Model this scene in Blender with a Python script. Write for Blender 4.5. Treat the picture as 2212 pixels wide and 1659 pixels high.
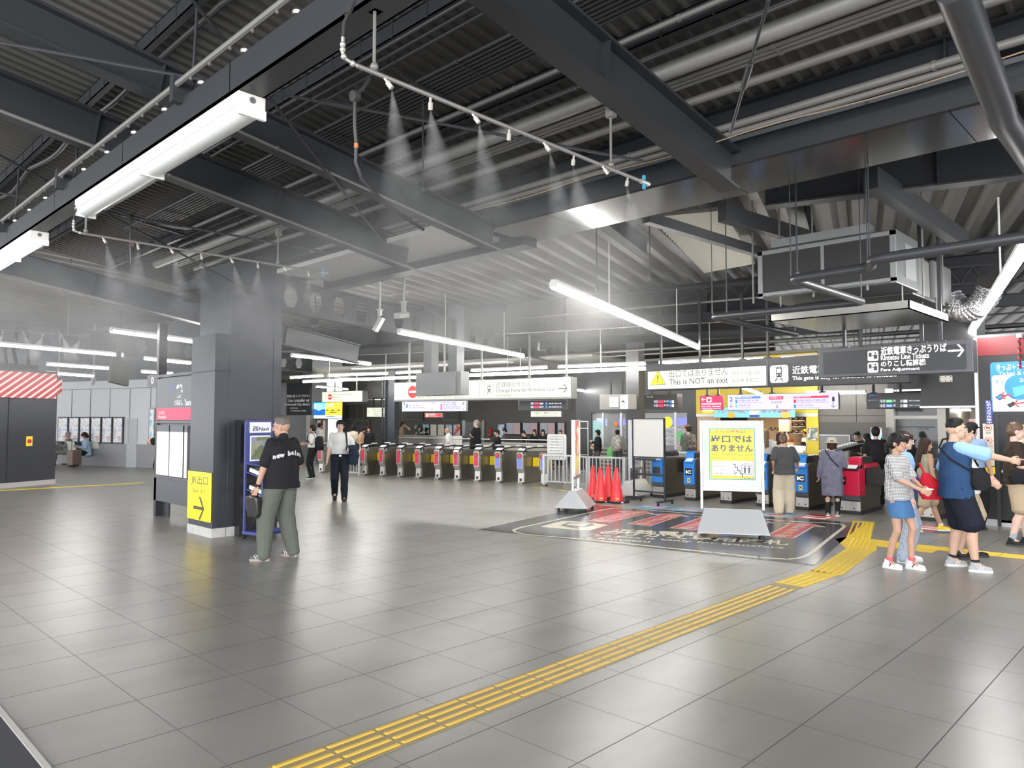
import bpy, bmesh, math, random
from mathutils import Vector, Matrix, Euler
random.seed(7)
SC = bpy.context.scene
COL = SC.collection
for _o in list(bpy.data.objects): bpy.data.objects.remove(_o)

# ---------------------------------------------------------------- camera
YAW, PIT, HC, FPX = 0.802347, 0.0474364, 1.6747, 1594.07
cd = bpy.data.cameras.new('camera'); cam = bpy.data.objects.new('camera', cd); COL.objects.link(cam)
cd.sensor_fit = 'HORIZONTAL'; cd.sensor_width = 36.0; cd.lens = 36.0 * FPX / 2212.0
cd.clip_start = 0.05; cd.clip_end = 300
cam.location = (0, 0, HC); cam.rotation_euler = (math.pi / 2 + PIT, 0, -YAW)
SC.camera = cam
# ---------------------------------------------------------------- exposure, world, daylight
SC.view_settings.view_transform = 'Standard'; SC.view_settings.look = 'None'
SC.view_settings.gamma = 1.0; SC.view_settings.use_curve_mapping = False
SC.view_settings.exposure = 1.7
SC.cycles.max_bounces = 7; SC.cycles.diffuse_bounces = 4; SC.cycles.glossy_bounces = 3
SC.cycles.transmission_bounces = 4; SC.cycles.transparent_max_bounces = 12; SC.cycles.volume_bounces = 0
SC.cycles.volume_step_rate = 3.0; SC.cycles.volume_max_steps = 48
SC.cycles.use_denoising = True
try: SC.cycles.sample_clamp_indirect = 6.0
except Exception: pass
w = bpy.data.worlds.new('sky'); SC.world = w; w.use_nodes = True
wn = w.node_tree; bg = wn.nodes['Background']; bg.inputs[0].default_value = (0.95, 0.97, 1.0, 1); bg.inputs[1].default_value = 1.0
def area(name, loc, size, power, rot, color=(1, 1, 1)):
    l = bpy.data.lights.new(name, 'AREA'); l.shape = 'RECTANGLE'; l.size, l.size_y = size; l.energy = power; l.color = color
    o = bpy.data.objects.new(name, l); COL.objects.link(o); o.location = loc; o.rotation_euler = rot
    return o

# ---------------------------------------------------------------- geometry of the place seen through the lens: rays met with real planes
_cy, _sy, _cp, _sp = math.cos(YAW), math.sin(YAW), math.cos(PIT), math.sin(PIT)
FW = Vector((_sy * _cp, _cy * _cp, _sp)); RT = Vector((_cy, -_sy, 0)); UP = RT.cross(FW); CP = Vector((0, 0, HC))
def ray(x, y): return FW + RT * ((x - 1106) / FPX) - UP * ((y - 829.5) / FPX)
def G(x, y, z=0.0):
    d = ray(x, y); return CP + d * ((z - HC) / d.z)
def oX(x, y, X):
    d = ray(x, y); return CP + d * (X / d.x)
def oY(x, y, Y):
    d = ray(x, y); return CP + d * (Y / d.y)
def oP(x, y, P, n):          # plane through P with horizontal normal angle n (degrees)
    d = ray(x, y); N = Vector((math.cos(math.radians(n)), math.sin(math.radians(n)), 0))
    return CP + d * (N.dot(Vector((P[0], P[1], HC)) - CP) / N.dot(d))
def hz(x, y, P):             # height of the sight line over the floor point P
    d = ray(x, y); return HC + d.z * (P[0] * d.x + P[1] * d.y) / (d.x * d.x + d.y * d.y)

# ---------------------------------------------------------------- materials
MATS = {}
def nd(nt, t, **kw):
    n = nt.nodes.new(t)
    for k, v in kw.items():
        if hasattr(n, k): setattr(n, k, v)
    return n
def M(name, col, rough=0.6, metal=0.0, em=0.0, emcol=None, var=0.06, scale=6.0, bump=0.0, spec=0.5, alpha=1.0, trans=0.0, bscale=None, coat=0):
    if name in MATS: return MATS[name]
    m = bpy.data.materials.new(name); m.use_nodes = True; nt = m.node_tree; b = nt.nodes['Principled BSDF']
    c = tuple(col) + (1,)
    b.inputs['Roughness'].default_value = rough; b.inputs['Metallic'].default_value = metal
    b.inputs['Specular IOR Level'].default_value = spec
    if coat: b.inputs['Coat Weight'].default_value = coat
    if var > 0:
        tc = nd(nt, 'ShaderNodeTexCoord'); no = nd(nt, 'ShaderNodeTexNoise'); no.inputs['Scale'].default_value = scale; no.inputs['Detail'].default_value = 4
        mp = nd(nt, 'ShaderNodeMapRange'); mp.inputs['To Min'].default_value = 1 - var; mp.inputs['To Max'].default_value = 1 + var
        mx = nd(nt, 'ShaderNodeVectorMath', operation='SCALE'); mx.inputs[0].default_value = col
        nt.links.new(tc.outputs['Object'], no.inputs['Vector']); nt.links.new(no.outputs['Fac'], mp.inputs['Value'])
        nt.links.new(mp.outputs[0], mx.inputs['Scale']); nt.links.new(mx.outputs[0], b.inputs['Base Color'])
        if bump:
            n2 = nd(nt, 'ShaderNodeTexNoise'); n2.inputs['Scale'].default_value = bscale or scale * 3; nt.links.new(tc.outputs['Object'], n2.inputs['Vector'])
            bp = nd(nt, 'ShaderNodeBump'); bp.inputs['Strength'].default_value = bump; bp.inputs['Distance'].default_value = 0.02
            nt.links.new(n2.outputs['Fac'], bp.inputs['Height']); nt.links.new(bp.outputs[0], b.inputs['Normal'])
    else: b.inputs['Base Color'].default_value = c
    if em > 0:
        b.inputs['Emission Color'].default_value = tuple(emcol or col) + (1,); b.inputs['Emission Strength'].default_value = em
    if trans: b.inputs['Transmission Weight'].default_value = trans
    if alpha < 1: b.inputs['Alpha'].default_value = alpha
    m.use_fake_user = True
    MATS[name] = m; return m
def no_light(m):
    try: m.cycles.emission_sampling = 'NONE'
    except Exception: pass
    return m
def EM(name, col, s=1.0):   # backlit sign faces and screens; too dim to be worth sampling as lamps
    return no_light(M(name, tuple(c * .55 for c in col), 0.4, em=s * .46, emcol=col, var=0))
STEEL_DK = M('dark_painted_steel', (0.022, 0.024, 0.028), 0.45, var=0.12, scale=3)
STEEL_MD = M('grey_painted_steel', (0.10, 0.105, 0.115), 0.45, var=0.06)
BRUSH = M('brushed_stainless', (0.42, 0.40, 0.36), 0.28, 0.9, var=0.06, scale=4)
GALV = M('galvanised_pipe', (0.15, 0.146, 0.135), 0.5, 0.25, var=0.15, scale=5)
BLACKP = M('black_conduit', (0.03, 0.03, 0.032), 0.4, var=0.05)
WHITEP = M('white_enamel', (0.75, 0.75, 0.72), 0.4, var=0.03)
ALU = M('aluminium', (0.55, 0.56, 0.57), 0.35, 0.7, var=0.03)
RUBBER = M('black_rubber', (0.02, 0.02, 0.02), 0.7)
RED = M('red_paint', (0.55, 0.012, 0.02), 0.4)
YEL = M('yellow_paint', (0.85, 0.62, 0.02), 0.45, var=0.04)

# ---------------------------------------------------------------- mesh builder
class MB:
    def __init__(s): s.v = []; s.f = []; s.m = []; s.mi = 0
    def add(s, vs, fs):
        b = len(s.v); s.v.extend([tuple(x) for x in vs]); s.f.extend([tuple(i + b for i in f) for f in fs]); s.m.extend([s.mi] * len(fs)); return s
    def box(s, a, b, T=None):
        x0, y0, z0 = a; x1, y1, z1 = b
        vs = [Vector(p) for p in ((x0, y0, z0), (x1, y0, z0), (x1, y1, z0), (x0, y1, z0), (x0, y0, z1), (x1, y0, z1), (x1, y1, z1), (x0, y1, z1))]
        if T is not None: vs = [T @ v for v in vs]
        return s.add(vs, [(0, 3, 2, 1), (4, 5, 6, 7), (0, 1, 5, 4), (1, 2, 6, 5), (2, 3, 7, 6), (3, 0, 4, 7)])
    def bar(s, p, q, w, h, up=Vector((0, 0, 1))):      # rectangular bar from p to q, centred
        p, q = Vector(p), Vector(q); d = (q - p)
        if d.length < 1e-6: return s
        dn = d.normalized(); sd = dn.cross(up)
        if sd.length < 1e-4: sd = dn.cross(Vector((1, 0, 0)))
        sd.normalize(); u = sd.cross(dn).normalized()
        vs = [c + sd * (w / 2 * i) + u * (h / 2 * j) for c in (p, q) for i, j in ((-1, -1), (1, -1), (1, 1), (-1, 1))]
        return s.add(vs, [(0, 1, 2, 3), (7, 6, 5, 4), (0, 4, 5, 1), (1, 5, 6, 2), (2, 6, 7, 3), (3, 7, 4, 0)])
    def prism(s, pts, ax, d0, d1, T=None):             # polygon pts (2D) extruded along axis ax ('x','y','z')
        n = len(pts)
        def mk(a, b, d): return {'x': (d, a, b), 'y': (a, d, b), 'z': (a, b, d)}[ax]
        vs = [Vector(mk(a, b, d)) for d in (d0, d1) for a, b in pts]
        if T is not None: vs = [T @ v for v in vs]
        fs = [tuple(range(n)), tuple(range(2 * n - 1, n - 1, -1))] + [(i, i + n, (i + 1) % n + n, (i + 1) % n) for i in range(n)]
        return s.add(vs, fs)
    def tube(s, pts, r, n=8, caps=True, closed=False):
        pts = [Vector(p) for p in pts]; N = len(pts)
        rs = r if isinstance(r, (list, tuple)) else [r] * N
        b = len(s.v); pu = None; vs = []; fs = []
        for i, p in enumerate(pts):
            if closed: t = pts[(i + 1) % N] - pts[i - 1]
            else: t = pts[min(i + 1, N - 1)] - pts[max(i - 1, 0)]
            if t.length < 1e-9: t = Vector((0, 0, 1))
            t.normalize()
            if pu is None: pu = t.orthogonal().normalized()
            pu = (pu - t * pu.dot(t)); pu = pu.normalized() if pu.length > 1e-6 else t.orthogonal().normalized()
            v = t.cross(pu)
            vs += [p + (pu * math.cos(2 * math.pi * k / n) + v * math.sin(2 * math.pi * k / n)) * rs[i] for k in range(n)]
        for i in range(N if closed else N - 1):
            j = (i + 1) % N
            fs += [(i * n + k, i * n + (k + 1) % n, j * n + (k + 1) % n, j * n + k) for k in range(n)]
        if caps and not closed: fs += [tuple(range(n - 1, -1, -1)), tuple((N - 1) * n + k for k in range(n))]
        return s.add(vs, fs)
    def lathe(s, prof, c, n=16, T=None):
        vs = []; c = Vector(c)
        for r, z in prof:
            for k in range(n):
                a = 2 * math.pi * k / n; v = c + Vector((r * math.cos(a), r * math.sin(a), z)); vs.append(T @ v if T is not None else v)
        N = len(prof)
        fs = [(i * n + k, i * n + (k + 1) % n, (i + 1) * n + (k + 1) % n, (i + 1) * n + k) for i in range(N - 1) for k in range(n)]
        fs += [tuple(range(n - 1, -1, -1)), tuple((N - 1) * n + k for k in range(n))]
        return s.add(vs, fs)
    def ell(s, c, r, T=None, nu=16, nv=10):
        vs = []; c = Vector(c); r = r if isinstance(r, (tuple, list)) else (r, r, r)
        for i in range(nv + 1):
            th = math.pi * i / nv
            for k in range(nu):
                a = 2 * math.pi * k / nu
                v = Vector((math.sin(th) * math.cos(a) * r[0], math.sin(th) * math.sin(a) * r[1], math.cos(th) * r[2]))
                if T is not None: v = T @ v
                vs.append(c + v)
        fs = [(i * nu + k, (i + 1) * nu + k, (i + 1) * nu + (k + 1) % nu, i * nu + (k + 1) % nu) for i in range(nv) for k in range(nu)]
        return s.add(vs, fs)
    def build(s, name, mats, parent=None, smooth=False, bevel=0, loc=None, sharp=None):
        me = bpy.data.meshes.new(name); me.from_pydata(s.v, [], s.f)
        mats = mats if isinstance(mats, (list, tuple)) else [mats]
        for m in mats: me.materials.append(m)
        if len(mats) > 1: me.polygons.foreach_set('material_index', s.m)
        bm = bmesh.new(); bm.from_mesh(me); bmesh.ops.recalc_face_normals(bm, faces=bm.faces); bm.to_mesh(me); bm.free()
        if smooth: 
            me.polygons.foreach_set('use_smooth', [True] * len(me.polygons))
            try: me.set_sharp_from_angle(angle=math.radians(sharp or 40))
            except Exception: pass
        o = bpy.data.objects.new(name, me); COL.objects.link(o)
        if parent is not None: o.parent = parent
        if loc is not None: o.location = loc
        if bevel:
            md = o.modifiers.new('bevel', 'BEVEL'); md.width = bevel; md.segments = 2; md.limit_method = 'ANGLE'
        return o
def tag(o, label, cat, group=None, kind=None):
    if label: o['label'] = label
    if cat: o['category'] = cat
    if group: o['group'] = group
    if kind: o['kind'] = kind
    return o
def struct(o, label=None):
    o['kind'] = 'structure'
    if label: o['label'] = label
    return o
def thing(name, label, cat, loc=(0, 0, 0), rz=0.0, group=None):
    o = bpy.data.objects.new(name, None); COL.objects.link(o); o.location = loc; o.rotation_euler = (0, 0, rz); o.empty_display_size = 0.1
    return tag(o, label, cat, group)
def dup(root, loc=None, rz=None, label=None, group=None):
    r = root.copy(); COL.objects.link(r)
    if loc is not None: r.location = loc
    if rz is not None: r.rotation_euler = (0, 0, rz)
    if label: r['label'] = label
    if group: r['group'] = group
    for ch in list(root.children):
        c = ch.copy(); COL.objects.link(c); c.parent = r
        for g in list(ch.children):
            d = g.copy(); COL.objects.link(d); d.parent = c
    return r

# ---------------------------------------------------------------- lettering
def glyphs(name, s, mat, parent=None, size=0.1, loc=(0, 0, 0), rz=0.0, w=None, bold=0.0, align='LEFT', mat4=None, ext=0.002, spacing=1.0, shear=0):
    """flat raised lettering in the local XZ plane, facing local -Y, baseline at loc; w = fitted total width"""
    cu = bpy.data.curves.new(name, 'FONT'); cu.body = s; cu.size = size; cu.align_x = align; cu.resolution_u = 2
    cu.extrude = ext; cu.offset = bold; cu.space_character = spacing; cu.shear = shear
    o = bpy.data.objects.new(name, cu); COL.objects.link(o)
    bpy.context.view_layer.update()
    me = bpy.data.meshes.new_from_object(o.evaluated_get(bpy.context.evaluated_depsgraph_get()))
    bpy.data.objects.remove(o); bpy.data.curves.remove(cu)
    me.materials.clear(); me.materials.append(mat); me.name = name
    xs = [v.co.x for v in me.vertices] or [0]
    k = (w / max(1e-6, max(xs) - min(xs))) if w else 1.0
    x0 = min(xs) if w and align == 'LEFT' else 0
    R = Matrix.Rotation(math.pi / 2, 4, 'X')
    me.transform(R @ Matrix.Scale(k, 4, (1, 0, 0)) @ Matrix.Translation((-x0, 0, 0)))
    T = mat4 if mat4 is not None else Matrix.Translation(loc) @ Matrix.Rotation(rz, 4, 'Z')
    me.transform(T)
    ob = bpy.data.objects.new(name, me); COL.objects.link(ob)
    if parent is not None: ob.parent = parent
    return ob
class Face:
    """a rectangular face in the world: origin at its lower left corner seen from the front; x runs along it, z up, -y is out of it"""
    def __init__(s, P0, P1, ztop):
        s.o = Vector(P0); d = Vector((P1[0] - P0[0], P1[1] - P0[1], 0)); s.w = d.length; s.rz = math.atan2(d.y, d.x); s.h = ztop - s.o.z
        s.T = Matrix.Translation(s.o) @ Matrix.Rotation(s.rz, 4, 'Z')
    def text(s, name, t, mat, parent, x, z, size, w=None, bold=0.0, align='LEFT', off=0.004, spacing=1.0, shear=0):
        return glyphs(name, t, mat, parent, size=size, w=w, bold=bold, align=align, mat4=s.T @ Matrix.Translation((x, -off, z)), spacing=spacing, shear=shear, ext=0.0015)
    def rect(s, mb, x0, z0, x1, z1, off=0.002, th=0.004): return mb.box((x0, -off - th, z0), (x1, -off, z1), s.T)
    def poly(s, mb, pts, off=0.003, th=0.003): return mb.prism(pts, 'y', -off - th, -off, s.T)
def circ(cx, cy, r, n=24, a0=0, a1=360):
    return [(cx + r * math.cos(math.radians(a0 + (a1 - a0) * k / n)), cy + r * math.sin(math.radians(a0 + (a1 - a0) * k / n))) for k in range(n if a1 - a0 == 360 else n + 1)]
def rrect(x0, z0, x1, z1, r, n=5):
    return [p for cx, cz, a in ((x1 - r, z0 + r, -90), (x1 - r, z1 - r, 0), (x0 + r, z1 - r, 90), (x0 + r, z0 + r, 180)) for p in circ(cx, cz, r, n, a, a + 90)]
def ringpoly(mb, face, cx, cz, r0, r1, n=24, off=0.004):
    for k in range(n):
        a, b = 2 * math.pi * k / n, 2 * math.pi * (k + 1) / n
        face.poly(mb, [(cx + r0 * math.cos(a), cz + r0 * math.sin(a)), (cx + r1 * math.cos(a), cz + r1 * math.sin(a)), (cx + r1 * math.cos(b), cz + r1 * math.sin(b)), (cx + r0 * math.cos(b), cz + r0 * math.sin(b))], off)
def arrow_pts(cx, cz, L, t, ang=0, head=0.45):
    """outline of a shaft-and-chevron arrow pointing along +x"""
    h = L * head
    p = [(-L / 2, -t / 2), (L / 2 - t * 1.3, -t / 2), (L / 2 - h - t * .2, -h), (L / 2 - h + t * 1.0, -h), (L / 2, 0), (L / 2 - h + t * 1.0, h), (L / 2 - h - t * .2, h), (L / 2 - t * 1.3, t / 2), (-L / 2, t / 2)]
    c, s_ = math.cos(math.radians(ang)), math.sin(math.radians(ang))
    return [(cx + x * c - y * s_, cz + x * s_ + y * c) for x, y in p]
# ================================================================= floor
class NT:
    def __init__(s, m): s.nt = m.node_tree; s.b = s.nt.nodes['Principled BSDF']
    def n(s, t, **kw): return nd(s.nt, t, **kw)
    def l(s, a, b): s.nt.links.new(a, b)
    def math(s, op, a, b=None, c=None):
        n = s.n('ShaderNodeMath', operation=op)
        for i, v in enumerate((a, b, c)):
            if v is None: continue
            if isinstance(v, (int, float)): n.inputs[i].default_value = v
            else: s.l(v, n.inputs[i])
        return n.outputs[0]
    def noise(s, vec, sc, det=4, rough=.5):
        n = s.n('ShaderNodeTexNoise'); n.inputs['Scale'].default_value = sc; n.inputs['Detail'].default_value = det; n.inputs['Roughness'].default_value = rough
        s.l(vec, n.inputs['Vector']); return n.outputs['Fac']
    def mix(s, f, a, b):
        n = s.n('ShaderNodeMix', data_type='RGBA')
        if isinstance(f, (int, float)): n.inputs[0].default_value = f
        else: s.l(f, n.inputs[0])
        for i, v in ((6, a), (7, b)):
            if isinstance(v, tuple): n.inputs[i].default_value = v + (1,)
            else: s.l(v, n.inputs[i])
        return n.outputs[2]
def floor_mat():
    m = M('polished_stone_tiles', (0.2, 0.2, 0.19), 0.3, var=0); t = NT(m)
    tc = t.n('ShaderNodeTexCoord').outputs['Object']
    sp = t.n('ShaderNodeSeparateXYZ'); t.l(tc, sp.inputs[0])
    fx = t.math('DIVIDE', t.math('SUBTRACT', sp.outputs[0], 3.470), 0.6); fy = t.math('DIVIDE', t.math('SUBTRACT', sp.outputs[1], 5.328), 0.6)
    def line(v, hw):
        return t.math('LESS_THAN', t.math('ABSOLUTE', t.math('SUBTRACT', t.math('FRACT', t.math('ADD', v, 0.5)), 0.5)), hw)
    lx, ly = line(fx, 0.0055), line(fy, 0.006)
    cell = t.n('ShaderNodeCombineXYZ'); t.l(t.math('FLOOR', fx), cell.inputs[0]); t.l(t.math('FLOOR', fy), cell.inputs[1])
    wn_ = t.n('ShaderNodeTexWhiteNoise'); t.l(cell.outputs[0], wn_.inputs['Vector'])
    grain = t.noise(tc, 90, 3, .7); patch = t.noise(tc, 1.3, 4)
    st = t.n('ShaderNodeMapping'); st.inputs['Scale'].default_value = (0.6, 1.2, 1); st.inputs['Rotation'].default_value = (0, 0, 0.8); t.l(tc, st.inputs['Vector'])
    streak = t.noise(st.outputs[0], 1.6, 3, .5)
    val = t.math('ADD', t.math('MULTIPLY', wn_.outputs['Value'], 0.10), t.math('ADD', t.math('MULTIPLY', grain, 0.5), t.math('MULTIPLY', patch, 0.25)))
    base = t.mix(val, (0.155, 0.150, 0.137), (0.275, 0.265, 0.238))
    base = t.mix(ly, base, (0.05, 0.05, 0.05)); base = t.mix(t.math('MULTIPLY', lx, 0.75), base, (0.12, 0.12, 0.12))
    t.l(base, t.b.inputs['Base Color'])
    r = t.math('ADD', 0.245, t.math('MULTIPLY', t.math('ADD', t.math('MULTIPLY', streak, .5), t.math('MULTIPLY', patch, .5)), 0.13))
    t.l(t.math('MAXIMUM', r, t.math('MULTIPLY', t.math('MAXIMUM', lx, ly), 0.7)), t.b.inputs['Roughness'])
    t.l(t.math('ADD', -.35, t.math('MULTIPLY', streak, 2.1)), t.b.inputs['Specular IOR Level'])
    bp = t.n('ShaderNodeBump'); bp.inputs['Strength'].default_value = 0.04; bp.inputs['Distance'].default_value = 0.004
    t.l(grain, bp.inputs['Height']); t.l(bp.outputs[0], t.b.inputs['Normal'])
    return m
mb = MB(); mb.box((-6, -8, -0.1), (48, 48, 0)); struct(mb.build('floor', floor_mat()))
# dark asphalt-like apron at the near left corner with its pale kerb
mb = MB(); P = [G(0, 1534), G(102, 1659), G(-80, 1900), G(-300, 1500)]
mb.prism([(p.x, p.y) for p in P], 'z', 0.0, 0.006); struct(mb.build('trim_1', M('dark_apron', (0.035, 0.036, 0.042), 0.7, scale=40, var=.3)))
mb = MB(); a, b = G(-80, 1440), G(112, 1675); mb.bar(a + Vector((0, 0, .006)), b + Vector((0, 0, .006)), 0.03, 0.012); struct(mb.build('trim_2', M('pale_kerb', (0.42, 0.41, 0.38), 0.6)))

# ================================================================= sloping corrugated roof, steel frame
K = 0.158
def roofz(X, c=5.13): return c - K * X
def RP(x, y, c):
    d = ray(x, y); return CP + d * ((c - HC) / (d.z + K * d.x))
SHEET = M('corrugated_roof_sheet', (0.085, 0.082, 0.077), 0.55, 0.15, var=0.10, scale=1.5)
def corrugated(name, y0, y1, x0, x1, zf, pitch, depth, mat, flat=.70):
    mb = MB(); y = y0; vs = []
    while y < y1:
        for f, zz in ((0, 0), (flat, 0), (flat + .06, -depth), (.94, -depth)): vs.append((y + f * pitch, zz))
        y += pitch
    b = len(vs)
    mb.add([(x0, yy, zf(x0) + zz) for yy, zz in vs] + [(x1, yy, zf(x1) + zz) for yy, zz in vs], [(i, i + 1, i + 1 + b, i + b) for i in range(b - 1)])
    return struct(mb.build(name, mat))
corrugated('ceiling', -5.0, 14.3, -5.0, 5.75, roofz, 0.1345, 0.03, SHEET)
def ibeam(name, p, q, w, h, mat=STEEL_DK, web=0.02, fl=0.022, group=None):
    """p, q: middle of the underside at both ends"""
    mb = MB(); p, q = Vector(p), Vector(q); u = Vector((0, 0, 1))
    mb.bar(p + u * fl / 2, q + u * fl / 2, w, fl); mb.bar(p + u * (h - fl / 2), q + u * (h - fl / 2), w, fl); mb.bar(p + u * h / 2, q + u * h / 2, web, h - 2 * fl)
    d = (q - p).normalized(); n = int((q - p).length / 2.0)
    for i in range(1, n + 1):
        c = p + (q - p) * (i / (n + 1)); sd = d.cross(u)
        mb.bar(c - d * .006 + u * h / 2, c + d * .006 + u * h / 2, w * .9, h - 2 * fl)
    o = mb.build(name, mat); o['kind'] = 'structure'
    if group: o['group'] = group
    return o
RAF = 4.42
for Y, w_, h_ in ((2.87, .17, .34), (5.73, .15, .28), (7.24, .18, .34)):
    x1 = 5.55 if Y < 5 else 5.62
    ibeam('roof_rafter', (-5, Y, roofz(-5, RAF)), (x1, Y, roofz(x1, RAF)), w_, h_)
ibeam('roof_rafter', (-5, 14.0, roofz(-5, RAF)), (9.5, 14.0, roofz(9.5, RAF)), .2, .42, STEEL_MD)
# long hanging beam that carries the tube lamps
mb = MB(); mb.box((2.02, -4, 3.70), (2.20, 14, 3.715)); mb.box((2.02, -4, 3.70), (2.032, 14, 3.90)); mb.box((2.188, -4, 3.70), (2.20, 14, 3.90))
for k in range(9): mb.box((2.02, -3.2 + k * 1.9, 3.70), (2.20, -3.19 + k * 1.9, 3.90))
o = mb.build('lamp_beam', STEEL_DK); struct(o)
def rod(name, a, b, r, mat, label, cat, group, hook=True):
    mb = MB(); mb.tube([a, b], r, 7); a, b = Vector(a), Vector(b)
    if hook:
        for c in (a, b): mb.lathe([(r * 1.2, -.02), (r * 2.6, -.012), (r * 2.6, .012), (r * 1.2, .02)], c, 8)
    return tag(mb.build(name, mat, smooth=True), label, cat, group)
# purlins with zig-zag feet of the sheet above, wire loops
def purlin(X, y0, y1, dep=.12, w=.06):
    z1 = roofz(X) - .032; mb = MB()
    mb.box((X - w / 2, y0, z1 - dep), (X - w / 2 + .008, y1, z1)); mb.box((X - w / 2, y0, z1 - dep), (X + w / 2, y1, z1 - dep + .008)); mb.box((X - w / 2, y0, z1 - .008), (X + w / 2, y1, z1))
    y = y0 + .3
    while y < y1:
        mb.box((X - w / 2 - .006, y, z1 - dep - .004), (X - w / 2, y + .012, z1 + .03)); y += .40
    struct(mb.build('roof_purlin', STEEL_DK))
for X, a, b in ((-1.5, -4, 14), (0.6, -4, 14), (2.14, -4, 14), (3.22, -4, 14), (4.30, -4, 14)): purlin(X, a, b)
# cable sagging under the purlin above the lamp beam
mb = MB(); pts = []
for i in range(121):
    y = -3 + i * .14; pts.append((2.2 + .02 * math.sin(y * 3), y, 4.60 - .05 * abs(math.sin(y * 1.9)) - .015))
mb.tube(pts, 0.022, 8); tag(mb.build('power_cable', BLACKP, smooth=True), 'thick black cable sagging in loops under the purlin above the lamp beam', 'cable')
# edge beam where the roof meets the hall, heavy box girder with glossy underside
ibeam('edge_beam', (5.55, -6, 4.02), (5.55, 14, 4.02), .16, .22)
mb = MB(); mb.box((5.6, -6, 3.775), (6.36, 5.78, 3.97)); struct(mb.build('box_girder', M('girder_side', (0.02, 0.022, 0.026), 0.4, var=.1)))
PANEL = M('polished_soffit_panel', (0.10, 0.098, 0.095), 0.16, 0.85, var=.05, scale=2)
mb = MB(); y = -6.0
while y < 5.7:
    mb.box((5.60, y + .004, 3.755), (6.36, min(y + 1.82, 5.80) - .004, 3.775)); y += 1.82
struct(mb.build('trim_3', PANEL))
mb = MB(); mb.box((5.3, 6.2, 3.80), (6.2, 9.9, 3.86)); struct(mb.build('trim_4', M('pale_soffit', (0.42, 0.41, 0.39), 0.6, var=.08)))
mb = MB(); mb.box((5.6, 5.8, 3.88), (5.8, 14.0, 4.05)); mb.box((6.2, 5.8, 3.70), (6.42, 10.1, 3.95)); struct(mb.build('trim_5', STEEL_DK))
# ================================================================= hall roof: folded steel deck running away at 18.5 degrees
TB = math.radians(18.5)
def Bf(u, v, z=0): return Vector((u * math.cos(TB) - v * math.sin(TB), u * math.sin(TB) + v * math.cos(TB), z))
def uvB(p): return (p.x * math.cos(TB) + p.y * math.sin(TB), -p.x * math.sin(TB) + p.y * math.cos(TB))
DECK = M('folded_steel_deck', (0.17, 0.165, 0.155), 0.5, 0.2, var=.12, scale=1.2)
def deck(name, u0, u1, v0, v1, z, pitch=.46, depth=.16, mat=DECK):
    mb = MB(); vs = []; v = v0
    while v < v1:
        for f, zz in ((0, 0), (.30, 0), (.50, -depth), (.82, -depth)): vs.append((v + f * pitch, zz))
        v += pitch
    b = len(vs)
    mb.add([Bf(u0, a, z + c) for a, c in vs] + [Bf(u1, a, z + c) for a, c in vs], [(i, i + 1, i + 1 + b, i + b) for i in range(b - 1)])
    return struct(mb.build(name, mat))
deck('hall_deck', 5.2, 44, -9, 36, 5.15)
mb = MB(); mb.box((6.3, -8, 3.97), (6.42, 14, 5.6)); struct(mb.build('wall_upper', STEEL_MD))
# main girder across the hall and castellated beams under the deck
ga, gb = Vector((16.9, 3.0, 4.12)), Vector((14.2, 18.5, 4.12))
ibeam('hall_girder', ga, gb, .3, .82, STEEL_DK)
ibeam('hall_girder', (14.9, 18.5, 4.2), (12.4, 33, 4.2), .25, .6, STEEL_DK)
def castellated(name, p, q, h, pitch=.62, hole=.34, w=.16, mat=STEEL_DK):
    p, q = Vector(p), Vector(q); d = (q - p); L = d.length; T = Matrix.Translation(p) @ Matrix.Rotation(math.atan2(d.y, d.x), 4, 'Z')
    mb = MB(); mb.box((0, -w / 2, 0), (L, w / 2, .02), T); mb.box((0, -w / 2, h - .02), (L, w / 2, h), T)
    n = int(L / pitch); m = (h - hole) / 2; a = hole * .28; b = hole * .52; t = .012
    for i in range(n):
        x = (i + .5) * pitch; x0, x1 = x - pitch / 2, x + pitch / 2
        hx = [(x - b, h / 2), (x - a, h / 2 + hole / 2), (x + a, h / 2 + hole / 2), (x + b, h / 2), (x + a, h / 2 - hole / 2), (x - a, h / 2 - hole / 2)]
        mb.prism([(x0, .0), (x1, 0), (x1, m), hx[4], hx[5], (x0, m)], 'y', -t / 2, t / 2, T)
        mb.prism([(x0, h - m), hx[1], hx[2], (x1, h - m), (x1, h), (x0, h)], 'y', -t / 2, t / 2, T)
        mb.prism([(x0, m), hx[5], hx[0], hx[1], (x0, h - m)], 'y', -t / 2, t / 2, T); mb.prism([(x1, m), (x1, h - m), hx[2], hx[3], hx[4]], 'y', -t / 2, t / 2, T)
    mb.box((n * pitch, -t / 2, 0), (L, t / 2, h), T)
    o = mb.build(name, mat); return struct(o)
castellated('castellated_beam', (5.9, 11.0, 3.42), (13.6, 13.5, 3.42), .55)
castellated('castellated_beam', (15.2, 14.1, 3.42), (24, 16.9, 3.42), .55)
castellated('castellated_beam', (3.2, 19.5, 3.35), (14.0, 23.5, 3.35), .55, .8, .36)
for (ua, va), (ub, vb), z, w_, h_ in (((9, -6), (9, 1.0), 4.15, .2, .5), ((7.2, .75), (16, .75), 4.35, .2, .4), ((7.2, 3.4), (12.6, 3.4), 4.5, .16, .3), ((17.3, -6), (17.3, 9), 3.9, .12, .25), ((19, 0), (19, 22), 3.7, .12, .2)):
    ibeam('deck_beam', Bf(ua, va, z), Bf(ub, vb, z), w_, h_)
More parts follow.
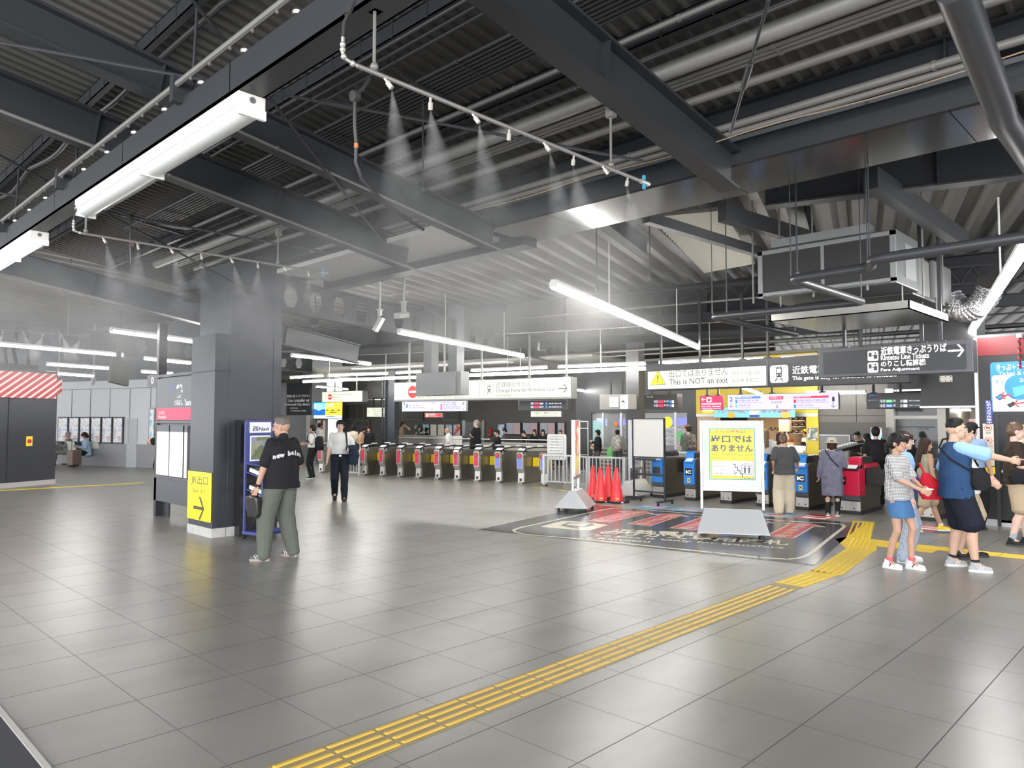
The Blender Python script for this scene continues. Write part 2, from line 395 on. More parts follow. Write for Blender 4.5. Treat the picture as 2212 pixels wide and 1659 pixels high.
# fluted translucent panel between two deck bays
mb = MB(); c0 = G(1402, 470, 4.6); c1 = G(1560, 455, 4.6); c2 = G(1630, 570, 4.6); c3 = G(1520, 590, 4.6)
N = 24
for i in range(N):
    f0, f1, fm = i / N, (i + 1) / N, (i + .5) / N
    L = lambda f: c0.lerp(c3, f); Rr = lambda f: c1.lerp(c2, f)
    up = Vector((0, 0, .08))
    mb.add([L(f0), Rr(f0), Rr(fm) + up, L(fm) + up, Rr(f1), L(f1)], [(0, 1, 2, 3), (3, 2, 4, 5)])
struct(mb.build('trim_6', M('fluted_pale_sheet', (0.40, 0.385, 0.33), 0.6, var=.05)))
# ================================================================= column with the yellow exit sign, far left column
COLM = M('graphite_cladding', (0.045, 0.048, 0.058), 0.35, 0.3, var=.10, scale=1.0)
MARB = M('marble_skirting', (0.5, 0.49, 0.47), 0.3, var=.25, scale=9)
x0, x1, y0, y1 = 4.60, 5.63, 10.33, 11.13
mb = MB(); mb.box((x0, y0, .13), (x1, y1, 2.90)); mb.box((4.84, y0 + .02, 2.9), (x1, y1 + .3, 3.98))
mb.box((x0 - .012, y0 - .012, 2.36), (4.86, y1 + .01, 2.375)); mb.box((x0 + .21, y0 - .006, .13), (x0 + .225, y0, 2.9)); mb.box((x1 - .14, y0 - .008, .13), (x1 - .13, y0, 3.9))
struct(mb.build('column', COLM, bevel=.006))
mb = MB(); mb.box((x0 - .015, y0 - .015, 0), (x0 + .19, y1 + .01, .13)); mb.box((x0 + .2, y0 - .015, 0), (x1 + .01, y1 + .01, .13)); struct(mb.build('baseboard_column', MARB))
a = G(4, 1055); b = G(118, 1045); dd = (b - a); dd.z = 0; dd.normalize(); nn = Vector((-dd.y, dd.x, 0)); a = a - dd * .6
T = Matrix.Translation(a) @ Matrix.Rotation(math.atan2(dd.y, dd.x), 4, 'Z'); Wd = (b - a).length
mb = MB(); mb.box((0, 0, .12), (Wd, 1.1, 2.9), T); mb.box((.7, -.02, .12), (.715, 0, 2.9), T); struct(mb.build('column', COLM))
mb = MB(); mb.box((-.01, -.02, 0), (Wd + .01, 1.1, .12), T); struct(mb.build('baseboard_column', M('pale_base', (.4, .39, .37), .5)))
LCT, LCW = T, Wd
# ================================================================= enclosing walls
WALLG = M('light_grey_wall_panel', (0.50, 0.51, 0.52), 0.45, var=.03)
WALLM = M('mid_grey_wall_panel', (0.20, 0.20, 0.205), 0.4, var=.04)
WALLD = M('dark_wall_panel', (0.045, 0.046, 0.05), 0.4, var=.1)
lw0, lw1 = G(60, 1000), G(352, 1012)
lwd = (lw1 - lw0); lwd.z = 0; lwd.normalize(); lw0 -= lwd * 8; lwr = math.atan2(lwd.y, lwd.x)
LWT = Matrix.Translation(lw0) @ Matrix.Rotation(lwr, 4, 'Z'); LWL = (lw1 - lw0).length + 2.2
mb = MB(); mb.mi = 0; mb.box((0, 0, .8), (LWL, .2, 3.05), LWT); mb.mi = 1; mb.box((0, -.01, 0), (LWL, .2, .8), LWT)
mb.mi = 2
for i in range(18): mb.box((i * 1.05, -.012, .8), (i * 1.05 + .012, 0, 2.75), LWT)
mb.box((0, -.014, 2.75), (LWL, 0, 2.765), LWT)
struct(mb.build('wall_left', [WALLG, WALLM, STEEL_MD]))
TG = math.radians(12)
def Gf(u, v, z=0): return Vector((u * math.cos(TG) - v * math.sin(TG), u * math.sin(TG) + v * math.cos(TG), z))
def gfr(u, v, z=0): return Matrix.Translation(Gf(u, v, z)) @ Matrix.Rotation(TG, 4, 'Z')
JW = 25.0
def jw(x, y): return oP(x, y, Gf(JW, 0), 12)          # a point on the far JR wall
mb = MB(); T = gfr(0, 0); mb.mi = 0; mb.box((JW, 5.5, 0), (JW + .2, 25, 2.55), T); mb.mi = 1; mb.box((JW - .01, 5.5, 2.56), (JW + .2, 25, 5), T)
mb.mi = 2
for i in range(20): mb.box((JW - .014, 5.5 + i, 2.56), (JW, 5.515 + i, 5), T)
struct(mb.build('wall_back', [M('taupe_grey_wall', (.060, .056, .050), .45, var=.05), M('taupe_band', (.085, .080, .073), .5, var=.05), STEEL_DK]))
mb = MB(); mb.box((27, 9, 0), (27.2, 14.8, 4.2)); mb.box((20, 14.7, 0), (27, 14.9, 3.4)); struct(mb.build('wall_corridor', WALLD))
# ceilings over the shops and gates
LOWC = M('low_ceiling', (0.17, 0.162, 0.145), 0.6, var=.12, scale=.8)
mb = MB(); mb.box((19.0, -3, 3.42), (27, 14.8, 3.5)); T = gfr(0, 0); mb.box((18.6, 9.0, 3.42), (25.2, 30, 3.5), T); struct(mb.build('ceiling_low', LOWC))
mb = MB(); mb.box((-.01, 0, 3.05), (LWL, .2, 5.2), LWT); struct(mb.build('wall_upper_left', STEEL_MD))
KX = 19.5
def kw(x, y): return oX(x, y, KX)
# ================================================================= lamps
TUBE = M('lit_tube', (1, 1, 1), 0.4, em=20.0, emcol=(1.0, 0.985, 0.94), var=0)
TUBE_OFF = M('opal_cover', (0.72, 0.74, 0.73), 0.25, var=.02)
TUBE_DIM = M('lit_opal_cover', (1, 1, 1), 0.3, em=2.2, emcol=(1, 0.98, 0.93), var=0)
ENAMEL = M('grubby_enamel', (0.62, 0.60, 0.55), 0.5, var=.12, scale=20)
def strip(p, q, label, group, r=.03, body=True, m=TUBE, rods=()):
    p, q = Vector(p), Vector(q); t = thing('strip_lamp', label, 'lamp', (p + q) / 2, 0, group); c = (p + q) / 2; p -= c; q -= c
    mb = MB(); mb.tube([p, q], r, 8); mb.build('tube', m, t, smooth=True)
    mb = MB(); u = Vector((0, 0, r + .018)); mb.bar(p + u, q + u, r * 1.7, .04)
    for s in (p, q): mb.bar(s + u * .3 - (q - p).normalized() * .012, s + u * .3 + (q - p).normalized() * .012, r * 2.2, .06)
    for f in rods:
        a = p.lerp(q, f) + u; mb.tube([a, a + Vector((0, 0, .9))], .01, 6)
    mb.build('housing', WHITEP, t)
    return t
GL = 'tube lamps hung in rows under the hall roof'
strip(G(1195, 618, 3.2), G(1510, 752, 3.2), 'longest lit tube lamp, slanting down towards the exit warning sign', GL, .04, rods=(.25, .75))
strip(G(862, 718, 3.2), G(1130, 770, 3.2), 'lit tube lamp slanting above the two posts of the grey monitor', GL, .035, rods=(.3, .8))
strip(G(630, 768, 3.2), G(800, 787, 3.2), 'lit tube lamp just beside the column at its inner side, above the no entry sign', GL)
strip(G(240, 715, 3.2), G(430, 740, 3.2), 'lit tube lamp highest above the station name board', GL)
strip(G(-40, 741, 3.2), G(265, 768, 3.2), 'long lit tube lamp above the striped column', GL)
strip(G(313, 775, 3.15), G(411, 785, 3.15), 'short lit tube lamp behind the post of the station name board', GL)
strip(G(307, 803, 3.05), G(372, 808, 3.05), 'shortest lit tube lamp low behind the information sign', GL)
strip(G(102, 787, 3.1), G(242, 797, 3.1), 'lit tube lamp over the grey poster wall, upper of two', GL)
strip(G(100, 806, 3.0), G(202, 813, 3.0), 'lit tube lamp over the grey poster wall, lower of two', GL)
strip(G(2222, 525, 3.1), G(2095, 722, 3.1), 'bright tube lamp slanting up beside the silver air hose', GL, .045, rods=(.3,))
strip(G(628, 816, 3.1), G(697, 812, 3.1), 'tube lamp next to the column in the upper row over the no entry sign', GL)
strip(G(711, 811, 3.1), G(837, 807, 3.1), 'tube lamp in the upper row directly over the no entry sign', GL)
strip(G(655, 825, 3.0), G(1395, 797, 3.0), 'very long unbroken line of tube lamp behind the change here sign', GL, rods=(.1, .3, .5, .7, .9))
strip(G(856, 806, 3.1), G(909, 803, 3.1), 'short tube lamp left visible beside the monitor posts', GL)
strip(G(1018, 801, 3.1), G(1181, 794, 3.1), 'tube lamp in the upper row over the change here sign', GL, rods=(.5,))
strip(G(1206, 793, 3.1), G(1394, 786, 3.1), 'tube lamp in the upper row between the two large white signs', GL, rods=(.5,))
strip(G(1424, 784, 3.1), G(1650, 775.5, 3.1), 'tube lamp straight above the exit warning sign', GL, rods=(.5,))
strip(G(1687, 774, 3.1), G(1775, 770, 3.1), 'tube lamp above the kintetsu transfer sign', GL)
strip(oX(1740, 850, 18.6), oX(1870, 848, 18.6), 'tube lamp low over the platform display by the shop', GL)
strip(oX(1243, 842, 18.3), G(1311, 852, 2.62), 'tube lamp above the clock panel', GL)
strip(oX(1603, 838, 16.6), oX(1645, 852, 18.5), 'tube lamp between the exit warning sign and the cream shop', GL)
strip(G(683, 835, 3.0), G(751, 841, 3.0), 'small tube lamp between the two hanger rods of the no entry sign', GL)
strip(G(670, 853, 2.9), G(697, 856, 2.9), 'tiny tube lamp end beside the no entry sign, column side', GL)
strip(G(790, 861, 2.9), G(836, 864, 2.9), 'tube lamp end beside the no entry sign, towards the steel pillar', GL)
# covered batten lamps on the long beam: near one off, far one lit
def batten(y0, y1, label, lit):
    t = thing('covered_lamp', label, 'lamp', (2.12, y0, 3.58), 0, 'covered lamps on the long beam'); L = y1 - y0
    mb = MB(); mb.box((-.09, 0, .03), (.09, L, .12)); mb.build('housing', ENAMEL, t, bevel=.006)
    for k in range(2):
        a, b = L * k / 2 + .012, L * (k + 1) / 2 - .012
        pr = [(-.082, .03)] + [(.082 * math.cos(math.radians(180 + 180 * i / 10)), .03 + .055 * math.sin(math.radians(180 + 180 * i / 10))) for i in range(11)]
        mb = MB(); mb.prism(pr, 'y', a, b); mb.build('diffuser', TUBE_DIM if lit else TUBE_OFF, t, smooth=True)
    mb = MB()
    for y in (0, L / 2, L): mb.box((-.088, y - .012, -.03), (.088, y + .012, .03))
    mb.build('end_cap', WHITEP, t)
    mb = MB(); mb.lathe([(.02, 0), (.02, .004)], (0, 0, 0), 10, Matrix.Translation((0, -.002, .08)) @ Matrix.Rotation(math.pi / 2, 4, 'X')); mb.build('knockout', STEEL_MD, t)
    return t
batten(oX(545, 225, 2.12).y, oX(185, 440, 2.12).y, 'large unlit white covered lamp under the long dark beam', False)
batten(oX(85, 518, 2.12).y, 11.5, 'lit white covered lamp further along the long dark beam', True)
# daylight that comes in through the open station front behind the photographer
area('daylight_front', (-7.5, -3.5, 3.0), (14, 5), 900, (math.radians(78), 0, math.radians(-55)), (0.98, 0.98, 1.0))
# ================================================================= signs
def _at(s, px, py):
    d = ray(px, py); N = Vector((math.sin(s.rz), -math.cos(s.rz), 0)); P = CP + d * (N.dot(s.o - CP) / N.dot(d))
    q = s.T.inverted() @ P; return q.x, q.z
def _fit(s, name, t, mat, parent, px0, pyt, px1, pyb, bold=0.0, off=0.006, spacing=1.0, shear=0):
    """lettering fitted to a box on the face"""
    x0, zb = s.at(px0, pyb); _, zt = s.at(px0, pyt); x1, _z = s.at(px1, pyb)
    return s.fitl(name, t, mat, parent, x0, zb, x1, zt, bold, off, spacing, shear)
def _fitl(s, name, t, mat, parent, x0, zb, x1, zt, bold=0.0, off=0.006, spacing=1.0, shear=0):
    o = glyphs(name, t, mat, parent, size=0.1, bold=bold * .1, mat4=Matrix.Identity(4), spacing=spacing, ext=0.001, shear=shear)
    me = o.data; xs = [v.co.x for v in me.vertices]; zs = [v.co.z for v in me.vertices]
    if not xs: return o
    a, b, c, d = min(xs), max(xs), min(zs), max(zs)
    S = Matrix.Diagonal(((x1 - x0) / (b - a), 1, (zt - zb) / max(1e-6, d - c), 1))
    me.transform(s.T @ Matrix.Translation((x0, -off, zb)) @ S @ Matrix.Translation((-a, 0, -c)))
    return o
Face.at, Face.fit, Face.fitl = _at, _fit, _fitl
def _pr(s, mb, px0, pyt, px1, pyb, off=0.002, th=0.004):
    x0, zb = s.at(px0, pyb); x1, zt = s.at(px1, pyt); _, z0 = s.at(px0, pyt); _, z1 = s.at(px1, pyb)
    return s.rect(mb, x0, (zb + z1) / 2, x1, (zt + z0) / 2, off, th)
Face.prect = _pr
def FaceX(X, px0, px1, pyb, pyt):
    a = oX(px0, pyb, X); b = oX(px1, pyb, X); c = oX(px0, pyt, X); b.z = a.z; return Face(a, b, c.z)
def FaceG(u, px0, px1, pyb, pyt, ang=12):
    P = Gf(u, 0); a = oP(px0, pyb, P, ang); b = oP(px1, pyb, P, ang); c = oP(px0, pyt, P, ang); b.z = a.z; return Face(a, b, c.z)
INK = M('sign_ink_dark', (0.03, 0.03, 0.035), 0.5, var=0); INKW = EM('lit_lettering', (0.95, 0.98, 0.88), 1.0)
CREAM = EM('lit_sign_face', (0.80, 0.84, 0.66), 0.62); WHITEF = EM('lit_white_face', (0.86, 0.88, 0.82), 0.55)
PAPER = M('paper_white', (0.80, 0.80, 0.78), 0.5, var=.02); SGREY = M('sign_case_grey', (0.30, 0.31, 0.30), 0.4, .3)
SBLK = M('sign_case_black', (0.018, 0.019, 0.022), 0.35); REDF = EM('lit_red', (0.85, 0.04, 0.05), 0.5); YELF = EM('lit_yellow', (0.95, 0.88, 0.02), 0.6)
LILAC = EM('lilac_screen', (0.62, 0.58, 0.95), 0.75); SCRB = EM('screen_blue', (0.05, 0.2, 0.8), 0.8); SCRR = EM('screen_red', (0.75, 0.03, 0.10), 0.7)
SCRW = EM('screen_white', (0.85, 0.9, 1.0), 0.9); SCRG = EM('screen_green', (0.05, 0.6, 0.12), 0.8); SCRK = M('display_glass', (0.02, 0.02, 0.022), 0.15, var=0)
WHT = M('white_print', (0.8, 0.8, 0.8), 0.5, var=0)
def case(name, F, label, cat, depth, mat, group=None, hang=None, hmat=STEEL_DK, hz_=.8, border=.03, root=None):
    """the box of a hanging sign behind face F, with hanger rods"""
    t = root or thing(name, label, cat, F.T @ Vector((F.w / 2, depth / 2, 0)), 0, group); Ti = Matrix.Translation(-t.location)
    mb = MB(); mb.box((-border, 0, -border), (F.w + border, depth, F.h + border), Ti @ F.T); mb.build('case', mat, t, bevel=.006)
    if hang:
        mb = MB()
        for x in hang:
            mb.box((x * F.w - .02, depth * .3, F.h + border), (x * F.w + .02, depth * .3 + .04, F.h + border + hz_), Ti @ F.T)
            mb.box((x * F.w - .06, depth * .2, F.h + border), (x * F.w + .06, depth * .2 + .08, F.h + border + .02), Ti @ F.T)
        mb.build('hanger', hmat, t)
    t['_f'] = 1
    return t, Ti
class SF:
    """sign face parented to a thing: everything is written in the world and shifted to the thing's own origin"""
    def __init__(s, F, t): s.F = F; s.t = t; s.off = -t.location; s.k = 0
    def fix(s, o): o.data.transform(Matrix.Translation(s.off)); o.parent = s.t; return o
    def tx(s, text, mat, px0, pyt, px1, pyb, name='lettering', **k): return s.fix(s.F.fit(name, text, mat, None, px0, pyt, px1, pyb, **k))
    def txl(s, text, mat, x0, zb, x1, zt, name='lettering', **k): return s.fix(s.F.fitl(name, text, mat, None, x0, zb, x1, zt, **k))
    def pan(s, mat, px0, pyt, px1, pyb, name='panel', off=.002): mb = MB(); s.F.prect(mb, px0, pyt, px1, pyb, off); return s.fix(mb.build(name, mat))
    def panl(s, mat, x0, z0, x1, z1, name='panel', off=.002, th=.004): mb = MB(); s.F.rect(mb, x0, z0, x1, z1, off, th); return s.fix(mb.build(name, mat))
    def pol(s, mat, pts, name='pictogram', off=.005): mb = MB(); s.F.poly(mb, pts, off); return s.fix(mb.build(name, mat))
    def polys(s, mat, lst, name='pictogram', off=.005):
        mb = MB()
        for p in lst: s.F.poly(mb, p, off)
        return s.fix(mb.build(name, mat))
    def at(s, px, py): return s.F.at(px, py)
def train(cx, cz, h):
    """front of a train: list of polygons in foreground and in background"""
    w = h * .40; t = h * .06
    body = rrect(cx - w / 2, cz - h * .22, cx + w / 2, cz + h * .5, h * .09)
    win = rrect(cx - w / 2 + t * 1.1, cz + h * .08, cx + w / 2 - t * 1.1, cz + h * .36, h * .03)
    top = [(cx - w * .2, cz + h * .42), (cx + w * .2, cz + h * .42), (cx + w * .2, cz + h * .45), (cx - w * .2, cz + h * .45)]
    l1 = circ(cx - w * .27, cz - h * .07, h * .045, 12); l2 = circ(cx + w * .27, cz - h * .07, h * .045, 12)
    leg = lambda s_: [(cx + s_ * w * .20, cz - h * .24), (cx + s_ * w * .36, cz - h * .24), (cx + s_ * w * .82, cz - h * .5), (cx + s_ * w * .62, cz - h * .5)]
    tie = [(cx - w * .42, cz - h * .40), (cx + w * .42, cz - h * .40), (cx + w * .42, cz - h * .36), (cx - w * .42, cz - h * .36)]
    return [body, leg(1), leg(-1), tie], [win, top, l1, l2]
def noentry(sf, px, py, rpx, face_mat):
    x, z = sf.at(px, py); x1, _ = sf.at(px + rpx, py); r = abs(x1 - x)
    sf.pol(REDF, circ(x, z, r), 'no_entry_disc'); sf.pol(face_mat, [(x - r * .78, z - r * .17), (x + r * .78, z - r * .17), (x + r * .78, z + r * .17), (x - r * .78, z + r * .17)], 'no_entry_bar', .009)

# --- exit warning sign joined to the black transfer sign
F = FaceX(13.3, 1396, 1962, 843, 790)
t, Ti = case('hanging_sign', F, 'wide cream and black sign over the gates reading This is NOT an exit', 'sign', .3, SBLK, hang=(.06, .24, .42, .52, .85), hz_=1.3, border=.01)
s = SF(F, t)
s.pan(CREAM, 1400, 797, 1655, 837, 'lit_panel')
x0, z0 = s.at(1404.5, 832); x1, _ = s.at(1439, 832); _, z1 = s.at(1422, 799.5)
tri = lambda e: [(x0 + e, z0 + e * .6), (x1 - e, z0 + e * .6), ((x0 + x1) / 2, z1 - e * 1.2)]
s.pol(INK, tri(0), 'warning_triangle', .006); s.pol(YELF, tri(.018), 'warning_triangle_fill', .009)
cx = (x0 + x1) / 2; s.polys(INK, [[(cx - .008, z0 + .10), (cx + .008, z0 + .10), (cx + .015, z0 + .20), (cx - .015, z0 + .20)], circ(cx, z0 + .065, .014, 12)], 'exclamation_mark', .012)
s.tx('出口ではありません', INK, 1446, 799.5, 1573, 816); s.tx('This is NOT an exit', INK, 1446, 819, 1573, 831.5, bold=.006)
s.tx('출구가 아닙니다', INK, 1582, 802, 1643, 812); s.tx('此处并非出口', INK, 1582, 818, 1636, 827)
s.panl(STEEL_MD, *(s.at(1657, 843)[0], 0.0), s.at(1659.5, 843)[0], F.h, 'divider')
x0, zb = s.at(1664, 827.5); x1, _ = s.at(1703.5, 827.5); _, zt = s.at(1664, 790)
s.pol(WHITEF, rrect(x0, zb, x1, zt, .05), 'pictogram_plate', .004)
fg, bgp = train((x0 + x1) / 2, (zb + zt) / 2, (zt - zb) * .82); s.polys(INK, fg, 'train_pictogram', .008); s.polys(WHITEF, bgp, 'train_pictogram_detail', .012)
s.tx('近鉄電車専用改札', INKW, 1712, 791, 1862, 809, bold=.01); s.tx('This gate is only for transfers to Kintetsu', INKW, 1712, 813, 1937, 824, bold=.012)
# --- black ticket sign
F = FaceX(10.5, 1775, 2094, 809, 761)
t, Ti = case('hanging_sign', F, 'black hanging sign reading Kintetsu Line Tickets and Fare Adjustment with an arrow', 'sign', .22, M('sign_case_slate', (.06, .062, .07), .35), hang=(.16, .70, .82), hz_=1.6, border=.045)
s = SF(F, t); s.panl(SBLK, .03, .0, F.w - .03, F.h - .005, 'front_panel', .001, .012)
for a, b in ((758.5, 780.5), (783.5, 805.5)):
    x0, zb = s.at(1875.5, b); x1, _ = s.at(1898.5, b); _, zt = s.at(1875.5, a); s.pol(WHITEF, rrect(x0, zb, x1, zt, .022), 'pictogram_plate', .016)
    wd = x1 - x0; ht = zt - zb; q = lambda u, v: (x0 + wd * u, zb + ht * v)
    s.polys(INK, [[q(.12, .42), q(.38, .42), q(.38, .82), q(.12, .82)], [q(.58, .2), q(.9, .2), q(.9, .62), q(.58, .62)], circ(*q(.74, .76), wd * .09, 12), [q(.42, .5), q(.60, .44), q(.60, .52), q(.42, .57)]], 'ticket_machine_pictogram', .019)
s.tx('近鉄電車きっぷうりば', INKW, 1904, 750, 2046, 768, bold=.02, off=.02); s.tx('Kintetsu Line Tickets', INKW, 1904, 767.5, 2008, 778.5, bold=.014, off=.02)
s.tx('のりこし精算機', INKW, 1904, 780, 2001, 793, bold=.02, off=.02); s.tx('Fare Adjustment', INKW, 1904, 796, 1988, 804.5, bold=.014, off=.02)
x, z = s.at(2066, 757.5); s.pol(INKW, arrow_pts(x, z, .18, .022, 0, .42), 'arrow', .018)
# --- change here sign of the JR side
F = FaceG(15.6, 852, 1233, 866, 828)
t, Ti = case('hanging_sign', F, 'long cream sign reading Change here for Kintetsu Line with a red no entry disc', 'sign', .30, SGREY, hang=(.08, .30, .52, .78, .97), hz_=1.1, border=.02, hmat=SGREY)
s = SF(F, t); s.panl(CREAM, .0, .03, F.w, F.h, 'lit_panel')
noentry(s, 892, 846.5, 10.5, CREAM)
s.tx('ここからは入れません', INK, 910, 833, 998, 845); s.tx('此处无法进入  여기서는 들어갈 수 없습니다', INK, 903, 856, 1002, 861)
a = s.at(1036.5, 860); s.panl(STEEL_MD, a[0], F.h * .14, a[0] + .01, F.h * .88, 'divider')
x0, zb = s.at(1047, 853.5); x1, _ = s.at(1066.5, 853.5); _, zt = s.at(1047, 831)
mb = MB(); 
for (p, q) in (((x0, zb), (x1, zb)), ((x1, zb), (x1, zt)), ((x1, zt), (x0, zt)), ((x0, zt), (x0, zb))): F.rect(mb, min(p[0], q[0]) - .003, min(p[1], q[1]) - .003, max(p[0], q[0]) + .003, max(p[1], q[1]) + .003, .004)
s.fix(mb.build('pictogram_frame', STEEL_MD))
fg, bgp = train((x0 + x1) / 2, (zb + zt) / 2, (zt - zb) * .8); s.polys(M('print_grey', (.10, .10, .11), .5, var=0), fg, 'train_pictogram', .008); s.polys(CREAM, bgp, 'train_pictogram_detail', .012)
PG = MATS['print_grey']
s.tx('近鉄線のりかえ', PG, 1072, 825.5, 1147, 837.5); s.tx('Change here for Kintetsu Line', PG, 1072, 839.5, 1199, 850, bold=.004)
s.tx('近铁线换乘处   긴테쓰선 갈아타는 곳', PG, 1072, 852, 1164, 858)
x, z = s.at(1216, 839); s.pol(PG, arrow_pts(x, z, .24, .026, 0, .42), 'arrow', .006)
# --- no entry sign
F = FaceG(20.5, 696, 782, 868.5, 847)
t, Ti = case('hanging_sign', F, 'small cream no entry sign hung on two pale rods behind the walking man', 'sign', .30, SGREY, hang=(.27, .82), hz_=.72, border=.02, hmat=WHITEP)
s = SF(F, t); s.panl(CREAM, 0, 0, F.w, F.h, 'lit_panel'); noentry(s, 713, 857.5, 4.4, CREAM)
s.tx('ここからは入れません', PG, 719.5, 850, 766, 855); s.tx('No Entry', PG, 719.5, 857, 737, 861.5); s.tx('此处无法进入 여기서는 들어갈 수 없습니다', PG, 719.5, 863, 768, 865.5)
# --- black transfer sign right behind the column
F = FaceG(19.5, 618, 670, 897, 827)
t, Ti = case('hanging_sign', F, 'tall black sign half hidden by the column, white lettering on line transfer', 'sign', .08, SBLK, hang=(.55, .95), hz_=.5, border=.0)
s = SF(F, t)
s.tx('環状線 大阪 ユニバーサルシティ', WHT, 620, 853, 669, 859, bold=.01); s.tx('Line transfer or', WHT, 622, 861.5, 669, 868.5, bold=.01); s.tx('Universal-City direct', WHT, 616, 871, 669, 878, bold=.01)
s.tx('(京桥方向)', WHT, 627, 880, 643, 883.5); s.tx('유니버설시티 방면)', WHT, 628, 886, 661, 890)
# --- grey monitor seen from behind, two posts
F = FaceG(12.9, 898, 982, 856, 806, 8)
t = thing('monitor', 'grey ceiling monitor seen from behind, hung on two square posts before the long cream sign', 'monitor', F.T @ Vector((F.w / 2, .1, 0)))
Ti = Matrix.Translation(-t.location); GM = M('monitor_grey', (.20, .205, .205), .45, .2)
mb = MB(); mb.prism([(0, 0), (F.w, 0.015), (F.w, F.h), (0, F.h - .01)], 'y', 0, .05, Ti @ F.T); mb.box((F.w * .02, .05, .01), (F.w * 1.12, .34, F.h), Ti @ F.T); mb.build('case', GM, t, bevel=.006)
for px0, px1 in ((911, 928), (964, 983)):
    a, _ = F.at(px0, 806); b, _ = F.at(px1, 806); mb = MB(); mb.box((a, .06, F.h), (b, .06 + (b - a), F.h + 1.55), Ti @ F.T); mb.build('post', STEEL_MD, t)
# --- far displays of the JR side
def board(F, label, cat, mat, hang=None, depth=.08, name='display_board', hmat=STEEL_DK, group=None, hz_=.45, face=None):
    t, Ti = case(name, F, label, cat, depth, mat, group=group, hang=hang, border=.012, hz_=hz_, hmat=hmat); s = SF(F, t)
    if face: s.panl(face, 0, 0, F.w, F.h, 'lit_panel')
    return s
F = FaceG(18.4, 869, 1007, 888.5, 868); s = board(F, 'lilac platform guide screen showing tracks 4 and 3 under the long cream sign', 'screen', SGREY, (.1, .5, .9), face=LILAC)
s.tx('4', INK, 871, 869, 875, 874.5, bold=.01); s.tx('3', INK, 999, 868, 1003, 874, bold=.01)
for px in (873, 934, 1001): x, z = s.at(px, 883); s.pol(INK, arrow_pts(x, z, .07, .009, -90, .4), 'arrow')
s.pan(SCRB, 877.5, 873, 881.5, 881, 'line_mark', .005); s.tx('大阪上本町 方面', INK, 883, 874, 904, 878); s.tx('For Osaka-Uehommachi', INK, 883, 879, 918, 882.5)
s.pan(SCRR, 952, 872, 954.5, 886, 'line_mark', .005); s.tx('大阪上本町 大阪難波', INK, 956, 868.5, 986, 871.5); s.tx('尼崎 神戸三宮 方面', INK, 956, 873, 985, 876.5); s.tx('For Osaka-Uehommachi', INK, 956, 877.5, 993, 880); s.tx('Osaka-Namba Amagasaki', INK, 956, 881, 996, 883.5); s.tx('Kobe-Sannomiya', INK, 956, 884.5, 982, 887)
s.tx('化粧室', INK, 928, 869, 941, 872.5)
F = FaceG(18.6, 1120, 1226, 886, 866); s = board(F, 'black departure display under the arrow end of the long cream sign', 'display', M('display_case', (.07, .068, .064), .4), (.3, .8), depth=.2)
s.panl(SCRK, F.w * .02, F.h * .05, F.w * .98, F.h, 'screen'); 
for i, y in enumerate((869.5, 877)):
    s.tx(('10:47', '10:53')[i], SCRW, 1147, y, 1152.5, y + 4.5); s.pan(SCRR, 1154, y, 1164, y + 4.6, 'service_mark', .006); s.tx(('大和西大寺', '神戸三宮')[i], SCRW, 1165.5, y + .3, 1174, y + 4.4); s.pan(SCRB, 1179, y, 1182.5, y + 4.6, 'track_mark', .006)
    s.tx(('奈良 西大寺', '尼崎 甲子園 芦屋 三宮')[i], SCRW, 1186, y + 1, 1213, y + 3.6)
F = FaceG(18.9, 1147, 1212, 900, 888.5); s = board(F, 'small cream fare adjustment sign below the black departure display', 'sign', SGREY, (.3, .7), face=CREAM, hz_=.15)
s.tx('近鉄線のりこし精算機・きっぷうりば', PG, 1155, 890.5, 1204, 894.5); s.tx('Fare Adjustment', PG, 1157, 896, 1201, 898.5)
F = FaceG(19.4, 918, 953, 901, 893); s = board(F, 'small red guide sign under the lilac screen', 'sign', SGREY, (.5,), face=REDF, hz_=.2)
s.pan(WHT, 921, 894, 925, 900, 'pictogram', .005); s.tx('近鉄特急券', WHT, 927, 894, 942, 897); s.tx('Limited express', WHT, 927, 898, 948, 900)
F = FaceG(22, 793, 835, 900, 881); s = board(F, 'cream arrow sign left of the lattice pillar, pointing back', 'sign', SGREY, (.3, .7), face=CREAM, hz_=.4)
x, z = s.at(797.5, 889.5); s.pol(PG, arrow_pts(x, z, .06, .008, 180, .4), 'arrow'); s.tx('のりこし精算機', PG, 806, 883, 832, 886.5); s.tx('Fare Adjustment', PG, 806, 887.5, 830, 890); s.tx('近鉄きっぷうりば', PG, 807, 892, 828, 895.5); s.tx('Ticket Office', PG, 807, 896.5, 832, 898.5)
# --- big advertising screen: blue bay and orange sunset
F = FaceG(24.2, 668.5, 739, 904, 870); t, Ti = case('advertising_screen', F, 'bright advertising screen, blue bay beside an orange sunset sea', 'screen', .2, SBLK, border=.03); s = SF(F, t)
def grad(name, c0, c1, em):
    m = M(name, c0, .4, em=em, var=0); n = NT(m); tc = n.n('ShaderNodeTexCoord'); sp = n.n('ShaderNodeSeparateXYZ'); n.l(tc.outputs['Generated'], sp.inputs[0])
    no = n.noise(tc.outputs['Generated'], 5, 4); f = n.math('ADD', sp.outputs[2], n.math('MULTIPLY', n.math('SUBTRACT', no, .5), .5)); c = n.mix(f, c0, c1); n.l(c, n.b.inputs['Base Color']); n.l(c, n.b.inputs['Emission Color']); return no_light(m)
s.panl(grad('screen_sky', (.35, .8, .9), (.03, .35, .75), .9), 0, F.h * .2, F.w * .5, F.h, 'blue_picture'); s.panl(grad('screen_sunset', (.9, .45, .02), (.95, .55, .03), .9), F.w * .5, F.h * .2, F.w, F.h, 'sunset_picture')
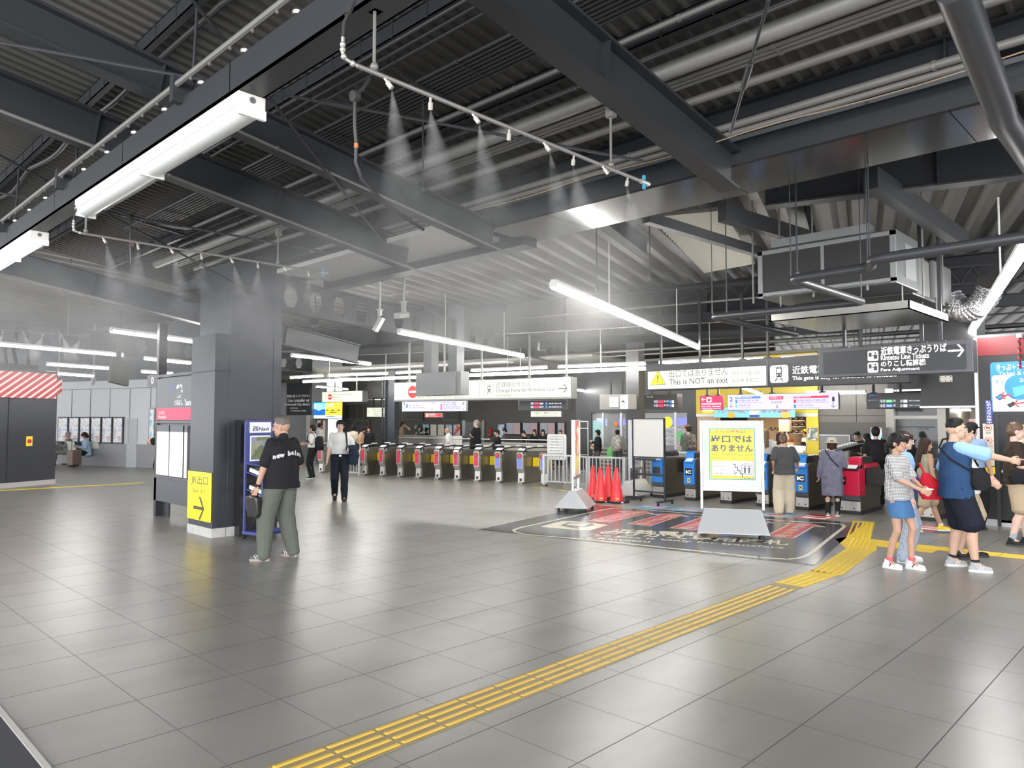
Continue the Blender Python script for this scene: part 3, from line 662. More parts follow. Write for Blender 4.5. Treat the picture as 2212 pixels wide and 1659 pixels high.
s.panl(EM('screen_strip', (.75, .88, .75), .8), 0, 0, F.w, F.h * .2, 'caption_strip')
sea = [(0.01, F.h * .2), (F.w * .5, F.h * .2), (F.w * .5, F.h * .55)] + [(F.w * .5 * (1 - i / 9), F.h * (.55 + .06 * math.sin(i * 1.3))) for i in range(1, 10)]
s.pol(EM('screen_sea', (.02, .16, .6), .8), sea, 'sea', .008)
s.polys(EM('screen_dark', (.10, .05, .01), .5), [[(F.w * .5, F.h * .5)] + [(F.w * (.5 + .5 * i / 9), F.h * (.52 + .05 * math.sin(i * 2))) for i in range(10)] + [(F.w, F.h * .48)], [(F.w * .58, F.h * .36), (F.w * .9, F.h * .36), (F.w * .8, F.h * .42), (F.w * .66, F.h * .42)]], 'headland', .008)
s.pol(EM('screen_sun', (1, .9, .2), 1.2), circ(F.w * .75, F.h * .68, F.h * .07), 'sun', .009)
s.txl('鳥羽', SCRW, F.w * .14, F.h * .70, F.w * .38, F.h * .93); s.txl('志摩', SCRW, F.w * .52, F.h * .72, F.w * .74, F.h * .92)
s.polys(SCRB, [[(F.w * .02, F.h * .12), (F.w * .12, F.h * .1), (F.w * .12, F.h * .14)], [(F.w * .5, F.h * .10), (F.w * .8, F.h * .10), (F.w * .76, F.h * .15), (F.w * .52, F.h * .14)]], 'train_picture', .006)
# --- kintetsu side boards
F = FaceX(16.4, 1573, 1811, 885.5, 853.5); s = board(F, 'long lilac guide screen for tracks 2 and 1 over the ticket gates', 'screen', SGREY, (.12, .42, .86), face=LILAC, hz_=.5)
for ch, p in (('2', (1576.5, 1583)), ('1', (1798, 1803))): s.tx(ch, INK, p[0], 857.5, p[1], 867, bold=.006)
for px, py in ((1579.5, 875), (1679, 877.5), (1800, 874.5)): x, z = s.at(px, py); s.pol(INK, arrow_pts(x, z, .12 if px != 1679 else .08, .011, -90, .4), 'arrow')
s.pan(SCRB, 1589, 856.5, 1643, 861, 'line_band', .005); s.tx('大阪線のりば Osaka Line', SCRW, 1590, 857, 1625, 860, off=.011)
for y, a, b, m_ in ((863.5, '河内国分 大和八木 方面', 'For Kawachi-Kokubu Yamato-Yagi', SCRB), (874, '伊勢志摩 方面', 'For Ise-Shima', EM('screen_cyan', (.1, .5, .75), .8))):
    s.pan(m_, 1589, y, 1593, y + 7.5, 'line_mark', .005); s.tx(a, PG, 1596, y, 1638 if y < 870 else 1621, y + 4); s.tx(b, PG, 1596, y + 5.5, 1644 if y < 870 else 1622, y + 8)
s.pan(SCRR, 1662, 855.5, 1692, 863, 'line_band', .005); s.tx('近鉄特急きっぷ', SCRW, 1664, 856.5, 1688, 859, off=.011); s.tx('Limited Express Tickets', SCRW, 1664, 860, 1690, 862, off=.011)
s.tx('化粧室', PG, 1665, 867, 1690, 871); s.pan(SCRR, 1715, 855, 1790, 859.5, 'line_band', .005); s.tx('奈良線のりば Nara Line', SCRW, 1717, 855.7, 1752, 858.8, off=.011)
for y, a, b, m_ in ((863, '東花園 大和西大寺 奈良 方面', 'For Higashi-Hanazono Yamato-Saidaiji Nara', SCRR), (874, '名古屋 方面 (特急)', 'For Nagoya (Limited Express)', SCRB)):
    s.pan(m_, 1715, y, 1720, y + 7.5, 'line_mark', .005); s.tx(a, PG, 1723, y, 1783 if y < 870 else 1757, y + 4); s.tx(b, PG, 1723, y + 5.5, 1790 if y < 870 else 1773, y + 8)
F = FaceX(16.6, 1513, 1560, 885, 856); s = board(F, 'crimson sign with a white arrow to the limited express ticket machine', 'sign', M('crimson_case', (.35, .01, .05), .4), (.3, .8), face=EM('crimson_face', (.62, .03, .12), .6))
x, z = s.at(1520, 863); s.pol(SCRW, arrow_pts(x, z, .11, .018, 180, .42), 'arrow', .006); s.pan(SCRW, 1526.5, 858.5, 1537, 869, 'pictogram_plate', .004); s.pan(SCRR, 1529, 861, 1534.5, 867, 'pictogram', .009)
s.tx('近鉄特急券自動発売機', SCRW, 1515, 870.5, 1558, 875); s.tx('Kintetsu Ltd. Exp. Ticket Machine', SCRW, 1515, 877, 1557, 880.5); s.tx('近铁特急券售票机 긴테쓰특급권', SCRW, 1515, 882, 1557, 884)
F = FaceX(16.0, 1391, 1462, 884.5, 853); s = board(F, 'dark departure display with two red entries beside the glass shop', 'display', M('display_case_brown', (.09, .083, .075), .4), (.2, .75), depth=.25)
s.panl(M('display_face', (.035, .032, .03), .3), F.w * .01, F.h * .03, F.w * .97, F.h * .97, 'screen'); s.tx('時刻と種別', WHT, 1397, 856, 1411, 859)
for i, y in enumerate((865, 873.5)):
    s.tx(('10:55', '11:25')[i], SCRW, 1413, y, 1421, y + 5); s.pan(SCRR, 1422, y, 1433, y + 5.5, 'service_mark', .006); s.tx('名 古 屋', SCRW, 1434.5, y, 1444, y + 4); s.pan(SCRB, 1446, y, 1450, y + 5, 'car_mark', .006); s.pan(SCRW, 1451.5, y, 1456, y + 5.5, 'track_mark', .006)
F = FaceX(16.0, 1873, 1992, 882, 851); s = board(F, 'black departure display showing 10:50 and 10:52 beside the dark bulkhead', 'display', M('display_case_brown', (.1, .1, .1), .4), (.1, .6), depth=.25, hz_=.9)
s.panl(SCRK, F.w * .01, F.h * .03, F.w * .99, F.h * .97, 'screen')
for i, y in enumerate((863.5, 873.5)):
    s.tx(('10:50', '10:52')[i], SCRW, 1901.5, y, 1912, y + 6); s.pan((SCRG, SCRB)[i], 1913.5, y, 1928, y + 6, 'service_mark', .006); s.tx(('準急', '快速')[i], SCRW, 1916, y + 1, 1926, y + 5, off=.011); s.tx('高安', SCRW, 1930, y, 1935, y + 4.5)
    s.tx('定員', SCRW, 1945, y, 1950, y + 6); s.pan(SCRW, 1952, y, 1960, y + 6, 'track_mark', .006); s.tx(('停車 八尾 河内国分', '次駅にとまります')[i], SCRW, 1964, y + 1, 1988, y + 3.5)
s.tx('大阪線のりば', SCRB, 1875, 853, 1898, 855.5); s.tx('Osaka Line Nara Line', WHT, 1875, 863, 1897, 866)
# --- clock panel
F = FaceX(16.2, 1296, 1358, 884, 854); s = board(F, 'pale grey panel with a square white clock, half behind the pillar', 'clock', M('clock_case', (.36, .34, .32), .4), (.3, .7), depth=.35)
s.pan(EM('clock_face', (.62, .9, .85), .7), 1317, 858, 1336, 879, 'clock_face', .004); x0, z0 = s.at(1317, 879); x1, z1 = s.at(1336, 858); cx, cz = (x0 + x1) / 2, (z0 + z1) / 2; rr_ = (x1 - x0) * .42
mb = MB()
for k in range(12): a = k * math.pi / 6; F.rect(mb, cx + rr_ * math.sin(a) - .005, cz + rr_ * math.cos(a) - .005, cx + rr_ * math.sin(a) + .005, cz + rr_ * math.cos(a) + .005, .008)
s.fix(mb.build('hour_marks', INK))
for ang, L, wd, nm in ((-62, rr_ * .6, .008, 'hour_hand'), (-90 + 8, rr_ * .95, .005, 'minute_hand')):
    a = math.radians(ang); dx, dz = math.sin(a), math.cos(a); s.pol(INK, [(cx - dz * wd, cz + dx * wd), (cx + dx * L, cz + dz * L), (cx + dz * wd, cz - dx * wd)], nm, .012)
s.pan(WHITEF, 1340, 854.5, 1357, 883, 'notice', .004); s.polys(INK, [circ(*s.at(1346, 869), .05, 14)], 'face_picture', .008); s.polys(WHITEF, [circ(*s.at(1346, 870.5), .032, 14)], 'face_picture_detail', .012); s.tx('お忘れ物', INK, 1342, 856, 1355, 860)
# ================================================================= ticket gates
def topz(x, y):
    u = x * math.cos(TG) + y * math.sin(TG)
    if x > 19.0 and y < 14.8 or (u > 18.7 and y > 12): return 3.43
    if x < 5.4 and y < 14: return roofz(x) - .03
    return 5.0
GATEB = M('gate_body_steel', (0.30, 0.285, 0.25), 0.30, 0.85, var=.10, scale=3); GATEH = M('gate_hood_black', (.02, .02, .022), .22, coat=.3)
GEDGE = M('gate_front_edge', (.52, .50, .47), .3, .6); FLAPY = M('yellow_flap', (.85, .60, .0), .4, var=.03)
PANR = M('gate_panel_red', (.62, .03, .10), .35, var=.02); PANB = M('gate_panel_blue', (.20, .25, .72), .35, var=.02)
XD = EM('gate_cross_display', (.9, .05, .04), .8); DKR = M('gate_display_dark', (.12, .01, .015), .3)
def jr_gate(label, red=True, flaps=(1, 1), body=True):
    t = thing('ticket_gate', label, 'ticket gate', group='closed exit gates in a row'); W = .17
    if body:
        mb = MB(); mb.prism([(.10, .05), (1.45, .05), (1.45, .80), (.30, .84), (.16, .74), (.10, .60)], 'y', -W / 2 + .01, W / 2 - .01); mb.box((.0, -W / 2 + .004, 0), (1.47, W / 2 - .004, .05)); mb.build('body', [GATEB], t, bevel=.004)
        mb = MB(); mb.prism([(.02, .80), (.05, .86), (.16, .905), (.60, .935), (1.15, .925), (1.47, .89), (1.47, .86), (1.1, .895), (.55, .90), (.20, .875), (.09, .82), (.06, .78)], 'y', -W / 2 - .012, W / 2 + .012); mb.build('hood', GATEH, t, bevel=.004)
        for x in (.42, 1.0): mb = MB(); mb.box((x, -.05, .925), (x + .17, .05, .955)); mb.build('sensor', WHITEP, t, bevel=.008)
    mb = MB(); mb.prism([(.06, .04), (.07, .28), (.005, .40), (0, .78), (.03, .83), (.06, .80), (.10, .62), (.10, .4), (.15, .26), (.16, .04)], 'y', -W / 2, W / 2); mb.build('front_column', GEDGE, t, bevel=.006)
    mb = MB(); mb.box((-.006, -W / 2 + .022, .42), (.002, W / 2 - .022, .66)); p = mb.build('front_panel', PANR if red else PANB, t)
    mb = MB(); mb.box((-.008, -W / 2 + .022, .66), (.002, W / 2 - .022, .775)); mb.build('display', DKR, t)
    mb = MB(); 
    for s_ in (1, -1): mb.bar((-.010, -.045 * s_, .675), (-.010, .045 * s_, .76), .02, .004, Vector((1, 0, 0)))
    mb.build('cross_mark', XD, t)
    mb = MB(); mb.prism([(.03, .70), (.06, .80), (.17, .83), (.17, .73)], 'y', -W / 2 - .004, W / 2 + .004) if body else mb.box((0, -.02, .78), (.04, .02, .80)); mb.build('reader', M('reader_grey', (.25, .25, .25), .3), t)
    mb = MB(); mb.box((.052, -.03, .07), (.062, .03, .14)); mb.build('number_sticker', INK, t)
    if flaps[0]: mb = MB(); mb.box((.52, -W / 2 - .19, .42), (.56, -W / 2, .66)); mb.build('flap', FLAPY, t, bevel=.03)
    if flaps[1]: mb = MB(); mb.box((.60, W / 2, .42), (.64, W / 2 + .19, .66)); mb.build('flap', FLAPY, t, bevel=.03)
    return t
gy = [1027, 1029.3, 1031.4, 1033.8, 1036.2, 1038.7, 1041, 1043.6, 1046.2, 1048.6]; gx = [783, 822, 860, 900, 942, 984, 1028, 1074, 1122, 1172]
names = ['furthest, beside the barred barrier by the walking man', 'second from the barred barrier', 'third from the barred barrier', 'fourth from the barred barrier', 'before the bald man, fifth from the barred barrier', 'sixth from the barred barrier', 'last one with a red panel, next to the blue ones']
GP = []
for i in range(10):
    p = G(gx[i], gy[i]); u = 16.32; a = oP(gx[i], gy[i], Gf(u, 0), 12); vv = -a.x * math.sin(TG) + a.y * math.cos(TG); GP.append(vv)
vmin, vmax = GP[9], GP[0]
for i in range(10):
    vv = vmax + (vmin - vmax) * i / 9 if False else GP[i]
    red = i < 7
    lab = 'closed ticket gate with %s panel and cross, %s' % ('red' if red else 'blue', names[i] if i < 7 else ('the blue one nearest the red gates', 'blue one in the middle of three', 'slim end column against the wheeled rail')[i - 7])
    g = jr_gate(lab, red, (i not in (1, 7, 9), i not in (0,)), body=(i != 9)); g.location = Gf(16.32, vv); g.rotation_euler = (0, 0, TG)
g = jr_gate('closed ticket gate with red panel half hidden behind the backpack wearer', True, (1, 0)); g.location = Gf(16.4, vmax + 1.9); g.rotation_euler = (0, 0, TG)
# kintetsu gates
KB = M('gate_blue', (.02, .20, .62), .35, var=.03); KR = M('gate_red', (.55, .01, .05), .35, var=.03); KST = M('gate_side_steel', (.24, .215, .175), .28, .85, var=.08, scale=3)
def k_gate(label, kind='ic', W=.24):
    t = thing('ticket_gate', label, 'ticket gate', group='open transfer gates'); cm = KR if kind == 'red' else KB; h = W / 2
    mb = MB(); mb.prism([(.09, .06), (.09, .24), (.05, .30), (.05, .80), (.14, .87), (1.12, .85), (1.18, .78), (1.18, .30), (1.12, .24), (1.12, .06)], 'y', -h + .01, h - .01); mb.build('body', KST, t, bevel=.01)
    mb = MB(); mb.box((.04, -h - .005, 0), (1.2, h + .005, .06)); mb.build('plinth', RUBBER, t)
    mb = MB(); mb.box((.05, -h + .006, .06), (.10, h - .006, .23)); mb.build('kick_plate', GEDGE, t, bevel=.005)
    fx = [(.0, .33), (.0, .76), (.02, .80), (.07, .80), (.07, .33)]
    if kind == 'red': mb = MB(); mb.prism([(.0, .33), (.0, .76), (.02, .80), (.30, .80), (.30, .33)], 'y', -h - .003, h + .003); mb.build('front_panel', cm, t, bevel=.008)
    else: mb = MB(); mb.prism(fx, 'y', -h, h); mb.build('front_panel', cm, t, bevel=.008)
    mb = MB(); mb.prism([(.08, .32), (.0, .33), (.05, .25), (.09, .23)], 'y', -h + .003, h - .003); mb.build('front_chamfer', STEEL_MD, t)
    hd = [(.10, .80), (.12, .95), (.20, 1.0), (.72, 1.0), (.80, .95), (.82, .86)]
    mb = MB(); mb.prism(hd, 'y', -h + .02, -h + .02 + W * .42) if kind == 'red' else mb.prism(hd, 'y', -h + .06, h - .0); mb.build('head', GATEH, t, bevel=.03)
    if kind == 'red':
        mb = MB(); mb.prism([(.10, .80), (.10, .96), (.14, 1.0), (.22, 1.0), (.22, .80)], 'y', -h + .01, -h + .03 + W * .42); mb.build('head_front', KR, t, bevel=.01)
        mb = MB(); mb.prism([(.30, .80), (.34, .88), (1.0, .88), (1.0, .80)], 'y', -h - .003, h + .003); mb.build('top_cover', KR, t, bevel=.01)
    else: mb = MB(); mb.prism([(.07, .80), (.10, .96), (.17, 1.008), (.21, 1.008), (.14, .95), (.12, .80)], 'y', -h + .055, h + .003); mb.build('head_front', KB, t, bevel=.006)
    mb = MB(); mb.prism([(-.02, .77), (-.02, .80), (.09, .86), (.09, .78)], 'y', -h + .01, h - .01) ; mb.build('card_reader', KB if kind != 'red' else GATEH, t, bevel=.01)
    mb = MB(); mb.prism([(-.01, .806), (.08, .858), (.08, .866), (-.012, .813)], 'y', -h + .04, h - .05); mb.build('reader_pad', PAPER, t)
    y0, y1 = (-h + .04, h - .04) if kind != 'red' else (h - .20, h - .03)
    mb = MB(); mb.box((-.006, y0, .52), (.0, y1, .66)); mb.build('display', SCRK, t)
    R = Matrix.Translation((-.007, y1 - .02, .555)) @ Matrix.Rotation(-math.pi / 2, 4, 'Z')
    if kind == 'ic': glyphs('ic_lettering', 'IC', SCRW, t, size=.09, w=y1 - y0 - .04, bold=.003, mat4=R)
    if kind == 'red':
        mb = MB(); mb.prism([(-a, b) for a, b in arrow_pts(-(y0 + y1) / 2, .59, .13, .03, 180, .42)], 'x', -.011, -.007); mb.build('arrow', SCRR, t)
    yc = (y0 + y1) / 2
    if kind != 'blank':
        mb = MB(); mb.box((-.005, yc - .035, .37), (.0, yc + .035, .46)); mb.build('sticker', M('sticker_yellow', (.8, .65, .25), .5), t)
        mb = MB()
        for s_ in (1, -1): mb.bar((-.007, yc - .025 * s_, .395), (-.007, yc + .025 * s_, .44), .012, .002, Vector((1, 0, 0)))
        mb.build('sticker_mark', INK, t)
    mb = MB(); 
    for y in (-h * .5, h * .5): mb.box((.045, y - .012, .09), (.05, y + .012, .12))
    mb.build('sticker_marks', STEEL_MD, t)
    return t
def flap_k(t, h, x=.75, L=.2, s_=-1):
    mb = MB(); mb.box((x, min(0, s_ * L) + s_ * h, .50), (x + .05, max(0, s_ * L) + s_ * h, .80)); mb.build('flap', RUBBER, t, bevel=.02)
for px, py, kind, lab, W in ((1421, 1075, 'blank', 'plain blue ticket gate beside the whiteboard', .26), (1490, 1084, 'ic', 'blue ticket gate with IC display just left of the yellow poster stand', .24), (1567, 1089, 'ic', 'blue ticket gate mostly hidden behind the yellow poster stand', .24),
                             (1646, 1094, 'ic', 'blue ticket gate with IC display just past the yellow poster stand', .24), (1731, 1099, 'ic', 'blue ticket gate with IC display beside the hatted woman', .24), (1830, 1106, 'red', 'wide crimson ticket gate with a red arrow display', .42), (2000, 1118, 'ic', 'steel ticket gate behind the woman with the purple bag', .24)):
    P = oX(px, py, 13.5); P = G(px, py); P.x = 13.55; q = oX(px, 1000, 13.55)
    g = k_gate(lab, kind, W); g.location = (13.5, q.y, 0)
    if kind == 'blank': flap_k(g, .12, .85, .16)
    if kind == 'red': flap_k(g, .20, .35, .52); 
# ================================================================= barrier rails
def rail(p, q, h, label, n, wheels=False, group='pale metal barrier rails', bottom=.12):
    t = thing('barrier_rail', label, 'railing', p, math.atan2(q.y - p.y, q.x - p.x), group); L = (q - p).length
    mb = MB(); mb.box((0, -.02, h - .04), (L, .02, h)); mb.box((0, -.015, bottom), (L, .015, bottom + .03)); mb.build('rail', ALU, t, bevel=.004)
    for x in (0, L): mb = MB(); mb.box((x - .03, -.025, 0.0 if not wheels else .05), (x + .03, .025, h)); mb.build('post', ALU, t, bevel=.004)
    mb = MB()
    for i in range(1, n): mb.box((L * i / n - .009, -.01, bottom), (L * i / n + .009, .01, h - .02))
    mb.build('bars', ALU, t)
    if wheels:
        for x in (.08, L - .08): mb = MB(); mb.lathe([(.005, -.012), (.03, -.012), (.03, .012), (.005, .012)], (0, 0, 0), 12, Matrix.Translation((x, 0, .03)) @ Matrix.Rotation(math.pi / 2, 4, 'X')); mb.build('caster', RUBBER, t)
    return t
def g0(x, y): p = G(x, y); p.z = 0; return p
rail(g0(1175, 1051), g0(1242, 1055), .80, 'wheeled metal barrier beside the last blue gate', 8, True)
rail(g0(1246, 1055), g0(1268, 1060), .80, 'short metal barrier panel behind the narrow poster stand', 3)
rail(g0(1272, 1060), g0(1348, 1064), .80, 'metal barrier behind the four traffic cones', 9)
rail(g0(1352, 1064), g0(1408, 1062), .80, 'metal barrier behind the whiteboard legs', 6)
rail(oP(740, 1029, Gf(16.3, 0), 12), oP(776, 1027, Gf(16.3, 0), 12), .80, 'metal barrier behind the walking man in the white shirt', 6)
# ================================================================= traffic cones
CONE = M('cone_red', (.75, .02, .03), .35, var=.06, coat=.3)
def cone(p, label):
    t = thing('traffic_cone', label, 'traffic cone', p, random.uniform(-.2, .2), 'red traffic cones by the barrier')
    mb = MB(); mb.box((-.19, -.19, 0), (.19, .19, .035)); mb.build('base', RUBBER, t, bevel=.015)
    mb = MB(); mb.lathe([(.14, .035), (.135, .06), (.03, .68), (.022, .70), (.012, .70)], (0, 0, 0), 20); mb.build('cone', CONE, t, smooth=True)
    mb = MB(); mb.box((-.06, -.195, .01), (.0, -.19, .028)); mb.build('base_label', PAPER, t)
    mb = MB(); mb.prism([(-.03, .075), (.02, .078), (.022, .10), (-.028, .097)], 'y', -.136, -.13, Matrix.Rotation(-.6, 4, 'Z')); mb.build('sticker', YEL, t)
for px, py, l in ((1281, 1078, 'red traffic cone furthest back beside the narrow poster stand'), (1297, 1084, 'red traffic cone in front, nearer the narrow poster stand'), (1314, 1076, 'red traffic cone at the back, nearer the whiteboard'), (1332, 1085.5, 'red traffic cone in front, nearest the whiteboard')): cone(g0(px, py), l)
# ================================================================= poster stands on wheeled trapezoid bases
BASE = M('stand_base_grey', (.42, .43, .44), .35, .35, var=.04)
def stand(label, p, rz, Wd=1.1, hb=.30, db=.42, zb=.62, zt=1.66, poster_w=.80, tp=.045, thin=False):
    """local: x along the stand, -y is the front"""
    t = thing('poster_stand', label, 'sign stand', p, rz); h = Wd / 2
    mb = MB(); o_ = .07; k = .10
    mb.add([(-h, -db / 2, o_), (h, -db / 2, o_), (h, db / 2, o_), (-h, db / 2, o_), (-h + k, -.06, o_ + hb), (h - k, -.06, o_ + hb), (h - k, .06, o_ + hb), (-h + k, .06, o_ + hb)], [(0, 3, 2, 1), (4, 5, 6, 7), (0, 1, 5, 4), (1, 2, 6, 5), (2, 3, 7, 6), (3, 0, 4, 7)])
    mb.build('base', BASE, t, bevel=.006)
    for sx in (-1, 1):
        for sy in (-1, 1):
            mb = MB(); x, y = sx * (h - .10), sy * (db / 2 - .06); mb.lathe([(.006, -.014), (.032, -.014), (.032, .014), (.006, .014)], (0, 0, 0), 14, Matrix.Translation((x, y, .032)) @ Matrix.Rotation(math.pi / 2, 4, 'X')); mb.box((x - .02, y - .02, .035), (x + .02, y + .02, .075)); mb.build('caster', RUBBER, t)
        mb = MB(); mb.box((sx * poster_w / 2 - .018, -.02, o_ + hb), (sx * poster_w / 2 + .018, .02, zt)); mb.build('post', ALU, t, bevel=.004)
    mb = MB(); mb.box((-poster_w / 2, -.018, zb - .05), (poster_w / 2, .018, zb)); mb.build('crossbar', ALU, t)
    mb = MB(); f = .028; a = poster_w / 2 - .02
    mb.box((-a, -tp, zb), (a, -.005, zb + f)); mb.box((-a, -tp, zt - f), (a, -.005, zt)); mb.box((-a, -tp, zb), (-a + f, -.005, zt)); mb.box((a - f, -tp, zb), (a, -.005, zt)); mb.box((-a + .01, -.012, zb + .01), (a - .01, .03, zt - .01)); mb.build('frame', ALU, t, bevel=.006)
    mb = MB(); mb.box((-a + f, -.022, zb + f), (a - f, -.014, zt - f)); mb.build('poster_sheet', PAPER, t)
    return t, a - f, zb + f, zt - f
# yellow warning poster
a, b = G(1532, 1162), G(1637, 1166); c = (a + b) / 2; c.z = 0; rz = math.atan2((b - a).y, (b - a).x); c += Vector((-math.sin(rz), math.cos(rz), 0)) * .17
t, pa, pz0, pz1 = stand('wheeled poster stand in front, yellow poster in Japanese saying this is not an exit', c, rz, Wd=.98, hb=.32, db=.44, zb=.70, zt=1.655, poster_w=.84)
LT = Matrix.Identity(4); YP = M('poster_yellow', (.88, .72, .0), .4, var=0); BP = M('poster_blue', (.03, .28, .52), .4, var=0); RP_ = M('poster_red', (.65, .05, .05), .4, var=0)
F = Face((0, 0, 0), (1, 0, 0), 1)
def W2(pts, off): mb = MB(); mb.prism(pts, 'y', -off - .003, -off); return mb
x0, x1, z0, z1 = -pa + .06, pa - .05, pz0 + .08, pz1 - .08
W2([(x0, z0), (x1, z0), (x1, z1), (x0, z1)], .022).build('poster_border', BP, t)
W2([(x0 + .015, z0 + .015), (x1 - .015, z0 + .015), (x1 - .015, z1 - .015), (x0 + .015, z1 - .015)], .025).build('poster_field', YP, t)
def L2(s_, m_, u0, v0, u1, v1, bold=0, name='lettering'):
    o = F.fitl(name, s_, m_, None, x0 + (x1 - x0) * u0, z0 + (z1 - z0) * v0, x0 + (x1 - x0) * u1, z0 + (z1 - z0) * v1, bold=bold, off=.030); o.parent = t
NAVY = M('poster_navy', (.03, .03, .06), .4, var=0); BRN = M('poster_maroon', (.35, .03, .05), .4, var=0)
L2('こちらの改札は', BRN, .04, .90, .80, .965, .02); L2('出口では', NAVY, .05, .715, .94, .865, .035); L2('ありません', NAVY, .05, .54, .95, .68, .035)
L2('This  is  NOT  an  exit', NAVY, .05, .47, .93, .505, .012); L2('这里不是出口   출구가 아닙니다', NAVY, .05, .405, .95, .435)
U = lambda u: x0 + (x1 - x0) * u
V = lambda v: z0 + (z1 - z0) * v
W2(rrect(U(.045), V(.075), U(.965), V(.375), .03), .0285).build('notice_border', RP_, t); W2(rrect(U(.055), V(.082), U(.955), V(.368), .025), .031).build('notice_field', PAPER, t)
for i, s_ in enumerate(('エレベーター', '階段を降りて', 'ホーム下改札口へ', 'お越し願います')):
    o = F.fitl('lettering', s_, NAVY, None, U(.08), V(.315 - i * .068), U(.46), V(.345 - i * .068), bold=.004, off=.036); o.parent = t
mb = MB()
for i in range(4): mb.prism([(U(.52 + i * .05), V(.31 - i * .06)), (U(.575 + i * .05), V(.31 - i * .06)), (U(.575 + i * .05), V(.235 - i * .06)), (U(.555 + i * .05), V(.235 - i * .06)), (U(.555 + i * .05), V(.292 - i * .06)), (U(.52 + i * .05), V(.292 - i * .06))], 'y', -.037, -.034)
mb.prism([(a * .8 + U(.555), b * .8 + V(.145) ) for a, b in arrow_pts(0, 0, .07, .012, -55, .42)], 'y', -.037, -.034); mb.build('stairs_pictogram', NAVY, t)
mb = MB()
for (a_, b_, c_, d_) in ((.70, .115, .93, .125), (.70, .285, .93, .295), (.70, .115, .712, .295), (.918, .115, .93, .295)): mb.prism([(U(a_), V(b_)), (U(c_), V(b_)), (U(c_), V(d_)), (U(a_), V(d_))], 'y', -.037, -.034)
for u in (.77, .86):
    mb.prism(circ(U(u), V(.262), .011, 10), 'y', -.037, -.034); mb.prism([(U(u - .03), V(.24)), (U(u + .03), V(.24)), (U(u + .02), V(.19)), (U(u + .018), V(.135)), (U(u - .018), V(.135)), (U(u - .02), V(.19))], 'y', -.037, -.034)
mb.prism([(U(.765), V(.31)), (U(.80), V(.31)), (U(.782), V(.335))], 'y', -.037, -.034); mb.prism([(U(.825), V(.335)), (U(.86), V(.335)), (U(.842), V(.31))], 'y', -.037, -.034); mb.build('lift_pictogram', NAVY, t)
L2('JR鶴橋駅長', NAVY, .66, .02, .97, .055, .01)
# narrow-on poster stand and its twin behind
a, b, c = G(1201, 1106), G(1268, 1108), G(1284, 1088)
ax = math.radians(-2); mid = (b + c) / 2; mid.z = 0; e = (a - b).normalized()
rz1 = math.atan2((c - b).y, (c - b).x)
ctr = (a + b) / 2 * .5 + (c + (a - b) + c) / 2 * .5; ctr.z = 0
def side_stand(ctr, rz, label, Wd, db, zt, art):
    t, pa, z0_, z1_ = stand(label, ctr, rz, Wd=Wd, hb=.30, db=db, zb=.62, zt=zt, poster_w=Wd * .62)
    mb = MB(); mb.box((-pa + .01, -.026, z0_ + .01), (pa - .01, -.022, z1_ - .01)); mb.build('poster_picture', art, t)
    mb = MB(); mb.box((-pa + .01, .03, z0_ + .01), (pa - .01, .034, z1_ - .01)); mb.build('back_poster', PAPER, t)
    return t, pa, z0_, z1_
def patch_mat(name, cols, sc=(3, 3, 3), em=0, rough=.4):
    m = M(name, cols[0], rough, var=0); n = NT(m); tc = n.n('ShaderNodeTexCoord'); mp = n.n('ShaderNodeMapping'); mp.inputs['Scale'].default_value = sc; n.l(tc.outputs['Generated'], mp.inputs['Vector'])
    v = n.n('ShaderNodeTexVoronoi'); v.inputs['Scale'].default_value = 1; n.l(mp.outputs[0], v.inputs['Vector']); sp = n.n('ShaderNodeSeparateColor'); n.l(v.outputs['Color'], sp.inputs[0])
    cr = n.n('ShaderNodeValToRGB'); cr.color_ramp.interpolation = 'CONSTANT'; el = cr.color_ramp.elements
    while len(el) < len(cols): el.new(.5)
    for i, c in enumerate(cols): el[i].position = i / len(cols); el[i].color = tuple(c) + (1,)
    n.l(sp.outputs[0], cr.inputs[0]); n.l(cr.outputs[0], n.b.inputs['Base Color'])
    if em: n.l(cr.outputs[0], n.b.inputs['Emission Color']); n.b.inputs['Emission Strength'].default_value = em; no_light(m)
    return m
ART1 = patch_mat('travel_poster', [(.7, .5, .3), (.75, .68, .5), (.5, .2, .1), (.8, .7, .1), (.7, .1, .1)], (2, 2, 7))
ART2 = patch_mat('schedule_poster', [(.5, .48, .48), (.42, .38, .38), (.3, .27, .3), (.1, .12, .3)], (5, 2, 26))
q0 = G(1234, 1107); q0.z = 0; r_ = math.atan2(q0.y, q0.x)
side_stand(q0 + Vector((math.cos(r_ - .20), math.sin(r_ - .20), 0)) * .42, r_ - .20, 'narrow poster stand seen almost edge-on, with a pale trapezoid base beside the floor marking', .88, .62, 1.66, ART1)
q1 = G(1352, 1078); q1.z = 0; r_ = math.atan2(q1.y, q1.x)
side_stand(q1 + Vector((math.cos(r_ - .42), math.sin(r_ - .42), 0)) * .50, r_ - .42, 'timetable poster stand standing behind the traffic cones, partly hidden by the whiteboard', 1.0, .52, 1.66, ART2)
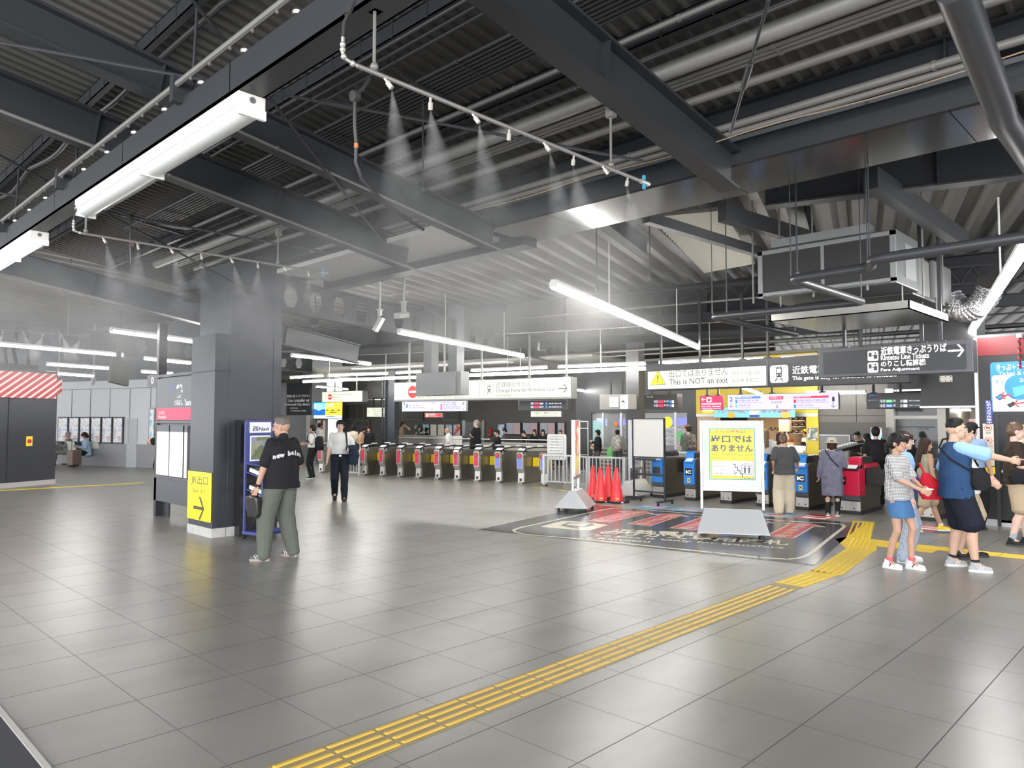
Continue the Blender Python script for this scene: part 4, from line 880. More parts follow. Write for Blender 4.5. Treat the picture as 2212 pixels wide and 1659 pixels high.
# whiteboard
a, b = G(1370, 1088), G(1400, 1091); X = 12.45
wa, wb = oX(1368, 1000, X), oX(1437, 1000, X); L = (wa - wb).length
t = thing('whiteboard', 'blank pale whiteboard on a black wheeled frame between the cones and the gates', 'whiteboard', ((wa + wb) / 2).xy.to_3d(), math.atan2((wb - wa).y, (wb - wa).x))
h = L / 2; za = hz(1400, 987, ((wa + wb) / 2)); zb = 1.69
mb = MB(); mb.box((-h + .02, -.02, za), (h - .02, .01, zb - .02)); mb.build('board', M('whiteboard_face', (.56, .56, .53), .3, var=.02), t)
mb = MB()
for (x0_, z0_, x1_, z1_) in ((-h, za - .02, h, za + .005), (-h, zb - .02, h, zb), (-h, za, -h + .022, zb), (h - .022, za, h, zb)): mb.box((x0_, -.03, z0_), (x1_, .02, z1_))
mb.build('frame', STEEL_DK, t); mb = MB(); mb.box((-h + .1, -.07, za - .07), (h - .2, -.02, za - .03)); mb.build('tray', STEEL_DK, t)
for s_ in (-1, 1):
    mb = MB(); mb.box((s_ * (h - .01) - .015, -.015, .08), (s_ * (h - .01) + .015, .015, 1.25)); mb.build('post', STEEL_DK, t)
    mb = MB(); mb.box((s_ * (h - .01) - .02, -.28, .06), (s_ * (h - .01) + .02, .28, .09)); mb.build('foot', STEEL_DK, t)
    for y in (-.25, .25): mb = MB(); mb.lathe([(.005, -.012), (.028, -.012), (.028, .012), (.005, .012)], (0, 0, 0), 12, Matrix.Translation((s_ * (h - .01), y, .03)) @ Matrix.Rotation(math.pi / 2, 4, 'Y')); mb.build('caster', RUBBER, t)
mb = MB(); mb.box((-h, -.012, .55), (h, .012, .60)); mb.box((-h, -.012, .22), (h, .012, .25)); mb.build('crossbar', STEEL_DK, t)
# white notice stand behind the rail, tall rack frame
wa = oP(1183, 1000, Gf(16.9, 0), 12); wb = oP(1223, 1000, Gf(16.9, 0), 12)
t = thing('notice_stand', 'white notice board on legs behind the wheeled barrier, covered in small print', 'sign stand', ((wa + wb) / 2).xy.to_3d(), math.atan2((wb - wa).y, (wb - wa).x)); h = (wb - wa).length / 2
mb = MB(); mb.prism(rrect(-h, .62, h, 1.28, .05), 'y', -.02, .02); mb.build('frame', PAPER, t)
mb = MB(); mb.prism(rrect(-h + .05, .70, h - .05, 1.22, .05), 'y', -.025, -.02); mb.build('border', STEEL_MD, t); mb = MB(); mb.prism(rrect(-h + .056, .706, h - .056, 1.214, .045), 'y', -.028, -.025); mb.build('sheet', PAPER, t)
F = Face((0, 0, 0), (1, 0, 0), 1)
for i, s_ in enumerate(('ご利用のお客様へお知らせ', 'この改札口は閉鎖しています', '中央改札口をご利用ください', 'ご迷惑をおかけしますが', 'ご理解とご協力をお願いします', '西日本旅客鉄道')): o = F.fitl('lettering', s_, INK, None, -h + .08, 1.14 - i * .075, h - .08, 1.17 - i * .075, off=.03); o.parent = t
for s_ in (-1, 1): mb = MB(); mb.bar((s_ * h * .8, -.02, .62), (s_ * h * .9, -.02, 0), .03, .03); mb.bar((s_ * h * .8, .0, .7), (s_ * h * .9, .3, 0), .03, .03); mb.build('leg', ALU, t)
wa = oX(1246, 1000, 17.2); wb = oX(1266, 1000, 17.2)
t = thing('wheeled_rack', 'tall empty tubular rack standing at the dark corridor mouth', 'rack', ((wa + wb) / 2).xy.to_3d(), -math.pi / 2); h = .14
for (p, q) in (((-.25, 0, .06), (-.25, 0, 1.6)), ((.25, 0, .06), (.25, 0, 1.6))): mb = MB(); mb.tube([p, q], .018, 8); mb.build('post', ALU, t, smooth=True)
for z in (.12, .62, 1.4, 1.6): mb = MB(); mb.tube([(-.25, 0, z), (.25, 0, z)], .014, 8); mb.build('crossbar', ALU, t, smooth=True)
mb = MB(); mb.box((-.3, -.2, 0.0), (.3, .2, .05)); mb.build('base', ALU, t)
# ================================================================= floor marking: dark mat, outline, arrows, lettering
MATK = M('floor_print_charcoal', (.035, .036, .042), .22, spec=.6, var=.1, scale=2); CR = M('floor_print_cream', (.55, .50, .38), .3, var=.08, scale=9); FR = M('floor_print_red', (.42, .03, .035), .3, var=.1, scale=5)
FBl = M('floor_print_blue', (.12, .28, .48), .35, var=.15, scale=8)
t = thing('floor_marking', 'large charcoal floor marking with red arrows and cream lettering for kintetsu transfers', 'floor marking', (0, 0, 0))
c_ = [G(1075, 1147), G(1740, 1218), G(1850, 1130), G(1320, 1100)]
c_[0] = Vector((7.75, 8.20, 0)); c_[1] = Vector((8.55, 3.45, 0)); c_[2] = Vector((12.55, 4.25, 0)); c_[3] = Vector((11.45, 8.9, 0))
mb = MB(); mb.prism([(p.x, p.y) for p in c_], 'z', .0005, .004); mb.build('charcoal_field', MATK, t)
def fpoly(pxs, z=.005): return [tuple(G(x, y).xy) for x, y in pxs]
def stroke(name, pxs, wd, m_, z=.0048, closed=True):
    P = [G(x, y) for x, y in pxs]; mb = MB(); n = len(P)
    for i in range(n if closed else n - 1):
        a, b = P[i].copy(), P[(i + 1) % n].copy(); a.z = b.z = z; d = (b - a).normalized() * wd * .3; mb.bar(a - d, b + d, wd, .0012)
    return mb.build(name, m_, t)
stroke('outline', [(1109, 1145), (1113, 1150), (1135, 1155), (1290, 1168), (1440, 1184), (1540, 1194), (1640, 1205), (1700, 1208.5), (1722, 1207), (1738, 1203), (1755, 1193), (1790, 1165), (1822, 1140), (1824, 1136), (1815, 1132.5), (1790, 1130.5), (1700, 1126), (1600, 1118), (1500, 1110), (1420, 1104), (1370, 1098.5), (1325, 1098), (1290, 1104), (1200, 1124), (1125, 1140)], .05, CR)
arrows = [[(1271, 1126), (1350, 1107), (1336, 1106), (1345, 1104.5), (1388, 1104), (1412, 1111), (1395, 1110), (1316, 1129)],
          [(1356, 1132), (1426, 1113), (1405, 1111.5), (1450, 1110.5), (1468, 1111), (1487, 1117), (1470, 1115), (1403, 1137)],
          [(1448, 1141), (1516, 1118), (1500, 1116), (1560, 1116), (1575, 1121), (1562, 1120), (1500, 1146)],
          [(1560, 1150), (1630, 1124), (1615, 1123), (1650, 1125), (1675, 1131), (1660, 1130), (1610, 1155)],
          [(1655, 1158), (1706, 1133), (1690, 1131), (1742, 1130.5), (1782, 1139), (1757, 1138), (1715, 1163)]]
for i, ap in enumerate(arrows):
    mb = MB(); mb.prism(fpoly(ap), 'z', .004, .0055); mb.build('arrow', FR, t); stroke('arrow_edge', ap, .022, CR, .006)
def ftext(s_, m_, pa, pb, h, name='lettering', bold=.0, z=.0058, rot=0):
    """letters lying on the floor, baseline from pixel pa to pb, h metres tall"""
    A, B = G(*pa), G(*pb); d = B - A; L = d.length
    o = glyphs(name, s_, m_, None, size=.1, bold=bold * .1, mat4=Matrix.Identity(4), ext=.0004)
    me = o.data; xs = [v.co.x for v in me.vertices]; zs = [v.co.z for v in me.vertices]; a, b, c, e = min(xs), max(xs), min(zs), max(zs)
    me.transform(Matrix.Rotation(-math.pi / 2, 4, 'X')); ys = [v.co.y for v in me.vertices]
    me.transform(Matrix.Translation((A.x, A.y, z)) @ Matrix.Rotation(math.atan2(d.y, d.x), 4, 'Z') @ Matrix.Diagonal((L / (b - a), h / (e - c), 1, 1)) @ Matrix.Translation((-a, -min(ys), 0)))
    o.parent = t; return o
ftext('近鉄電車', CR, (1318, 1151), (1516, 1160), .38, bold=.02); ftext('のりかえ専用改札', CR, (1290, 1154), (1703, 1179), .40, bold=.02)
ftext('This gate is Only for transfers', CR, (1262, 1157), (1692, 1187), .17, bold=.012); ftext('to Kintetsu', CR, (1248, 1163), (1402, 1173), .17, bold=.012)
for i, (pa, pb) in enumerate((((1292, 1127), (1385, 1106)), ((1380, 1134), (1462, 1112)), ((1475, 1143), (1550, 1118)), ((1685, 1160), (1737, 1132)))):
    A, B = G(*pa), G(*pb)
    for k, ch in enumerate('ばりの鉄近'):
        c = A.lerp(B, (k + .1) / 5); o = glyphs('lettering', ch, CR, None, size=.18, bold=.004, mat4=Matrix.Identity(4), ext=.0004); o.data.transform(Matrix.Translation((c.x, c.y + .1, .0068)) @ Matrix.Rotation(-math.pi / 2, 4, 'Z') @ Matrix.Diagonal((1, 1.5, 1, 1)) @ Matrix.Rotation(-math.pi / 2, 4, 'X')); o.parent = t
pl = fpoly([(1170, 1137), (1215, 1126), (1240, 1126.5), (1312, 1134), (1310, 1136), (1276, 1146), (1262, 1146.5), (1172, 1139)]); mb = MB(); mb.prism(pl, 'z', .004, .0055); mb.build('train_plate', CR, t)
mb = MB(); mb.prism(fpoly([(1210, 1136), (1228, 1129.5), (1278, 1132), (1284, 1135), (1262, 1139.5), (1245, 1140), (1252, 1143), (1244, 1142), (1228, 1139.5)]), 'z', .0055, .0066); mb.build('train_pictogram', MATK, t)
mb = MB(); mb.prism(fpoly([(1222, 1135), (1232, 1131), (1276, 1133), (1262, 1137.5)]), 'z', .0066, .0074); mb.build('train_window', CR, t)
# small floor stickers before each gate
for (x, y, m_, l) in ((1415, 1094, FBl, 'blue floor sticker before the plain blue gate'), (1492, 1100, FBl, 'blue floor sticker before the gate left of the yellow poster stand'), (1580, 1105, FBl, 'blue floor sticker behind the yellow poster stand'), (1675, 1113, FBl, 'blue floor sticker at the feet of the person in cream trousers'), (1763, 1118, FR, 'red floor sticker with a white arrow before the crimson gate'), (1995, 1140, FR, 'red floor sticker behind the walker with yellow shoes')):
    P = G(x, y); tt = thing('floor_sticker', l, 'floor sticker', (P.x, P.y, 0), 0, 'floor stickers before the gates'); mb = MB(); mb.box((-.42, -.26, .0008), (.42, .26, .003)); mb.build('field', m_, tt)
    mb = MB(); mb.box((-.16, -.2, .003), (.16, .2, .004)); mb.build('patch', CR if m_ is FBl else PAPER, tt); mb = MB(); mb.box((-.04, -.16, .004), (.08, .16, .005)); mb.build('band', FR, tt)
# ================================================================= tactile paving
TY = M('tactile_yellow_mat', (.60, .42, .03), .5, var=.10, scale=8); TYB = M('tactile_yellow_bar', (.62, .40, .06), .45, var=.10, scale=8); TYW = M('tactile_worn', (.28, .22, .10), .5, var=.2, scale=6)
def tactile(name, P, Q, wdt, label, mat=TY, n=4, base=None, seg=.3):
    P, Q = Vector(P), Vector(Q); d = Q - P; L = d.length; T0 = math.atan2(d.y, d.x); t = thing('tactile_strip', label, 'tactile paving', (P.x, P.y, 0), T0)
    mb = MB(); mb.box((0, -wdt / 2, .0008), (L, wdt / 2, .003)); mb.build('strip_base', base or mat, t)
    mb = MB(); k = int(L / seg)
    for i in range(k):
        for j in range(n):
            y = -wdt / 2 + wdt * (j + .5) / n; x0_ = i * seg + .008; x1_ = min((i + 1) * seg - .008, L)
            mb.add([(x0_, y - .016, .003), (x1_, y - .016, .003), (x1_ - .01, y - .009, .008), (x0_ + .01, y - .009, .008), (x0_ + .01, y + .009, .008), (x1_ - .01, y + .009, .008), (x0_, y + .016, .003), (x1_, y + .016, .003)], [(0, 1, 2, 3), (3, 2, 5, 4), (4, 5, 7, 6), (0, 3, 4, 6), (1, 7, 5, 2)])
    mb.build('bars', mat, t); return t
yy = (G(1390, 1372).y + G(1190, 1450).y) / 2; yy = 5.328 - 3.5 * .6
yc = G(790, 1590).y
tactile('a', (.6, 3.23), (7.35, 3.23), .30, 'long yellow tactile strip with worn grey grooves running across the near floor', TYB, 4, TYW)
tactile('b', (7.38, 3.23), (8.25, 3.20), .31, 'short bright tactile strip just before the bend', TY)
tactile('c', (8.22, 3.18), (10.05, 3.44), .33, 'yellow tactile strip after the bend beside the charcoal marking', TY, 5)
tactile('d', (10.9, 3.78), (12.75, 4.32), .33, 'yellow tactile strip leading up to the crimson gate', TY, 5)
tactile('e', (10.75, 3.25), (10.95, -1.5), .30, 'yellow tactile strip passing behind the group of people on the right side', TY, 4)
tt = thing('tactile_pad', 'yellow studded tactile pad where the strips meet behind the girl', 'tactile paving', (0, 0, 0)); mb = MB(); mb.prism([(10.05, 3.25), (10.9, 3.55), (10.92, 3.93), (10.6, 3.98), (9.98, 3.62)], 'z', .0008, .004); mb.prism([(10.35, 2.7), (10.9, 2.7), (10.95, 3.6), (10.4, 3.4)], 'z', .0007, .0035); mb.build('pad', TY, tt)
mb = MB()
for i in range(12):
    for j in range(5): mb.lathe([(.014, 0), (.008, .005)], (10.1 + i * .07, 3.40 + j * .055 + i * .018, .004), 6)
mb.build('studs', TY, tt)
P, Q = G(-20, 1061), G(310, 1043); tactile('f', P, Q, .25, 'thin yellow tactile strip far off in front of the striped column', TY, 2)
for (x0_, y0_, x1_, y1_, l) in ((1153, 1053.5, 1190, 1055, 'worn yellow floor stripe by the wheeled barrier'), (1208, 1058, 1225, 1061, 'short yellow floor stripe behind the narrow poster stand')):
    a, b = G(x0_, y0_), G(x1_, y1_); mb = MB(); mb.bar((a.x, a.y, .002), (b.x, b.y, .002), .12, .002); tag(mb.build('floor_stripe', TY), l, 'floor marking')
# ================================================================= yellow exit sign and station name board on the column
def FaceP(P, ang, px0, px1, pyb, pyt):
    a = oP(px0, pyb, P, ang); b = oP(px1, pyb, P, ang); c = oP(px0, pyt, P, ang); b.z = a.z; return Face(a, b, c.z)
XF = 4.585
F = FaceX(XF, 405, 456, 1118, 1018); F.h = oX(405, 1016, XF).z - F.o.z
t = thing('exit_sign', 'yellow JR exit sign with a black arrow on the dark column', 'sign', F.T @ Vector((F.w / 2, 0, 0))); s = SF(F, t)
s.panl(M('exit_yellow', (.88, .68, .0), .35, em=.10, var=.02), 0, 0, F.w, F.h, 'panel'); EXK = M('exit_ink', (.07, .06, .02), .5, var=0)
s.txl('JR出口', EXK, F.w * .15, F.h * .71, F.w * .86, F.h * .92, bold=.0); s.txl('Exit', EXK, F.w * .24, F.h * .56, F.w * .46, F.h * .65); s.txl('출구', EXK, F.w * .55, F.h * .55, F.w * .76, F.h * .65)
s.pol(EXK, [(F.w * .5 + x, F.h * .25 + z * .92) for x, z in arrow_pts(0, 0, F.w * .46, .05, 0, .48)], 'arrow')
# station name board, standing on its own legs beside the column
X = 4.95
def bx(px, py): return oX(px, py, X)
ya, yb = 13.45, 11.0
FN = Face((X, ya, 0), (X, yb, 0), 3.3); FN.h = 3.3
t = thing('station_name_board', 'dark station name board with a red band and white timetables beside the column', 'sign', ((X, (ya + yb) / 2, 0))); s = SF(FN, t)
def L(px, py): return FN.at(px, py)
Wb = FN.w; zt = L(345, 824)[1]; BF = M('board_frame_grey', (.075, .078, .088), .4, .2, var=.05)
mb = MB(); T = Matrix.Translation(-t.location) @ FN.T
mb.box((0, .0, .27), (Wb, .12, .68), T); mb.box((0, .03, .66), (Wb, .12, 2.42), T)
for z in (1.60, 2.39, .66): mb.box((0, -.01, z), (Wb, .12, z + .05), T)
mb.build('panel', BF, t, bevel=.004)
for x0_ in (0, Wb * .33):
    mb = MB(); mb.box((x0_, 0, 0), (x0_ + .10, .14, 3.35), T) if not x0_ else mb.box((0, -.001, 3.0), (.02, .12, 3.01), T)
    mb.build('post', STEEL_DK, t)
mb = MB(); mb.box((.10, .1, 0), (.40, .13, .3), T); mb.build('leg', STEEL_DK, t)
x0_, x1_ = .04, Wb
s.panl(M('name_plate', (.045, .048, .055), .35, em=.02, emcol=(.3, .3, .35), var=0), x0_, 1.86, x1_, 2.37, 'name_panel', .002); s.panl(EM('name_red', (.75, .02, .10), .35), x0_ + .02, 1.66, x1_, 1.86, 'red_band', .002)
s.tx('鶴', WHT, 381, 830, 395, 859, bold=.03); s.tx('つるはし', WHT, 376.5, 864, 395.5, 876, bold=.02); s.tx('Tsuruhashi', WHT, 399, 863, 426, 876, bold=.02)
s.tx('JR', M('jr_blue', (.05, .15, .75), .4), 367, 832, 374.5, 843, bold=.02, shear=.2); s.tx('ももだに', WHT, 344, 888, 357, 895, bold=.01); s.tx('Momodani', WHT, 343, 897, 359, 904)
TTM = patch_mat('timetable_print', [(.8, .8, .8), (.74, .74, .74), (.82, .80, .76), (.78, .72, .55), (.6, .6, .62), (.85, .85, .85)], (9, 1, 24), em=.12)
for i, (pa_, pb_) in enumerate(((338.5, 364.5), (366.5, 395), (398, 404))):
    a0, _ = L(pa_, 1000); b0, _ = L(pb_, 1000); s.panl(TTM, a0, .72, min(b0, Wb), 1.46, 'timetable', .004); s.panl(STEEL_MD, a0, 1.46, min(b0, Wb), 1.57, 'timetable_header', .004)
F = FaceX(4.95, 318, 341, 835, 811); t = thing('information_sign', 'small dark square information sign projecting beside the name board', 'sign', F.T @ Vector((F.w / 2, .03, 0))); s = SF(F, t)
s.panl(SBLK, 0, 0, F.w, F.h, 'panel', -.03, .03); s.pol(WHITEF, circ(F.w / 2, F.h / 2, F.h * .3), 'disc', .002); s.txl('i', INK, F.w * .46, F.h * .32, F.w * .54, F.h * .68, bold=.05, off=.008)
F = FaceP((x1 if False else 5.6, 10.33), -90, 486, 495, 807, 803) if False else None
# ================================================================= brochure rack and the dark bin behind it
NV = M('rack_navy', (.045, .06, .22), .4, var=.05); P = G(566, 1166); P.z = 0
a, b = G(553, 1172), G(632, 1153); rz = math.radians(14)
t = thing('brochure_rack', 'navy blue wheeled brochure rack with poster and stacked magazines by the column', 'rack', (5.14, 9.80, 0), rz)
w_ = .23
for x in (-w_, w_):
    mb = MB(); mb.box((x - .014, .16, .10), (x + .014, .19, 1.64)); mb.build('post', NV, t); mb = MB(); mb.tube([(x, -.17, .10), (x, -.17, .98), (x, -.14, 1.03), (x, .16, 1.05)], .012, 8); mb.build('side_rail', NV, t, smooth=True)
mb = MB(); mb.box((-w_, .15, 1.04), (w_, .18, 1.66)); mb.build('back_panel', NV, t, bevel=.004)
mb = MB(); mb.box((-w_ - .02, -.20, .07), (w_ + .02, .2, .11)); mb.box((-w_ - .02, -.20, .07), (w_ + .02, -.18, .15)); mb.build('base', NV, t)
for x in (-w_, w_):
    for y in (-.17, .17): mb = MB(); mb.lathe([(.005, -.01), (.034, -.01), (.034, .01), (.005, .01)], (0, 0, 0), 12, Matrix.Translation((x, y, .034)) @ Matrix.Rotation(math.pi / 2, 4, 'X')); mb.build('caster', RUBBER, t)
for z in (.40, .66, .90): mb = MB(); mb.add([(-w_, -.19, z - .05), (w_, -.19, z - .05), (w_, .16, z + .04), (-w_, .16, z + .04), (-w_, -.19, z - .06), (w_, -.19, z - .06), (w_, .16, z + .03), (-w_, .16, z + .03)], [(0, 1, 2, 3), (7, 6, 5, 4), (0, 4, 5, 1), (1, 5, 6, 2), (2, 6, 7, 3), (3, 7, 4, 0)]); mb.build('shelf', NV, t)
F = Face((0, 0, 0), (1, 0, 0), 1)
mb = MB(); mb.box((-.19, .142, 1.48), (.19, .148, 1.63)); mb.build('header_card', PAPER, t); o = F.fitl('lettering', '西Navi', M('navi_blue', (.03, .08, .2), .4), None, -.14, 1.50, .15, 1.57, bold=.02, off=-.141); o.parent = t
mb = MB(); mb.box((-.18, .140, 1.08), (.18, .147, 1.44)); mb.build('poster_frame', PAPER, t); mb = MB(); mb.box((-.165, .136, 1.10), (.165, .141, 1.42)); mb.build('poster_picture', patch_mat('landscape_print', [(.15, .18, .10), (.25, .28, .20), (.22, .25, .38), (.12, .15, .08), (.3, .3, .28)], (3, 1, 4)), t)
MAG = M('magazine_cover', (.10, .12, .11), .3, var=.3, scale=12)
for z, l in ((.66, 'lower'), (.90, 'upper')):
    tt = thing('magazine_stack', 'stack of free magazines on the %s shelf of the navy rack' % l, 'magazines', (5.14, 9.78, z), rz, 'magazines on the navy rack'); S = Matrix.Rotation(math.atan2(.09, .35), 4, 'X')
    mb = MB(); mb.box((-.20, -.15, .004), (.20, .15, .055), S); mb.build('pages', PAPER, tt); mb = MB(); mb.box((-.19, -.14, .055), (-.005, .14, .06), S); mb.box((.005, -.14, .055), (.19, .14, .06), S); mb.build('cover', MAG, tt)
mb = MB(); mb.box((4.92, 10.16, 0.0), (5.50, 10.31, 1.66)); tag(mb.build('dark_cabinet', M('cabinet_black', (.012, .012, .014), .35)), 'flat black cabinet against the column behind the navy rack', 'cabinet')
# ================================================================= striped band and machinery on the far column
STR = M('red_white_stripes', (.6, .1, .12), .5, var=0); n = NT(STR); tc = n.n('ShaderNodeTexCoord'); sp = n.n('ShaderNodeSeparateXYZ'); n.l(tc.outputs['Object'], sp.inputs[0])
d_ = n.math('FRACT', n.math('MULTIPLY', n.math('SUBTRACT', n.math('MULTIPLY', sp.outputs[0], .72), sp.outputs[2]), 6.2)); n.l(n.mix(n.math('GREATER_THAN', d_, .62), (.50, .08, .10), (.75, .66, .62)), n.b.inputs['Base Color'])
t = thing('striped_cover', 'red and white diagonally striped padding around the top of the far column', 'cover', LCT @ Vector((LCW / 2, 0, 2.2)), math.atan2(dd.y, dd.x)); 
mb = MB(); mb.box((-LCW / 2 - .12, -.05, .12), (LCW / 2 + .08, -.022, .50)); mb.box((-LCW / 2 + .1, -.07, 0), (LCW / 2 - .08, -.05, .64)); mb.box((LCW / 2, -.05, .12), (LCW / 2 + .09, .5, .50)); mb.build('padding', STR, t)
t = thing('control_notice', 'small yellow and red notice stuck on the far column', 'notice', LCT @ Vector((LCW - .72, -.004, 1.0)), math.atan2(dd.y, dd.x)); mb = MB(); mb.box((-.08, -.008, 0), (.08, 0, .24)); mb.build('sheet', YEL, t); mb = MB(); mb.prism(circ(0, .12, .055), 'y', -.012, -.008); mb.build('disc', RED, t)
mb = MB()
for k in range(5): mb.tube([LCT @ Vector((.2 + k * .28, .2, 2.9)), LCT @ Vector((.15 + k * .3, .3 + .1 * (k % 2), 3.4 + .1 * (k % 3))), LCT @ Vector((.3 + k * .3, .5, 3.9))], .04 + .01 * (k % 2), 8)
mb.box((.2, .1, 2.9), (1.5, .9, 3.05), LCT); tag(mb.build('pipe_cluster', STEEL_DK, smooth=False), 'dark cluster of pipes rising from the far striped column', 'pipes')
# ================================================================= left wall: posters, door, bench
def lwp(x, y): return oP(x, y, lw0, math.degrees(lwr) + 90)
def FaceL(px0, px1, pyb, pyt, off=0.0): a = lwp(px0, pyb); b = lwp(px1, pyb); c = lwp(px0, pyt); b.z = a.z; return Face(a, b, c.z)
POS = patch_mat('collage_poster', [(.62, .66, .72), (.72, .74, .76), (.45, .52, .66), (.66, .35, .35), (.7, .62, .45), (.75, .76, .78), (.3, .42, .6)], (4, 1, 13))
for i in range(6):
    a = 126.5 + i * 23.8; F = FaceL(a, a + 22, 956.5 + i * .4, 900.5); t = thing('poster_case', 'collage poster in a black frame, number %s along from the far column' % ('one', 'two', 'three', 'four', 'five', 'six')[i], 'poster', F.o, F.rz, 'six framed posters on the grey wall')
    t['label'] = ('collage poster nearest the far column, behind the grey haired reader', 'collage poster directly above the grey haired reader', 'collage poster between the two seated people', 'collage poster right above the masked person', 'collage poster second from the wall door', 'collage poster nearest the wall door')[i]
    mb = MB(); mb.box((0, -.05, 0), (F.w, -.01, F.h)); mb.build('frame', STEEL_DK, t); mb = MB(); mb.box((.05, -.058, .05), (F.w - .05, -.05, F.h - .05)); mb.build('poster_picture', POS, t)
F = FaceL(273, 295, 1011, 904); mb = MB(); mb.box((0, -.02, 0), (F.w, .0, F.h), F.T); mb.box((F.w * .02, -.03, .9), (F.w * .2, -.02, F.h * .98), F.T); struct(mb.build('door_1', M('door_grey', (.36, .37, .385), .4)))
F = FaceL(323, 336, 953, 881); t = thing('poster_case', 'single blue poster in a bronze frame beside the name board', 'poster', F.o, F.rz); mb = MB(); mb.box((0, -.06, 0), (F.w, -.01, F.h)); mb.build('frame', M('bronze_frame', (.25, .22, .18), .4, .5), t); mb = MB(); mb.box((.06, -.07, .06), (F.w - .03, -.06, F.h - .06)); mb.build('poster_picture', patch_mat('blue_poster', [(.6, .7, .78), (.2, .45, .7), (.75, .78, .8)], (2, 1, 7)), t)
def bench(px, py, label):
    P = G(px, py); t = thing('waiting_bench', label, 'bench', (P.x, P.y, 0), lwr, 'station benches by the grey wall')
    SB = M('bench_shell', (.55, .55, .50), .4); mb = MB(); mb.box((-.9, -.05, .34), (.9, .05, .40)); mb.build('beam', STEEL_DK, t)
    for x in (-.6, 0, .6):
        mb = MB(); mb.prism([(.25, .43), (-.2, .41), (-.26, .50), (-.36, .86), (-.33, .87), (-.22, .52), (-.16, .455), (.25, .47)], 'x', x - .25, x + .25); mb.build('seat', SB if x > .5 else M('bench_cushion', (.05, .05, .052), .5), t, bevel=.01)
    mb = MB(); mb.box((-.03, -.04, .03), (.03, .04, .36)); mb.lathe([(.26, 0), (.24, .03), (.03, .05)], (0, 0, 0), 14); mb.build('pedestal', STEEL_DK, t)
    for x in (-.3, .3, .9): mb = MB(); mb.tube([(x, -.2, .45), (x, -.2, .62), (x, .1, .64), (x, .18, .60), (x, .1, .45)], .015, 6); mb.build('armrest', STEEL_DK, t, smooth=True)
    return t
bench(196, 1004, 'bench seat with pale shell, nearest the wall door, under the masked person'); bench(146, 1003, 'bench seat under the grey haired reader beside the far column')
P = G(160, 1008); t = thing('suitcase', 'brown suitcase with a tall handle standing between the two seated people', 'suitcase', (P.x, P.y, 0), .5); mb = MB(); mb.box((-.2, -.13, .05), (.2, .13, .58)); mb.build('shell', M('suitcase_brown', (.16, .11, .085), .5), t, bevel=.03)
mb = MB(); mb.tube([(-.12, 0, .58), (-.12, 0, .98), (.12, 0, .98), (.12, 0, .58)], .012, 6); mb.build('handle', STEEL_DK, t, smooth=True)
for x in (-.15, .15): mb = MB(); mb.ell((x, 0, .03), .03); mb.build('wheel', RUBBER, t)
# ================================================================= JR back wall: louvres, posters, door, counter window
def FaceJ(px0, px1, pyb, pyt): return FaceG(24.97, px0, px1, pyb, pyt)
LOU = M('louvre_dark', (.045, .043, .038), .5)
for i, (a, b, c, d_, nn_) in enumerate(((746.5, 786, 905, 873, 3), (768, 797, 922, 909, 2), (871, 913, 907, 888, 3), (960, 990, 907, 889, 2))):
    F = FaceJ(a, b, c, d_); mb = MB(); mb.mi = 1; mb.box((-.03, -.03, -.03), (F.w + .03, 0, F.h + .03), F.T); mb.mi = 0
    for k in range(nn_): mb.box((F.w * k / nn_ + .02, -.04, .02), (F.w * (k + 1) / nn_ - .02, -.03, F.h - .02), F.T)
    struct(mb.build('window_%d' % (i + 1), [LOU, STEEL_MD]))
CREP = patch_mat('notice_print', [(.55, .52, .45), (.62, .6, .52), (.5, .47, .4), (.58, .55, .5)], (6, 1, 14)); PNK = M('pinkish_sheet', (.45, .32, .33), .4, var=.1); BLS = M('bluish_sheet', (.33, .36, .42), .4, var=.1)
for a, b, m_, l in ((896, 911, patch_mat('bw_print', [(.03, .03, .03), (.4, .4, .38), (.06, .06, .05)], (3, 1, 5)), 'black and white poster, first in the row behind the gates'), (913.5, 928, patch_mat('teal_print', [(.25, .45, .48), (.35, .5, .5), (.1, .2, .25)], (2, 1, 4)), 'teal poster behind two talking people'), (930, 944.5, CREP, 'cream notice left of the matching cream notice'), (946, 961, CREP, 'cream notice right next to the teal side, second cream one'), (963.5, 978, patch_mat('ship_print', [(.5, .52, .55), (.6, .6, .6), (.2, .35, .6)], (2, 1, 7)), 'pale poster with blue wording above the bald man'), (980, 995.5, patch_mat('red_print', [(.55, .53, .5), (.55, .08, .1)], (2, 1, 3)), 'white poster with a red block beside the metal door'),
                    (1076, 1091, patch_mat('blue_print', [(.5, .52, .6), (.15, .3, .6), (.6, .55, .58)], (3, 1, 4)), 'blue headed poster behind the dark haired youth')):
    F = FaceJ(a, b, 942.5 if a < 1000 else 946, 916); t = thing('wall_poster', l, 'poster', F.o, F.rz, 'posters on the wall behind the gates'); mb = MB(); mb.box((0, -.03, 0), (F.w, -.005, F.h)); mb.build('frame', STEEL_MD, t); mb = MB(); mb.box((.02, -.036, .02), (F.w - .02, -.03, F.h - .02)); mb.build('sheet', m_, t)
